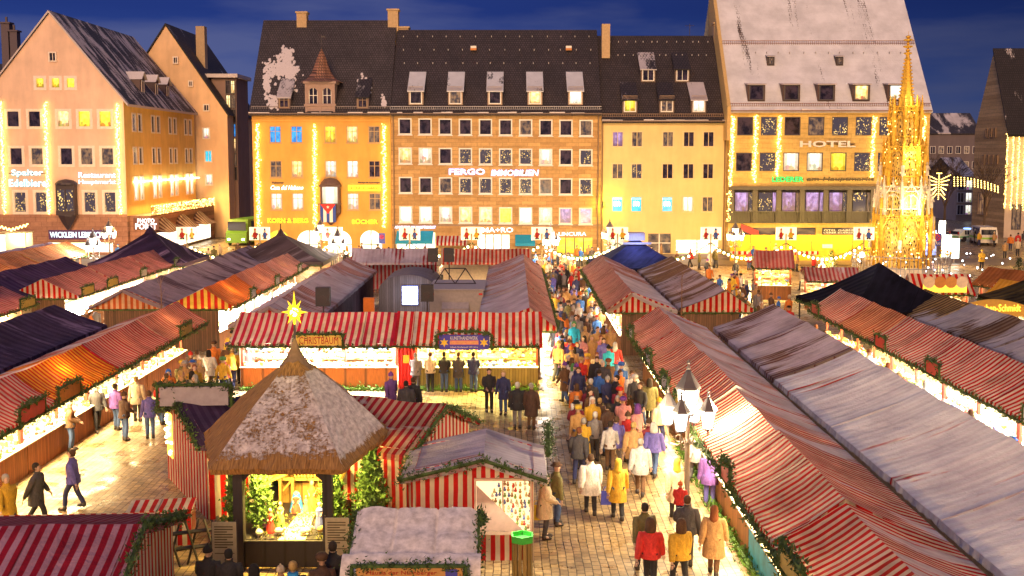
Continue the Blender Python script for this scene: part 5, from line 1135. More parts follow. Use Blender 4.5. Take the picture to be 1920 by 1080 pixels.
# ---------------------------------------------------------------- pointed tents
def tent(x, y, w, d, ze, za, label, mat, cap=True, rz=0, n=10, posts=True):
    b = empty('pointed_tent', (x, y, 0), label, 'tent', 'pyramid tents over the stands', rz)
    m = MB(); c = [(-w/2, -d/2), (w/2, -d/2), (w/2, d/2), (-w/2, d/2)]
    for k in range(4):
        p, q = c[k], c[(k + 1) % 4]; vs = []; uv = []
        for j in range(n + 1):
            t = j / n; h = ze + (za - ze) * (t ** 1.35 * .75 + t * .25)
            for i in range(5):
                s = i / 4; xx = p[0] + (q[0] - p[0]) * s; yy = p[1] + (q[1] - p[1]) * s; sagk = .12 * math.sin(math.pi * s) * (1 - t) * math.sin(math.pi * min(1, t * 2 + .1))
                vs.append((xx * (1 - t), yy * (1 - t), h - sagk)); uv.append((s * w * (1 - t), t * 3))
        m.mesh(vs, [(j * 5 + i, j * 5 + i + 1, j * 5 + i + 6, j * 5 + i + 5) for j in range(n) for i in range(4)], 0, uv)
        m.face([(*p, ze - .3), (*q, ze - .3), (*q, ze), (*p, ze)])
    m.build('tent_roof', mat, b)
    if cap: m = MB(); m.lathe([(.5, 0), (.32, .2), (.05, .55)], n=4, z0=za - .25, rot=math.pi/4); m.bar((0, 0, za), (0, 0, za + .7), .04); m.build('tent_cap', mat, b)
    for p in c: m = MB(); m.bar((p[0] * .95, p[1] * .95, 0), (p[0] * .95, p[1] * .95, ze), .05); m.build('pole', DARKM, b)
    m = MB(); garland_mesh(m, [(c[0][0], c[0][1] - .04, ze - .28), (c[1][0], c[1][1] - .04, ze - .28)], 60, .06, .11); garland_mesh(m, [(c[0][0] - .04, c[0][1], ze - .28), (c[3][0] - .04, c[3][1], ze - .28)], 60, .06, .11); m.build('garland', GREEN, b)
    return b
BLK = canvas((.012, .010, .022), (.014, .012, .026), .6, dirt=.5); PURT = canvas((.05, .03, .08), (.05, .03, .08), .6, .35, (.30, .2, .34), 5); BRT = canvas((.13, .09, .10), (.12, .085, .10), .4, .3, (.3, .24, .28), 6)
tent(19.3, 55.8, 6.2, 6.8, 2.5, 4.65, 'large black pointed tent left of the striped far right row', BLK, False, R(8))
lamp('tent_top_light', (18.3, 55.4, 5.1), 60, (1, .95, .85), size=.1)
tb_ = empty('tent_lamp', (18.25, 55.4, 4.6), 'bright white lamp at the tip of the black tent', 'lamp'); m = MB(); m.bar((0, 0, 0), (0, 0, .4), .03, m=1); m.ball((0, 0, .48), .14, 0, 8, 6); m.build('bulb', [emit((1, .95, .85), 12, 'lamp_bulb'), DARKM], tb_)
BLT = canvas((.03, .035, .13), (.035, .04, .15), .6, dirt=.4)
t_ = tent(8.9, 76.5, 6.4, 6.6, 2.5, 4.4, 'blue-lit dark pointed tent beyond the weathered stalls', BLT, False)
m = MB(); m.box(-.6, .6, -.5, .5, 4.2, 4.75); m.box(-1.0, 1.0, -.9, -.8, 3.95, 4.1); m.build('light_crown', plain((.25, .28, .5), .4, name='steel'), t_)
lamp('tent_crown_light', (8.9, 74.6, 4.9), 120, (.55, .65, 1), 'SPOT', .2, spot=140, rot=(R(20), 0, 0))
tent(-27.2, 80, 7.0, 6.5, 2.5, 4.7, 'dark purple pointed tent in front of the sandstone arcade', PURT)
tent(-17.6, 81, 7.6, 7, 2.5, 4.4, 'brown-grey pointed tent with a small cap before the book shop arches', BRT)
tent(29.5, 54, 7.5, 9, 2.6, 5.6, 'olive-brown pointed tent roof at the right edge behind the gingerbread sign', canvas((.16, .11, .03), (.10, .07, .03), .5, dirt=.7), False)
# gingerbread sign
s_ = empty('arched_sign', (22.9, 50.3, 2.7), 'arched yellow sign of a gingerbread bakery at the right edge', 'sign')
m = MB(); n = 12
pts = [(-1.5 + 3 * k / n, .45 + .28 * math.sin(math.pi * k / n)) for k in range(n + 1)]
for a, c in zip(pts, pts[1:]):
    m.face([(a[0], 0, -.1), (c[0], 0, -.1), (c[0], 0, c[1]), (a[0], 0, a[1])]); m.face([(a[0], .08, -.1), (a[0], .08, a[1]), (c[0], .08, c[1]), (c[0], .08, -.1)]); m.face([(a[0], 0, a[1]), (c[0], 0, c[1]), (c[0], .08, c[1]), (a[0], .08, a[1])])
m.build('board', plain((.62, .36, .06), .6, name='ochre_board'), s_); m = MB(); m.bar((-1.2, .05, -1), (-1.2, .05, -.1), .04); m.bar((1.2, .05, -1), (1.2, .05, -.1), .04); m.build('post', DARKM, s_)
text('Lebkuchen-Schmidt', 2.6, (22.9, 50.28, 3.02), emit((1, .62, .05), 1.2, 'amber_letters'), s_, height=.34, depth=.01)

# ---------------------------------------------------------------- courtyard behind the toy stall
b = empty('vaulted_shed', (-6.5, 68, 0), 'grey corrugated shed with rounded top and a white-lit window in the courtyard', 'shed')
m = MB(); n = 14; x0, x1 = -8.3, -4.7; pr = [(x0, 0), (x0, 1.9)] + [((x0 + x1) / 2 - 1.8 * math.cos(math.pi * k / n), 1.9 + .95 * math.sin(math.pi * k / n)) for k in range(1, n)] + [(x1, 1.9), (x1, 0)]
for a, c in zip(pr, pr[1:]): m.face([(a[0], 66, a[1]), (c[0], 66, c[1]), (c[0], 71, c[1]), (a[0], 71, a[1])], [(0, a[1]), (0, c[1]), (5, c[1]), (5, a[1])])
m.face([(p[0], 66, p[1]) for p in pr], [(p[0], p[1]) for p in pr]); m.build('shell', planks((.11, .10, .14), .14), b, world=True)
window(b, -6.35, .95, 1.05, 1.25, 65.95, 'white', plain((.1, .15, .5), name='blue_frame'), (1, 0)); lamp('shed_window_light', (-6.3, 65.3, 1.7), 25, (.85, .92, 1), size=.3)
wv = emit((.88, .95, 1), 5, 'white_window'); m = MB(); m.box(-6.83, -5.87, 65.9, 65.93, 1.02, 2.13); m.build('lit_blind', wv, b, world=True)
b = empty('food_trailer', (-2.9, 60.5, 0), 'beige catering trailer with a serving hatch parked in the courtyard', 'trailer')
TB = plain((.32, .28, .29), .5, name='beige_body'); m = MB(); m.box(-4.6, -1.6, 59, 63.5, .45, 2.75); m.box(-4.68, -1.52, 58.93, 63.57, 2.75, 2.83); m.build('body', TB, b, world=True)
m = MB(); m.box(-3.9, -2.4, 58.5, 59, 1.75, 1.80); m.face([(-3.9, 58.3, 1.55), (-2.4, 58.3, 1.55), (-2.4, 58.98, 2.1), (-3.9, 58.98, 2.1)]); m.build('hatch_flap', plain((.32, .28, .30), name='flap'), b, world=True)
m = MB(); m.box(-3.8, -2.5, 58.97, 58.99, 1.15, 1.6); m.build('hatch', plain((.02, .02, .03), name='dark_opening'), b, world=True)
for x in (-4.45, -1.75): m = MB(); m.box(x - .1, x + .1, 58.96, 58.99, 2.5, 2.6); m.build('tail_light', plain((.6, .02, .02), name='red_lens'), b, world=True)
for s_, x in (('hänger', -3.95), ('Süße Verführer', -2.35)): text(s_, .85 if x < -3 else 1.05, (x, 58.97, .85), plain((.06, .05, .06), name='dark_print'), b, height=.13, depth=.005)
for x in (-4.4, -1.8):
    for y in (60.2, 62): m = MB(); m.lathe([(.2, -.1), (.33, -.08), (.33, .08), (.2, .1)], n=12); q = m.build('wheel', DARKM, b); q.rotation_euler = (0, H90, 0); q.location = (x + 2.9, y - 60.5, .33)
def speaker(u, v, Y, label, h=None):
    p = P(u, v, Y=Y); b = empty('loudspeaker', (p.x, p.y, p.z), label, 'loudspeaker', 'loudspeakers on poles over the courtyard')
    m = MB(); m.box(-.33, .33, -.2, .2, -.45, .45); o = m.build('cabinet', plain((.035, .03, .04), .6, name='black_plastic'), b)
    m = MB(); m.lathe([(.02, 0), (.2, 0), (.2, .03)], n=12); q = m.build('cone', DARKM, b); q.rotation_euler = (H90, 0, 0); q.location = (0, -.2, -.12)
    m = MB(); m.bar((0, 0, -.45), (0, 0, -p.z), .04); m.build('pole', DARKM, b)
speaker(606, 556, 50, 'black loudspeaker on a pole before the grey snowy roof'); speaker(812, 478, 70, 'left one of two black loudspeakers above the catering trailer'); speaker(842, 478, 70, 'right one of two black loudspeakers above the catering trailer'); speaker(801, 549, 56, 'black loudspeaker beside the catering trailer hatch')
fd = empty('folding_frame', (-3.3, 61.5, 2.83), 'dark open truss frame on the roof of the catering trailer', 'frame'); m = MB()
for a, c in (((-1.2, 0, 0), (-.6, 0, .9)), ((-.6, 0, .9), (0, 0, 0)), ((0, 0, 0), (.6, 0, .9)), ((.6, 0, .9), (1.2, 0, 0)), ((-1.2, 0, .02), (1.2, 0, .02)), ((-.6, 0, .9), (.6, 0, .9))): m.bar(a, c, .035)
m.build('truss', DARKM, fd)
b = empty('orange_locker', (-8.3, 60, 0), 'tall orange-lit cupboard by the courtyard left wall', 'cupboard'); m = MB(); m.box(-.12, .5, -.1, .3, .3, 2.2); m.build('cupboard_body', plain((.7, .18, .02), name='orange'), b); m = MB(); m.box(.6, 1.9, -.1, .5, .8, .86); m.box(.7, .76, 0, .1, 0, .8); m.box(1.7, 1.76, 0, .1, 0, .8); m.box(.8, 1.1, 0, .3, .86, 1.1); m.build('side_table', plain((.2, .14, .12), name='table'), b)

# ---------------------------------------------------------------- near kiosks
def kiosk(loc, rz, w, d, ze, zr, label, roofm, wallm, group='striped kiosks round the straw-roofed crib', over=.25, snowlump=0, sides=4, gab=None, gar=True, near=2.0, ry=.5, gar2=False):
    """ridge along local x; front towards local -y"""
    b = empty('market_kiosk', loc, label, 'kiosk', group, rz)
    m = MB(); m.wallq((0, 0), (w, 0), 0, ze); m.wallq((w, 0), (w, d), 0, ze); m.wallq((w, d), (0, d), 0, ze); m.wallq((0, d), (0, 0), 0, ze)
    for x in (0, w): m.face([(x, 0, ze), (x, d, ze), (x, d * ry, zr - .05)], [(0, ze), (d, ze), (d * ry, zr)])
    m.build('canvas_wall', wallm, b)
    m = MB(); k = (zr - ze) / (d * ry); k2 = (zr - ze) / (d * (1 - ry)); lm = MB()
    sagroof(lm, w + 2 * over, -over, d * ry, d + over, ze - over * k, zr, ze - over * k2, sag=.03, seed=w, mi=(0, 1), val=.16)
    m.mesh([(v[0] - over, v[1], v[2]) for v in lm.v], lm.f, 0, None)
    m.uv = lm.uv; m.m = lm.m
    m.build('canvas_roof', list(roofm), b)
    if snowlump:
        s = MB(); n = 66
        for (ya, za, yc, zc) in ((-over - .02, ze - over * k, d * ry, zr), (d + over, ze - over * k2, d * ry, zr)):
            vs = []
            for i in range(n + 1):
                for j in range(9):
                    t = j / 8; x = -over + (w + 2 * over) * i / n; edge = min(1, min(i, n - i) / 4.5, (j + .4) / 1.5)
                    pan = .07 * (abs(math.sin(math.pi * i / n * 3)) ** .2 - 1) - .05 * (j == 5)
                    vs.append((x, ya + (yc - ya) * t, za + (zc - za) * t + .02 + snowlump * edge * (1 + .5 * nz(x * 2, t * 3, 1.6) + .25 * nz(x * 9, t * 12, 1)) + pan))
            s.mesh(vs, [(i * 9 + j, (i + 1) * 9 + j, (i + 1) * 9 + j + 1, i * 9 + j + 1) for i in range(n) for j in range(8)])
        s.build('snow_cover', plain((.66, .59, .56), .85, 0, .4, 6, name='kiosk_snow'), b, smooth=True)
    if gar:
        m = MB()
        for x in ((-over, w + over) if gar2 else (w + over,) if gar is True else (-over,)):
            garland_mesh(m, [(x, -over, ze - over * k - .1), (x, d * ry, zr - .06), (x, d + over, ze - over * k2 - .1)], 190 * near / 2, .07, .08)
        m.build('garland', GREEN, b)
    return b
KW = canvas((.60, .02, .02), (.80, .68, .54), .235, dirt=.12); KW2 = canvas((.60, .012, .010), (.86, .74, .58), .32, dirt=.12)
# K3: snow-roofed kiosk with a glazed front (ridge runs away from the camera)
k3 = kiosk((.55, 26.2, 0), H90, 2.3, 3.0, 2.35, 2.75, 'snow-roofed striped kiosk with a glass front full of little figures', (canvas(RED, CREAM, .23, .93, (.58, .54, .60), 5), canvas(RED, CREAM, .23, .80, (.55, .50, .56), 9)), KW, ry=.42, gar='left', near=2.4, over=.32)
m = MB(); garland_mesh(m, [(-2.75, 25.75, 2.2), (-2.7, 28.6, 2.2)], 90, .07, .1); m.build('side_garland', GREEN, k3, world=True); m = MB(); garland_mesh(m, [(.98, 28.6, 2.0), (1.0, 28.7, 2.9), (1.0, 27.8, 2.3)], 260, .08, .08); m.build('side_garland', GREEN, k3, world=True)
m = MB(); xa, xb = -.95, .50; m.box(xa, xb, 26.05, 26.13, .72, .80); m.box(xa, xa + .05, 26.08, 26.15, .8, 2.1); m.box(xb - .05, xb, 26.08, 26.15, .8, 2.1); m.box(xa, xb, 26.08, 26.15, 2.1, 2.16); m.box(-.25, -.21, 26.08, 26.15, .8, 2.1); m.build('glazing_frame', plain((.62, .45, .35), .5, name='pale_wood'), k3, world=True)
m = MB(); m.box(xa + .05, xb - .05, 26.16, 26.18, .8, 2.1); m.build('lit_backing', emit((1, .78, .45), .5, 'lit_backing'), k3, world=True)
m = MB()
for r in range(9):
    for c in range(13):
        if c + r * .8 < 4.5 : continue
        x = xa + .12 + c * .105; z = .9 + (8 - r) * .14 if False else 2.0 - r * .14; q = rnd.randrange(7); m.lathe([(.03, 0), (.04, .05), (.018, .07), (.028, .1), (.003, .12)], (x + rnd.uniform(-.035, .035), 26.12), 6, q, z - .05 + rnd.uniform(-.04, .04))
tag(m.build('hanging_figures', GOODC), 'rows of small coloured figures hanging behind the kiosk glass', 'ornaments', kind='stuff')
tr = MB(); tr.mesh([(xa + .06, 26.06, .82), (xb - .2, 26.06, .82), (xa + .06, 26.06, 2.0)], [(0, 1, 2)]); tr.build('curtain', plain((.60, .42, .36), .8, name='pink_cloth'), k3, world=True)
lamp('kiosk_light', (-.2, 25.7, 2.1), 26, (1, .88, .6), 'AREA', 1.2, .3, rot=(R(-50), 0, 0))
# K2: striped roof kiosk right behind the crib
k2 = kiosk((-5.27, 29.3, 0), R(-23), 2.6, 4.0, 2.3, 3.15, 'tall striped kiosk with a striped gable directly right of the straw roof', (canvas((.42, .02, .03), (.60, .38, .26), .25, .22, (.55, .47, .46), 13, (.6, 2.0)), canvas((.42, .02, .03), (.6, .4, .3), .25)), KW, near=2.4)
# K1: dark roofed kiosk left behind the crib
k1 = kiosk((-8.55, 29.2, 0), R(31), 1.9, 4.7, 2.3, 2.95, 'striped kiosk with dark purple roof and a white box sign, left of the straw roof', (canvas((.06, .03, .08), (.085, .05, .11), .25), canvas((.05, .03, .07), (.08, .05, .1), .25)), KW2, gar='left', near=2.6)
sb = empty('box_sign', (-9.45, 31.2, 3.1), 'blank pale sign board framed in fir standing on the dark kiosk roof', 'sign', rz=R(4))
m = MB(); m.box(-1.0, 1.0, -.06, .06, -.28, .28); m.build('board', plain((.36, .32, .38), .6, name='grey_board'), sb); m = MB(); garland_mesh(m, [(-1.08, 0, -.35), (-1.08, 0, .34), (1.08, 0, .34), (1.08, 0, -.35)], 150, .07, .11); m.build('fir_frame', GREEN, sb)
m = MB()
for k in range(16): m.ball((rnd.uniform(-.08, -.04), rnd.uniform(3.9, 4.6), rnd.uniform(.9, 2.1)), .05, 0, 6, 4)
m.box(-.02, -.004, 3.9, 4.6, .8, 2.2, 1); m.build('lit_side_window', [BULB, emit((1, .62, .08), .9, 'amber_glass')], k1)
# covered striped box
bx_ = empty('covered_box', (-9.35, 27.6, 0), 'low box covered in red and white striped cloth beside the kiosk', 'box', rz=R(10)); m = MB(); m.box(-.75, .85, -.45, .45, 0, .95); m.box(-.8, .9, -.5, .5, .93, .98)
m.build('cloth_cover', canvas((.6, .02, .02), (.8, .68, .56), .24), bx_)
# K5 bottom-left
k5 = kiosk((-11.8, 17.9, 0), R(3), 4.5, 5.0, 2.3, 3.1, 'dark red striped kiosk in the bottom left corner with a paper notice on its gable', (canvas((.33, .01, .03), (.50, .26, .34), .25, .08, (.55, .44, .52), 17), canvas((.30, .01, .03), (.36, .10, .14), .17)), KW, near=2.6, ry=.42)
nt = MB(); nt.box(-.008, .014, -.5, .5, -.55, .55); no = nt.build('notice', plain((.36, .30, .52), .6, name='notice_paper')); no.location = (-7.12, 20.2, 1.2); no.rotation_euler = (0, 0, R(3)); tag(no, 'large printed paper notice on the striped gable in the bottom left corner', 'notice')
m = MB()
for r in range(9): m.box(.016, .018, -.38, .1 + .25 * math.sin(r * 2) ** 2, .38 - r * .09, .39 - r * .09)
q = m.build('print', plain((.12, .1, .25), name='print_ink'), no)
# K4 bottom
k4 = kiosk((-3.0, 20.6, 0), 0, 2.05, 2.5, 2.25, 2.75, 'small kiosk with thick quilted snow on its roof at the bottom, fruit-figure sign below', (canvas(RED, CREAM, .23, .9), canvas(RED, CREAM, .23, .9)), KW, snowlump=.085, gar2=True, near=2.6)
m = MB(); m.box(-3.0, -.95, 19.85, 19.9, 2.0, 2.32); m.build('name_board', plain((.50, .26, .08), .6, name='ochre'), k4, world=True)
m = MB(); m.box(-1.28, -1.05, 19.83, 19.848, 2.02, 2.3); m.build('number_plate', plain((.06, .06, .4), name='blue_plate'), k4, world=True)
text('Häusla der Nürnberger', 1.35, (-2.12, 19.84, 2.22), plain((.35, .01, .01), name='dark_red'), k4, height=.10, depth=.004); text('und feine Zwetschgen', 1.25, (-2.05, 19.84, 2.09), plain((.35, .01, .01), name='dark_red'), k4, height=.09, depth=.004); text('96', .12, (-1.165, 19.825, 2.1), WHITE, k4, height=.08, depth=.004)
m = MB(); garland_mesh(m, [(-3.1, 19.85, 1.95), (-3.08, 19.85, 2.36), (-.9, 19.85, 2.36), (-.88, 19.85, 1.95)], 230, .06, .07); m.build('board_garland', GREEN, k4, world=True)
flp = MB(); vs = []
for i in range(17):
    for j in range(5): x = -3.33 + 2.72 * i / 16; vs.append((x, 20.35 - .42 * j / 4, 2.38 - .10 * (j / 4) - .25 * (j / 4) ** 3 + .05 + .05 * nz(x * 3, j, 1.4)))
flp.mesh(vs, [(i * 5 + j, i * 5 + j + 1, (i + 1) * 5 + j + 1, (i + 1) * 5 + j) for i in range(16) for j in range(4)]); flp.build('snow_flap', plain((.66, .59, .56), .85, 0, .4, 6, name='kiosk_snow'), k4, world=True, smooth=True)
# litter bin
bn = empty('litter_bin', (.25, 25.2, 0), 'wooden slatted litter bin with a bright green lid beside the glass-front kiosk', 'bin')
m = MB()
for k in range(14):
    t = 6.283 * k / 14; m.obox(Matrix.Translation((.24 * math.cos(t), .24 * math.sin(t), .45)) @ Matrix.Rotation(t, 4, 'Z'), .03, .085, .85)
m.build('slat_body', planks((.30, .20, .06)), bn); m = MB(); m.lathe([(.29, .88), (.3, 1.05), (.26, 1.05), (.24, .95), (.02, .93)], n=6, rot=.5); m.build('lid', plain((.05, .45, .06), .5, name='bright_green'), bn)

# ---------------------------------------------------------------- the crib
hx, hy = -5.85, 28.4; ER = 2.75
cb = empty('crib_pavilion', (hx, hy, 0), 'straw-roofed timber pavilion of the nativity crib, roof patchy with snow', 'pavilion')
corn = [(-7.25, 25.0), (-4.05, 25.0), (-3.35, 28.6), (-4.5, 31.6), (-7.2, 31.6), (-8.35, 28.4)]; snowv = [.55, .66, .5, .5, .3, .22]
m = MB(); satt = []
za, ze_ = 4.85, ER
def edge(a, b, s): return (a[0] + (b[0] - a[0]) * s, a[1] + (b[1] - a[1]) * s)
N1, N2 = 16, 14
for k in range(6):
    a, b_ = corn[k], corn[(k + 1) % 6]; vs = []; uv = []; L = math.dist(a, b_)
    for j in range(N2 + 1):
        t = j / N2; zc = ze_ + (za - ze_) * (t + .05 * math.sin(math.pi * t)) - .04; rr = 1 - t * .955
        for i in range(N1 + 1):
            p = edge(a, b_, i / N1); rag = .04 * nz(p[0] * 9, p[1] * 9, 1) if j == 0 else 0; dz = .05 * nz(p[0] * rr * 3, p[1] * rr * 3 + t * 9, 1.2)
            vs.append((hx + (p[0] - hx) * (rr + rag), hy + (p[1] - hy) * (rr + rag), zc + dz)); uv.append((k * 5 + (i / N1 - .5) * L * rr, t * 4.2))
    m.mesh(vs, [(j * (N1 + 1) + i, j * (N1 + 1) + i + 1, (j + 1) * (N1 + 1) + i + 1, (j + 1) * (N1 + 1) + i) for j in range(N2) for i in range(N1)], 0, uv)
    satt += [snowv[k] - (.4 if j == 0 else .12 if j == 1 else 0) - (.25 if j > N2 - 3 else 0) for j in range(N2 + 1) for i in range(N1 + 1)]
    vs = []; uv = []
    for i in range(N1 + 1):                         # thick cut straw rim
        p = edge(a, b_, i / N1); rag = .04 * nz(p[0] * 9, p[1] * 9, 1)
        for (rr, dz) in ((1 + rag, -.03 + .05 * nz(p[0] * 3, p[1] * 3, 1.2)), (.985 + rag, -.17), (.90, -.24 + rag), (.5, .35)): vs.append((hx + (p[0] - hx) * rr, hy + (p[1] - hy) * rr, ze_ + dz)); uv.append((k * 5 + i / N1 * L, dz * 3))
    m.mesh(vs, [(i * 4 + j, i * 4 + j + 1, (i + 1) * 4 + j + 1, (i + 1) * 4 + j) for i in range(N1) for j in range(3)], 0, uv); satt += [0.0] * len(vs)
ro = m.build('straw_roof', thatch(), cb, world=True)
at = ro.data.attributes.new('snow', 'FLOAT', 'POINT'); at.data.foreach_set('value', satt)
m = MB(); m.lathe([(.74, -.62), (.66, -.50), (.42, -.26), (.24, -.02), (.12, .20), (.05, .42), (.02, .5)], n=16, z0=za - .02); c_ = m.build('roof_cap', plain((.20, .125, .085), .9, 0, .3, 7, name='old_straw'), cb, smooth=True)
TIM = planks((.022, .016, .024), .5); posts = [(-6.75, 25.7), (-4.55, 25.7), (-3.95, 28.5), (-4.7, 30.9), (-7.0, 30.9), (-7.6, 28.4)]
for p in posts: m = MB(); m.box(p[0] - .12, p[0] + .12, p[1] - .12, p[1] + .12, 0, ER + .1); m.obox(Matrix.Translation((p[0] + (.28 if p[0] < hx else -.28), p[1], ER - .3)) @ Matrix.Rotation(R(45 if p[0] < hx else -45), 4, 'Y'), .1, .1, .75); m.build('post', TIM, cb, world=True)
m = MB(); m.box(-6.75, -4.55, 25.62, 25.8, ER - .12, ER + .02); m.box(-7.0, -4.5, 25.9, 30.8, .55, .66); m.box(-6.63, -4.67, 25.62, 25.7, .05, .72); m.build('platform', TIM, cb, world=True)
lamp('crib_light', (-5.6, 26.2, 2.45), 120, (1, .70, .16), 'AREA', 1.6, .5, rot=(R(35), 0, 0)); lamp('crib_light_back', (-5.6, 28.0, 2.3), 60, (1, .70, .16), size=.2)
b = empty('nativity_stable', (-5.55, 28.5, .66), 'small wooden stable with straw roof inside the crib pavilion', 'stable'); b.scale = (.85, .85, .85)
m = MB()
for x in (-.85, -.45, .75): m.box(x - .05, x + .05, -.4, -.3, 0, 1.0)
m.box(-.95, .9, -.42, -.3, .95, 1.05); m.box(-.95, .85, .3, .35, 0, 1.2); m.obox(Matrix.Translation((-.62, -.35, .8)) @ Matrix.Rotation(R(40), 4, 'Y'), .05, .05, .5); m.build('timber_frame', planks((.40, .22, .06), .4), b)
m = MB()
for s in (-1, 1): m.mesh([(s * 1.15, -.65, .95), (0, -.65, 1.45), (0, .4, 1.5), (s * 1.15, .4, 1.0), (s * 1.15, -.65, 1.03), (0, -.65, 1.55), (0, .4, 1.6), (s * 1.15, .4, 1.08)], [(0, 1, 2, 3), (4, 5, 6, 7), (0, 1, 5, 4)])
for k in range(7): m.bar((-.3 + k * .1, -.68, 1.15), (-.38 + k * .125, -.68, 1.45), .02, 4)
m.build('stable_roof', plain((.62, .42, .10), .9, 0, .4, 14, name='straw'), b)
b = empty('rock_backdrop', (-5.55, 30.2, .66), 'bright yellow-lit rocky backdrop with a ruined tower behind the stable', 'backdrop')
m = MB(); vs = []; n = 16
for i in range(n + 1):
    for j in range(9): vs.append((-1.15 + 2.3 * i / n, .25 * nz(i * .9, j * .9, 1), 2.05 * j / 8 * (1 - .35 * abs(i / n - .45) + .1 * nz(i, 3, 1))))
m.mesh(vs, [(i * 9 + j, (i + 1) * 9 + j, (i + 1) * 9 + j + 1, i * 9 + j + 1) for i in range(n) for j in range(8)]); m.build('rock_wall', plain((.60, .44, .12), .9, 0, .4, 4, name='rock'), b)
m = MB(); m.box(-.3, .1, -.4, -.1, 1.2, 2.0); m.build('tower', plain((.65, .48, .14), .9, 0, .3, 5, name='tower_rock'), b)
m = MB(); m.face([(-5.85, 25.75, .672), (-5.15, 25.75, .672), (-5.3, 28.2, .672), (-5.7, 28.2, .672)]); tag(m.build('sand_path', plain((.62, .52, .34), .8, name='white_sand')), kind='structure')
m = MB()
for k in range(150): m.needles((rnd.uniform(-6.6, -4.6), rnd.uniform(25.8, 27.8), .68), .05, 5, .07)
tag(m.build('moss', greens((.16, .16, .03))), 'yellow-lit moss covering the crib platform', 'moss', kind='stuff')
def figurine(x, y, h, c, label, cloak=None, kneel=False):
    b = empty('crib_figurine', (x, y, .675), label, 'figurine', 'nativity figurines in the crib')
    m = MB(); s = h = h * 1.25; k = .7 if kneel else 1
    m.lathe([(.20 * s, 0), (.19 * s, .1 * s), (.12 * s, .45 * s * k), (.14 * s, .70 * s * k), (.05 * s, .8 * s * k), (.045 * s, .83 * s * k)], n=10); m.build('robe', plain(c, .7, name='robe'), b)
    m = MB(); m.ball((0, 0, (.83 * k + .08) * s), .075 * s, 0, 8, 6, 1.2)
    for q in (-1, 1): m.bar((q * .12 * s, 0, .66 * s * k), (q * .06 * s, -.16 * s, .5 * s * k), .035 * s, 6, .02 * s)
    m.build('body', plain((.6, .38, .26), .6, name='wax_skin'), b)
    if cloak: m = MB(); m.lathe([(.26 * s, 0), (.2 * s, .4 * s * k), (.16 * s, .72 * s * k), (.1 * s, .95 * s * k), (.03 * s, 1.02 * s * k)], n=10, rot=0, sy=.8); q = m.build('cloak', plain(cloak, .7, name='cloak'), b); q.location = (0, .05 * s, 0)
figurine(-5.80, 27.95, .62, (.5, .05, .04), 'kneeling blue-cloaked figure in the stable', (.02, .16, .6), True); figurine(-5.40, 28.1, .66, (.35, .18, .05), 'standing brown-robed bearded figure beside the manger'); figurine(-4.98, 27.9, .72, (.75, .70, .6), 'white-robed angel at the right stable post'); figurine(-6.35, 26.8, .55, (.25, .05, .2), 'purple-robed king left of the sand path', (.1, .06, .25)); figurine(-6.15, 26.4, .50, (.5, .03, .03), 'small red-robed shepherd at the front left of the crib'); figurine(-6.0, 26.9, .5, (.5, .35, .1), 'ochre-robed king left of the sand path'); figurine(-4.95, 26.7, .55, (.08, .1, .35), 'dark blue-robed king right of the sand path'); figurine(-5.55, 28.0, .35, (.8, .6, .2), 'golden child figure in the manger'); figurine(-5.55, 29.3, .5, (.75, .6, .4), 'small angel above the stable gable')
for i, (x, y, rz, lb) in enumerate(((-5.25, 26.15, .3, 'pale sheep lying at the front of the crib'), (-6.35, 26.05, 2, 'sheep at the front left of the crib'), (-4.85, 26.3, 1, 'brown sheep by the right crib post'), (-5.9, 26.2, -.5, 'small white lamb beside the sand path'))):
    b = empty('crib_sheep', (x, y, .675), lb, 'figurine', 'sheep in the crib', rz); m = MB(); m.ball((0, 0, .11), .10, 0, 8, 6, .75); m.ball((.10, 0, .12), .08, 0, 8, 6, .8); m.ball((.2, 0, .19), .045, 0, 8, 5)
    for a in (-.05, .14):
        for c in (-.04, .04): m.bar((a, c, 0), (a, c, .08), .014, 5)
    m.bar((.23, 0, .18), (.27, 0, .16), .025, 6, .018); m.build('sheep_body', plain((.7, .6, .42) if i != 2 else (.25, .15, .06), .9, 0, .3, 20, name='wool'), b)
def fir(x, y, z, h, r, label, n=900, c=(.06, .12, .02), seed=0):
    b = empty('fir_tree', (x, y, z), label, 'tree', 'cut fir trees on the market'); t = MB(); t.bar((0, 0, 0), (0, 0, h * .95), .04 * h / 2, 6, .01); t.build('trunk', plain((.12, .07, .03), .9, name='bark2'), b)
    m = MB(); nb = int(h * 22)
    for k in range(nb):
        f = k / nb; zz = .12 * h + f * h * .86; L = r * (1 - f) ** .8 * rnd.uniform(.7, 1.1) + .05; a = k * 2.4
        q = Vector((math.cos(a) * L, math.sin(a) * L, zz - .12 * L)); o = Vector((0, 0, zz)); m.bar(o, q, .008, 3, .004)
        for _ in range(int(n / nb)):
            s = rnd.random() ** .6; m.needles(o.lerp(q, s), .05, 1, .13)
    m.build('crown', greens(c), b)
fir(-6.45, 26.6, .66, 1.7, .5, 'yellow-lit fir at the left front post of the crib', 1500); fir(-4.75, 27.3, .66, 1.6, .45, 'yellow-lit fir at the right of the crib stage', 1500); fir(-3.75, 27.6, 0, 2.6, .75, 'tall fir just outside the right side of the crib', 2600); fir(-7.25, 27.4, 0, 2.2, .5, 'slim fir between the two left crib posts', 1400); fir(-4.9, 29.6, .66, 1.7, .45, 'fir behind the stable on the right', 900); fir(-6.5, 29.8, .66, 1.6, .45, 'fir behind the stable on the left', 900); fir(-3.55, 26.2, 0, 1.6, .45, 'low fir against the snow-quilted kiosk', 1200)
lamp('crib_side_light', (-4.2, 26.8, 2.4), 20, (1, .85, .3), size=.1)
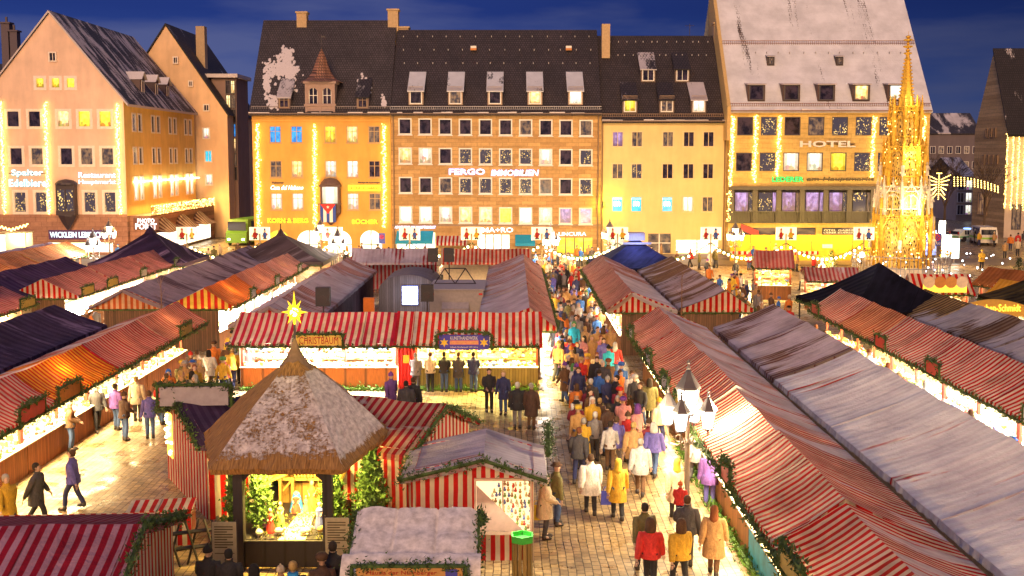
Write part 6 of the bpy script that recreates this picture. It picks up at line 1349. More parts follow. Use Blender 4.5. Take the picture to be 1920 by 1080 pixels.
def fence_x(p0, p1, label):
    b = empty('rustic_fence', (p0[0], p0[1], 0), label, 'fence', 'crossed-stick fences beside the crib'); a, c = Vector((*p0, 0)), Vector((*p1, 0)); d = c - a; L = d.length; d.normalize(); m = MB()
    for z in (.45, .85): m.bar(a + Vector((0, 0, z)), c + Vector((0, 0, z)), .05, 6)
    k = 0.0
    while k < L: q = a + d * k; m.bar(q + Vector((0, .05, 0)), q + d * .3 + Vector((0, .05, 1.15)), .03, 5); m.bar(q + d * .3 + Vector((0, -.05, 0)), q + Vector((0, -.05, 1.15)), .03, 5); k += .45
    m.build('rails', TIM, b, world=True)
fence_x((-9.4, 25.4), (-7.3, 26.2), 'dark crossed-stick fence left of the crib'); fence_x((-4.1, 27.2), (-2.6, 26.3), 'dark crossed-stick fence between the crib and the snow-roofed kiosk')
for i, (x, y, lb) in enumerate(((-6.75, 24.3, 'pale printed information board left of the crib'), (-4.15, 24.6, 'pale printed information board right of the crib'))):
    b = empty('information_board', (x, y, 0), lb, 'board', 'information boards beside the crib'); m = MB(); m.box(-.42, .42, 0, .05, .45, 1.75); b.scale = (.68, .68, .95); m.build('board', plain((.36, .31, .20), .7, name='board_paper'), b); m = MB()
    for r in range(9): m.box(-.34, .3 - .2 * (r % 3 == 2), -.006, -.001, 1.62 - r * .065, 1.65 - r * .065)
    m.box(-.34, .34, -.006, -.001, .95, .97); m.build('print', plain((.08, .06, .03), name='print_ink2'), b); m = MB(); m.bar((-.42, .03, 0), (-.42, .03, 1.8), .03); m.bar((.42, .03, 0), (.42, .03, 1.8), .03); m.build('frame', DARKM, b)
st = empty('advent_star', (hx, hy, za + .3), 'big yellow glowing many-pointed star on a pole above the straw roof', 'star'); m = MB(); m.bar((0, 0, 0), (0, 0, .55), .03); m.build('pole', DARKM, st)
m = MB(); gdn = math.pi * (3 - math.sqrt(5)); c0 = Vector((0, 0, .88)); dirs = []
for k in range(12): a = k * math.pi / 6; dirs.append((Vector((math.cos(a), 0, math.sin(a))), .58 if k == 3 else .5 if k == 9 else (.36 if k % 2 == 0 else .22)))
for k in range(10): zc_ = 1 - 2 * (k + .5) / 10; rr = math.sqrt(1 - zc_ * zc_); v = Vector((rr * math.cos(k * gdn), -.9 * abs(rr * math.sin(k * gdn)) - .15, zc_)).normalized(); dirs.append((v, .26))
for v, L in dirs: m.bar(c0 + v * .06, c0 + v * L, .06, 4, .002)
m.ball(c0, .13, 1, 8, 6); m.build('star_points', [emit((1, .70, .02), .62, 'yellow_star_paper'), emit((1, .95, .55), 2.0, 'star_core')], st); lamp('star_light', (hx, hy - .5, za + 1.1), 14, (1, .85, .2), size=.2)

# ---------------------------------------------------------------- street lamps
def street_lamp(x, y, label, big=True, power=150, col_=(1, .90, .72), rz=0):
    b = empty('street_lamp', (x, y, 0), label, 'street lamp', 'lantern posts on the square', rz)
    m = MB(); m.lathe([(.17, 0), (.15, .5), (.09, .6), (.065, 2.2), (.10, 2.25), (.06, 2.35), (.05, 2.9), (.09, 2.95), (.03, 3.0)], n=12); m.build('pole', plain((.16, .12, .10), .4, .5, name='iron'), b)
    def lantern(p, s):
        f = MB(); a, c = .17 * s, .27 * s; h = .62 * s; x_, y_, z_ = p
        for k in range(6):
            t = math.pi / 3 * k; f.bar((x_ + a * math.cos(t), y_ + a * math.sin(t), z_), (x_ + c * math.cos(t), y_ + c * math.sin(t), z_ + h), .014 * s, 4)
        f.lathe([(a * 1.05, -.03), (a * 1.05, .01)], (x_, y_), 6, 0, z_); f.lathe([(.03, -.12 * s), (.06 * s, -.06 * s), (a * .6, -.03)], (x_, y_), 8, 0, z_); lo = f.build('lantern', DARKM, b)
        g_ = MB(); g_.lathe([(a * .93, 0), (c * .93, h)], (x_, y_), 6, 0, z_ + .01); gg = g_.build('lantern_glass', emit((1, .93, .80), 1.6, 'lantern_glass'), b); gg.parent = lo
        q = MB(); q.lathe([(c * 1.18, 0), (c * 1.12, .05 * s), (c * .75, .2 * s), (c * .30, .40 * s), (c * .12, .46 * s), (c * .2, .5 * s), (.02, .6 * s), (.05 * s, .63 * s), (.005, .72 * s)], (x_, y_), 6, 0, z_ + h + .01); cp = q.build('lantern_cap', plain((.10, .085, .09), .5, .2, name='cap_metal'), b); cp.parent = lo
    lantern((0, 0, 3.05), 1.15)
    for k in range(4):
        a = math.pi / 4 + k * math.pi / 2 + .3; d = Vector((math.cos(a), math.sin(a), 0)); m = MB(); pts = [Vector((0, 0, 2.3)) + d * .04, Vector((0, 0, 2.12)) + d * .28, Vector((0, 0, 2.16)) + d * .5, Vector((0, 0, 2.4)) + d * .58, Vector((0, 0, 2.62)) + d * .58]; m.tube(pts, .028, 6)
        m.tube([Vector((0, 0, 2.3)) + d * (.25 + .1 * math.cos(t * .7)) + Vector((0, 0, .1 * math.sin(t * .7) + .02)) for t in range(9)], .016, 4); m.build('arm', plain((.16, .12, .10), .4, .5, name='iron'), b); lantern(tuple(d * .58 + Vector((0, 0, 2.7))), .82)
    lamp('street_lamp_light', (x - .95, y - .2, 3.0), power * .5, col_, size=.25); lamp('street_lamp_light', (x + .9, y - .2, 3.3), power * .5, col_, size=.25)
    return b
street_lamp(4.9, 29.2, 'near four-armed lantern post in the crowded lane, right of centre', power=400, col_=(1, .80, .46))
street_lamp(P(150, 470, z=3).x, 84, 'white-glowing lantern cluster in front of the gingerbread shop', power=600); street_lamp(P(615, 470, z=3).x, 86, 'lantern post before the book shop arches', power=500); street_lamp(P(1040, 470, z=3).x, 90, 'lantern post at the far end of the crowded lane', power=700)
street_lamp(P(52, 470, z=3).x, 98, 'lantern post in front of the left shop window of the restaurant house', power=550, col_=(1, .58, .2)); street_lamp(P(1178, 470, z=3).x, 97, 'lantern post standing before the cream house', power=650, col_=(1, .58, .2)); street_lamp(P(1448, 470, z=3).x, 95, 'lantern post in front of the hotel hoarding', power=450, col_=(1, .58, .2)); street_lamp(P(520, 470, z=3).x, 100, 'lantern post beside the leftmost book shop arch', power=550, col_=(1, .58, .2))
street_lamp(P(1857, 480, z=3).x * 1.12, 100, 'lantern post on the open plaza before the stone hall', power=900, col_=(1, .66, .28))
# ---------------------------------------------------------------- garland poles with picture boxes and strings of bulbs
def picture_box(u, Y, label, hue):
    p = P(u, 438, Y=Y); b = empty('picture_box_pole', (p.x, p.y, 0), label, 'lit sign', 'lit picture boxes on poles')
    m = MB(); m.bar((0, 0, 0), (0, 0, p.z), .06, 8); m.build('pole', plain((.35, .26, .14), .6, name='wood_pole'), b)
    for s in (-1, 1):
        mt = Matrix.Translation((s * .42, .10, p.z)) @ Matrix.Rotation(R(-s * 22), 4, 'Z'); m = MB(); m.obox(mt, .86, .12, 1.05); bo = m.build('light_box', emit((1, .78, .48), .55, 'lit_picture'), b)
        f = MB(); q = mt @ Matrix.Translation((0, -.066, 0)); c2 = 0 if s < 0 else 1
        def disk(x, z, r, mi, sz=1): f.mesh([q @ Vector((x + r * math.cos(t * .785), 0, z + r * sz * math.sin(t * .785))) for t in range(8)], [tuple(range(8))], mi)
        disk(0, -.12, .2, c2, 1.3); disk(0, .2, .12, 2); disk(-.2, -.2, .09, 2); disk(.2, -.05, .09, 1 - c2); disk(0, .34, .10, c2); disk(-.08, -.4, .09, 3); disk(.1, -.4, .09, 3)
        k = f.build('painting', [plain((.55, .03, .02), name='red_ink'), plain((.05, .12, .45) if hue else (.75, .5, .02), name='coloured_ink'), plain((.75, .5, .35), name='face_ink'), plain((.05, .04, .05), name='black_ink')], b); k.parent = bo
    return p
us = [-60, 120, 350, 487, 623, 768, 884, 1016, 1158, 1333, 1474, 1620]; YG = 86.0; tops = []
lbs = ['picture box off the left edge', 'picture box pole before the gingerbread shop', 'picture box pole before the alley arcade', 'picture box pole in front of the green bus', 'picture box pole before the second arch of the book shop', 'picture box pole before the turquoise awning', 'picture box pole before the brightest shop window', 'picture box pole left of the white shop name at the lane end', 'picture box pole left of the cream house entrance', 'picture box pole above the red-awned shop of the cream house', 'picture box pole in front of the middle of the hotel', 'picture box pole directly left of the fountain']
for i, u in enumerate(us):
    if u in (-60, 120): tops.append(P(u, 468, Y=YG)); continue
    p = picture_box(u, YG, lbs[i], i % 2); tops.append(Vector((p.x, p.y, p.z - .75)))
for i in range(2, len(us) - 1):
    a, c = tops[i], tops[i + 1]; b = empty('string_of_bulbs', tuple(a), ['', '', 'string of bulbs hanging before the alley and the green bus', 'string of bulbs over the brown-grey pointed tent', 'string of bulbs before the right book shop arches', 'string of bulbs before the turquoise and striped awnings', 'string of bulbs over the far end of the courtyard', 'string of bulbs at the head of the crowded lane', 'string of bulbs before the cream house', 'string of bulbs between the cream house and the hotel', 'string of bulbs before the yellow hoarding'][i], 'light string', 'strings of bulbs across the square')
    n = 17; sg_ = 1.35 * min(1, (c - a).length / 7); pts = [a.lerp(c, k / n) + Vector((0, 0, -sg_ * 4 * (k / n) * (1 - k / n))) for k in range(n + 1)]
    m = MB(); garland_mesh(m, pts, 26, .05, .12); m.build('fir_rope', GREEN, b, world=True); first = None
    for k in range(1, n):
        if first is None: m = MB(); m.ball((0, 0, 0), .10, 0, 8, 5); first = m.build('bulb', BULB, b); q = first
        else: q = first.copy(); col.objects.link(q)
        q.parent = b; q.location = pts[k] - a + Vector((0, -.05, -.12))
    if i > 3: lamp('string_light', tuple(a.lerp(c, .5) + Vector((0, -.2, -1.5))), 130, (1, .68, .26), size=.5)

# ---------------------------------------------------------------- the gilded fountain
fcx, fcy = P(1692, 400, Y=89.5).x, 89.5
fo = empty('gothic_fountain', (fcx, fcy, 0), 'tall gilded gothic fountain spire lit golden, at the right', 'fountain')
GOLD = plain((.84, .50, .06), .38, .25, .45, 3.0, name='gilding'); GOLD2 = plain((.80, .70, .55), .45, .1, .3, 3, name='pale_gilding'); DKG = plain((.16, .09, .02), .6, 0, .4, 3, name='shaded_niche')
nt_ = NT('painted_tracery'); v_ = nt_.coord('Object', (1, 1, .45)); vo_ = nt_.node('TexVoronoi', feature='DISTANCE_TO_EDGE'); nt_.link(v_, vo_.inputs['Vector']); vo_.inputs['Scale'].default_value = 5.5
TRAC = nt_.out(nt_.mix(nt_.rng(vo_.outputs[0], .18, .26), (.85, .60, .16), (.05, .03, .01)), .45)  # shaded gaps painted as dark cells; the core itself is solid
def ring(n, r, rot=.39): return [(r * math.cos(rot + 2 * math.pi * k / n), r * math.sin(rot + 2 * math.pi * k / n)) for k in range(n)]
def pinn(m, x, y, z, h, w):
    m.lathe([(w, 0), (w, h * .35), (w * 1.4, h * .37), (w * .9, h * .42), (w * .25, h * .9), (w * .55, h * .93), (.01, h)], (x, y), 4, 0, z, rot=.78)
    for k in range(4):
        for s in range(4): t = s * 1.57; rr = w * (1 - k * .2); m.octa((x + rr * math.cos(t), y + rr * math.sin(t), z + h * (.45 + k * .11)), w * .35)
T = [(2.2, .3, 5.2), (1.95, 5.2, 7.6), (1.6, 7.6, 10.9), (1.2, 10.9, 14.2)]
m = MB(); m.lathe([(3.0, 0), (3.0, .35), (2.6, .4), (2.5, .9), (2.2, 1.0)], n=8, rot=.39); m.build('basin', GOLD2, fo)
m = MB()
for k in range(260): zz_ = rnd.uniform(.6, 14); rr = 2.35 - zz_ * .075; t = rnd.uniform(0, 6.28); m.octa((rr * math.cos(t), rr * math.sin(t), zz_), .05)
q = m.build('added_glints', FAIRY, fo); q['kind'] = 'stuff'  # added glowing points to brighten the gilding, no real bulbs hang here
for ti, (r, z0, z1) in enumerate(T):
    h = z1 - z0; tm = MB(); core = MB(); core.lathe([(r * .86, z0), (r * .80, z1)], n=8, rot=.39); core.build('niche_core', TRAC, fo)
    R8 = ring(8, r)
    for k in range(8):
        x, y = R8[k]; x2, y2 = R8[(k + 1) % 8]; tm.box(x - .11, x + .11, y - .11, y + .11, z0, z1 - .1)
        for s in (.85, 1.08): tm.bar((x * s, y * s, z0), (x * s, y * s, z0 + h * .9), .05, 5)
        pinn(tm, x * 1.04, y * 1.04, z1 - h * .12, 1.0 + .35 * h * .4, .12); pinn(tm, x * 1.16, y * 1.16, z0 + h * .52, h * .42, .08)
        mx_, my_ = (x + x2) / 2, (y + y2) / 2; top = z0 + h * .80                     # pointed arch and its gable
        A = Vector((x, y, z0 + h * .45)); B_ = Vector((x2, y2, z0 + h * .45)); C = Vector((mx_, my_, top))
        for E_ in (A, B_):
            prev = E_
            for s in range(1, 6): t = s / 5; q = E_.lerp(C, t) + (Vector((E_.x, E_.y, top)) - E_.lerp(C, .5)) * .55 * math.sin(math.pi * t) * .5; tm.bar(prev, q, .05, 4); prev = q
            tm.bar(Vector((E_.x, E_.y, top - .15)), Vector((mx_ * 1.03, my_ * 1.03, z1 + .35)), .05, 4)
        tm.bar((mx_, my_, z0), (mx_, my_, top), .035, 4); tm.ball((mx_, my_, top - .1), .16, 0, 6, 4); pinn(tm, mx_ * 1.03, my_ * 1.03, z1 + .1, .8, .07)
        for s in range(1, 8):
            t = s / 8; xx, yy = x + (x2 - x) * t, y + (y2 - y) * t; tm.bar((xx, yy, z1 - .25), (xx, yy, z1 + .1), .03, 4); tm.octa((xx, yy, top + .15 + .2 * math.sin(s)), .07)
        for zz in (z1 - .25, z1 + .1, z0 + .05, z0 + h * .28): tm.bar((x, y, zz), (x2, y2, zz), .06, 4)
    tm.build('tier', GOLD if ti != 1 else GOLD2, fo)
    for k in range(8 if ti < 3 else 0):
        x, y = R8[k]; s = MB(); zz = z0 + h * (.30 if ti else .45); s.lathe([(.16, 0), (.17, .25), (.12, .55), (.15, .8), (.05, .92), (.09, 1.0), (.085, 1.1), (.02, 1.2)], (x * 1.14, y * 1.14), 7, 0, zz, sy=.9)
        for q in (-1, 1): s.bar((x * 1.14 + q * .13, y * 1.14, zz + .78), (x * 1.2 + q * .1, y * 1.14 - .12, zz + .5), .04, 5)
        s.build('statue', GOLD2 if k % 2 else GOLD, fo)
sp = MB(); sp.lathe([(.72, 14.0), (.50, 15.4), (.2, 18.2), (.13, 18.6)], n=8, rot=.39)
for k in range(14):
    z = 14.4 + k * .29; rr = .60 - k * .029
    for s in range(8): t = .39 + s * .785; sp.octa((rr * 1.1 * math.cos(t), rr * 1.1 * math.sin(t), z), .09)
for z, rr in ((18.65, .34), (18.9, .2), (19.2, .40), (19.45, .14), (19.75, .38), (20.0, .22)): sp.lathe([(.05, -.12), (rr, 0), (rr, .08), (.05, .16)], n=8, z0=z)
sp.bar((0, 0, 18.6), (0, 0, 20.5), .05, 6, .01); sp.build('spire', GOLD, fo)
for k, (dx, dy, e_) in enumerate(((-2.5, -5.5, 900), (3, -5.5, 900), (-5, -1.5, 450))): lamp('fountain_floodlight', (fcx + dx, fcy + dy, 1.2), e_ * 3.2, (1, .84, .46), 'SPOT', .25, spot=75, rot=((Vector((fcx, fcy, 9)) - Vector((fcx + dx, fcy + dy, 1.2))).to_track_quat('-Z', 'Y').to_euler()))
lamp('fountain_glow', (fcx, fcy - 2.6, 6.2), 420, (1, .86, .5), size=.2); lamp('fountain_glow', (fcx, fcy - 2.2, 10.5), 260, (1, .86, .4), size=.2); lamp('fountain_glow', (fcx, fcy - 1.8, 15), 160, (1, .86, .4), size=.2)
rl = empty('fountain_railing', (fcx, fcy, 0), 'ornate wrought-iron railing round the fountain with bright lamps', 'railing'); m = MB(); g2 = MB()
for k in range(72):
    t = 2 * math.pi * k / 72; x, y = 3.9 * math.cos(t), 3.9 * math.sin(t); m.bar((x, y, 0), (x, y, 2.1), .025, 4)
    if k % 2: m.tube([(x * (1 + .03 * math.sin(q)), y * (1 + .03 * math.sin(q)), 1.2 + q * .14) for q in range(7)], .02, 4)
    if k % 3 == 0: g2.ball((x, y, 2.2), .11, 0, 6, 4)
for z in (.3, 1.1, 2.0): m.tube([(3.9 * math.cos(2 * math.pi * k / 36), 3.9 * math.sin(2 * math.pi * k / 36), z) for k in range(37)], .03, 4)
m.build('bars', plain((.40, .38, .40), .4, .5, name='silvered_iron'), rl); g2.build('gilt_knob', GOLD, rl)
for k in range(26): m = MB()
bl_ = MB()
for k in range(46): bl_.octa((fcx + rnd.gauss(0, 3.4) + rnd.choice((-2.6, 2.6)), fcy - 4.2 + rnd.gauss(0, .35), .6 + rnd.random() * 2), rnd.uniform(.04, .09))
tag(bl_.build('railing_lights', emit((.92, .95, 1), 4, 'white_sparkle')), 'white sparkling lamps scattered along the fountain railing', 'lights', kind='stuff')
fir(P(1540, 500, z=1).x, 86, 0, 2.6, 1.1, 'small cut fir left of the fountain railing', 700, (.09, .11, .02)); fir(P(1795, 500, z=1).x, 78, 0, 2.8, 1.0, 'dark cut fir right of the fountain railing', 700, (.03, .06, .02)); fir(P(1395, 560, z=1).x, 53, 0, 1.6, .7, 'small fir bush between the twin gables and the long snowy roof', 700, (.05, .08, .02))
def sapling(x, y, h, lb):
    b = empty('bare_sapling', (x, y, 0), lb, 'tree', 'bare saplings among the stalls'); m = MB(); m.bar((0, 0, 0), (0, 0, h), .05, 5, .015)
    for k in range(9): a = k * 2.4; z = h * (.45 + .06 * k); m.bar((0, 0, z), (.5 * math.cos(a) * (1 - k * .07), .5 * math.sin(a) * (1 - k * .07), z + .5), .015, 3, .004)
    m.build('trunk', plain((.22, .12, .06), .9, name='bark3'), b)
sapling(-18.0, 54.3, 4.0, 'thin bare sapling beside the orange-striped gable, left'); sapling(8.6, 53.6, 4.4, 'thin bare sapling between the two red and white gables'); sapling(12.2, 51.8, 4.2, 'thin bare sapling in front of the right red and white gable')

# ---------------------------------------------------------------- vehicles and street furniture
def van(x, y, rz, L, W, H, hood, c, stripe, label, cat, light=False):
    b = empty('parked_van' if not hood else 'parked_car', (x, y, 0), label, cat, None, rz); pr = [(-L/2, .35), (-L/2, H * .55), (-L/2 + .12, H * .62), (-L/2 + .35 + (.5 if hood else 0), H), (L/2 - .6 - (1.2 if hood else .2), H), (L/2 - (.9 if hood else .35), H * .58), (L/2 - .05, H * .5), (L/2, .35)]
    m = MB(); n = len(pr)
    for s in (-1, 1): m.face([(p[0], s * W/2 * (.92 if p[1] > H * .8 else 1), p[1]) for p in (pr if s < 0 else pr[::-1])])
    for k in range(n): a, c_ = pr[k], pr[(k + 1) % n]; fa, fc = (.92 if a[1] > H * .8 else 1), (.92 if c_[1] > H * .8 else 1); m.face([(a[0], -W/2 * fa, a[1]), (a[0], W/2 * fa, a[1]), (c_[0], W/2 * fc, c_[1]), (c_[0], -W/2 * fc, c_[1])])
    m.build('body', plain(c, .3, name='car_paint'), b)
    g = MB(); z0, z1 = H * .60, H * .93
    for s in (-1, 1):
        for k in range(3): xa_ = -L/2 + .55 + (.3 if hood else 0) + k * (L - 2 - (1.2 if hood else 0)) / 3; g.face([(xa_, s * (W/2 + .01), z0), (xa_ + (L - 2.3 - (1.2 if hood else 0)) / 3, s * (W/2 + .01), z0), (xa_ + (L - 2.3 - (1.2 if hood else 0)) / 3, s * (W/2 * .94 + .012), z1), (xa_, s * (W/2 * .94 + .012), z1)])
    g.box(-L/2 - .012 + .1, -L/2 + .14, -W/2 * .8, W/2 * .8, z0, z1 - .1); g.build('side_glass', plain((.02, .025, .04), .08, name='car_glass'), b)
    if stripe: m = MB(); [m.box(-L/2 + .1, L/2 - .1, s * (W/2 + .006) - .004, s * (W/2 + .006) + .004, H * .36, H * .46) for s in (-1, 1)]; m.box(-L/2 - .012, -L/2 - .004, -W/2 + .1, W/2 - .1, H * .36, H * .46); m.build('stripe', plain(stripe, .4, name='green_stripe'), b)
    for xx in (-L/2 + .8, L/2 - .9):
        for s in (-1, 1): m = MB(); m.lathe([(.18, -.1), (.33, -.09), (.33, .09), (.18, .1)], n=14); q = m.build('wheel', DARKM, b); q.rotation_euler = (H90, 0, 0); q.location = (xx, s * (W/2 - .08), .33)
    for s in (-1, 1):
        m = MB(); m.box(L/2 - .06, L/2 + .02, s * W/2 * .7 - .14, s * W/2 * .7 + .14, .65, .85); m.build('headlight', emit((1, .95, .8), 6, 'headlight') if light else WHITE, b); m = MB(); m.box(-L/2 - .02, -L/2 + .02, s * W/2 * .85 - .08, s * W/2 * .85 + .08, .9, 1.2); m.build('tail_light', plain((.5, .02, .02), name='red_lens'), b)
    return b
pc = P(1815, 452, z=0); v1 = van(pc.x, pc.y, R(20), 4.3, 1.7, 1.45, True, (.62, .66, .62), (.05, .4, .15), 'white and green police estate car parked left of the police van', 'car'); m = MB(); m.box(-.3, .3, -.5, .5, 1.46, 1.58); m.build('light_bar', emit((.2, .4, 1), 1.5, 'blue_lamp'), v1)
pc = P(1843, 458, z=0); van(pc.x, pc.y, R(80), 4.9, 1.95, 2.1, False, (.66, .62, .55), (.25, .55, .05), 'white and green police van parked before the stone hall', 'van')
pc = P(458, 460, z=0); bs = van(pc.x, pc.y + 3, R(-100), 8, 2.5, 3.0, False, (.12, .26, .02), None, 'bright green city bus with lit headlights in the left alley', 'bus', True); m = MB(); m.face([(4.03 - .3, -1.1, 1.75), (4.03 - .3, 1.1, 1.75), (3.72, 1.1, 2.75), (3.72, -1.1, 2.75)]); m.build('windscreen', plain((.03, .03, .05), .1, name='windscreen'), bs)
def post_sign(u, v, Y, w, h, c, lb, txt=None, ring_=False, em=0):
    p = P(u, v, Y=Y); b = empty('post_sign', (p.x, p.y, 0), lb, 'sign'); m = MB(); m.bar((0, .06, 0), (0, .06, p.z + h / 2), .04); m.build('post', plain((.4, .4, .42), .4, .5, name='zinc'), b)
    m = MB(); m.box(-w/2, w/2, 0, .04, p.z - h/2, p.z + h/2); m.build('plate', emit(c, em, 'lit_plate') if em else plain(c, .5, name='plate'), b)
    if ring_:
        m = MB(); n = 16; [m.mesh([(r_ * math.cos(t), -.006, p.z + .15 * h + r_ * math.sin(t)) for t in (2 * math.pi * k / n, 2 * math.pi * (k + 1) / n) for r_ in (w * .26, w * .36)], [(0, 1, 3, 2)]) for k in range(n)]; m.bar((-w * .2, -.01, p.z + .15 * h + w * .2), (w * .2, -.01, p.z + .15 * h - w * .2), .03, 4); m.bar((w * .2, -.01, p.z + .15 * h + w * .2), (-w * .2, -.01, p.z + .15 * h - w * .2), .03, 4); m.build('ring', plain((.65, .02, .02), name='red_ring'), b)
    if txt: text(txt, w * .7, (p.x, p.y - .015, p.z - h * .32 if ring_ else p.z), WHITE, b, height=h * .18, depth=.006)
post_sign(1757, 449, 97, .85, 1.15, (.05, .08, .45), 'blue no-stopping taxi sign right of the fountain', 'TAXI', True); post_sign(716, 447, 102, .6, 1.0, (.05, .08, .45), 'blue no-stopping sign at the right end of the book shop arches', None, True); post_sign(326, 464, 96, .8, .8, (.02, .08, .55), 'round blue turn arrow sign at the mouth of the left alley', '↱')
for i, (u, v, w, h, c, e_, lb) in enumerate(((1742, 420, 1.1, 1.4, (.6, .55, .5), 0, 'pale blank notice board right of the fountain'), (1767, 427, .6, 1.3, (.7, .8, .9), 1.2, 'white and blue lit poster column right of the notice board'), (1775, 462, .9, 2.2, (.7, .95, 1), 0.8, 'left white glowing advertising panel beside the fountain railing'), (1790, 466, .9, 1.9, (.75, 1, 1), 1.0, 'right white glowing advertising panel beside the fountain railing'), (1745, 455, 1.1, 2.4, (.12, .2, .75), .8, 'blue-lit glazed shelter wall right of the fountain'))): post_sign(u, v, 99 + i, w, h, c, lb, em=e_)
# wicker cart of the gingerbread corner & bright stand at the far left
gs = empty('ornate_stand', (P(22, 455, Y=100).x, 100, 0), 'ornate golden light-framed stand at the far left below the lettering', 'stand'); m = MB(); m.box(-1.3, 1.3, 0, 1.6, 1.0, 1.1, 1); m.box(-1.3, 1.3, 1.5, 1.6, 0, 3, 1); [m.box(x - .06, x + .06, 0, .12, 0, 3.0, 1) for x in (-1.25, 1.25)]; m.box(-1.4, 1.4, 0, 1.6, 3.0, 3.1, 1)
for k in range(60): t = k / 59; m.octa((-1.6 + 3.2 * t, -.05, 3.3 + .5 * abs(t - .5) * 2 + .1 * math.sin(k)), .07); m.octa((-1.25, -.05, t * 3), .05); m.octa((1.25, -.05, t * 3), .05)
m.build('lit_frame', [FAIRY, plain((.6, .5, .3), name='cream_wood')], gs); lamp('stand_light', (gs.location.x, 100.8, 2.7), 150, (1, .95, .8), size=.3)
dl = empty('flag', (P(1400, 430, Y=109).x, 108.0, fz(428, 108)), 'red and black shop flag on the fire wall between cream house and hotel', 'flag'); m = MB(); m.mesh([(-.8, 0, .45), (1.0, 0, -.25), (1.0, 0, -.95), (-.8, 0, -.15)], [(0, 1, 2, 3)]); m.bar((-1, .05, .6), (1.1, .05, -.3), .03, m=1); m.build('cloth', [plain((.45, .05, .06), name='flag_red'), DARKM], dl)
# ================================================================ PEOPLE
def skin(nodes, edges, root, sub=1):
    names = list(nodes); me = bpy.data.meshes.new('s'); me.from_pydata([nodes[n][:3] for n in names], [(names.index(a), names.index(b)) for a, b in edges], [])
    o = bpy.data.objects.new('s', me); col.objects.link(o); md = o.modifiers.new('s', 'SKIN'); md.use_smooth_shade = True
    for i, n in enumerate(names):
        r = nodes[n][3]; r = r if isinstance(r, tuple) else (r, r); me.skin_vertices[0].data[i].radius = r; me.skin_vertices[0].data[i].use_root = (n == root)
    if sub: q = o.modifiers.new('b', 'SUBSURF'); q.levels = sub; q.render_levels = sub
    dg = bpy.context.evaluated_depsgraph_get(); r = bpy.data.meshes.new_from_object(o.evaluated_get(dg)); bpy.data.objects.remove(o); bpy.data.meshes.remove(me)
    for p in r.polygons: p.use_smooth = True
    return r
POSES = {   # leg swing (m), left hand, right hand (x, y, z), lean
    'stand': (.02, (-.30, -.04, .80), (.30, -.02, .80), 0), 'front': (.03, (-.14, -.30, 1.02), (.12, -.30, 1.0), .02), 'walk': (.24, (-.28, -.22, .86), (.29, .18, .84), .03),
    'stride': (-.30, (-.29, .20, .85), (.27, -.24, .90), .05), 'carry': (.12, (-.34, -.02, .74), (.20, -.26, 1.05), .02), 'reach': (.05, (-.2, -.45, 1.15), (.22, -.40, 1.05), .08)}
def proto_parts(pose):
    sw, lh, rh, ln = POSES[pose]; N = {}
    N['pel'] = (0, 0, .95, (.15, .12)); N['wai'] = (0, -ln * .4, 1.10, (.105, .07)); N['che'] = (0, -ln - .01, 1.28, (.12, .065)); N['nb'] = (0, -ln - .01, 1.42, (.05, .05)); N['nk'] = (0, -ln - .01, 1.50, .055)
    N['hd1'] = (0, -ln - .02, 1.57, (.07, .085)); N['hd2'] = (0, -ln - .015, 1.65, (.078, .095)); N['hd3'] = (0, -ln - .01, 1.71, (.055, .07)); E_ = [('pel', 'wai'), ('wai', 'che'), ('che', 'nb'), ('nb', 'nk'), ('nk', 'hd1'), ('hd1', 'hd2'), ('hd2', 'hd3')]
    J = {}
    for s, nm, h in ((-1, 'l', lh), (1, 'r', rh)):
        sh = Vector((s * .19, -ln, 1.39)); hv = Vector(h); mid = (sh + hv) / 2; d = hv - sh; L = .56; off = math.sqrt(max(0, (L / 2) ** 2 - (d.length / 2) ** 2)); mid += Vector((s * .35, .9, -.2)).normalized() * off
        J[nm] = (sh, mid, hv); N['sh' + nm] = (sh.x * .92, sh.y, sh.z - .01, .042); N['el' + nm] = (*mid, .036); N['wr' + nm] = (*hv, .030); dd = (hv - mid).normalized(); N['pa' + nm] = (*(hv + dd * .07), (.040, .022)); E_ += [('che', 'sh' + nm), ('sh' + nm, 'el' + nm), ('el' + nm, 'wr' + nm), ('wr' + nm, 'pa' + nm)]
        q = s * sw; hp = Vector((s * .09, 0, .90)); ft = Vector((s * .10, -q, .09 + (.05 if q < -.15 else 0))); kn = (hp + ft) / 2 + Vector((0, -.05 - abs(q) * .15, 0.02)); J['k' + nm] = (hp, kn, ft)
        N['hp' + nm] = (*hp, .085); N['kn' + nm] = (*kn, .060); N['an' + nm] = (*ft, .042); N['to' + nm] = (ft.x + s * .02, ft.y - .15, .045, .038); E_ += [('pel', 'hp' + nm), ('hp' + nm, 'kn' + nm), ('kn' + nm, 'an' + nm), ('an' + nm, 'to' + nm)]
    return N, E_, J, ln
PC = {}
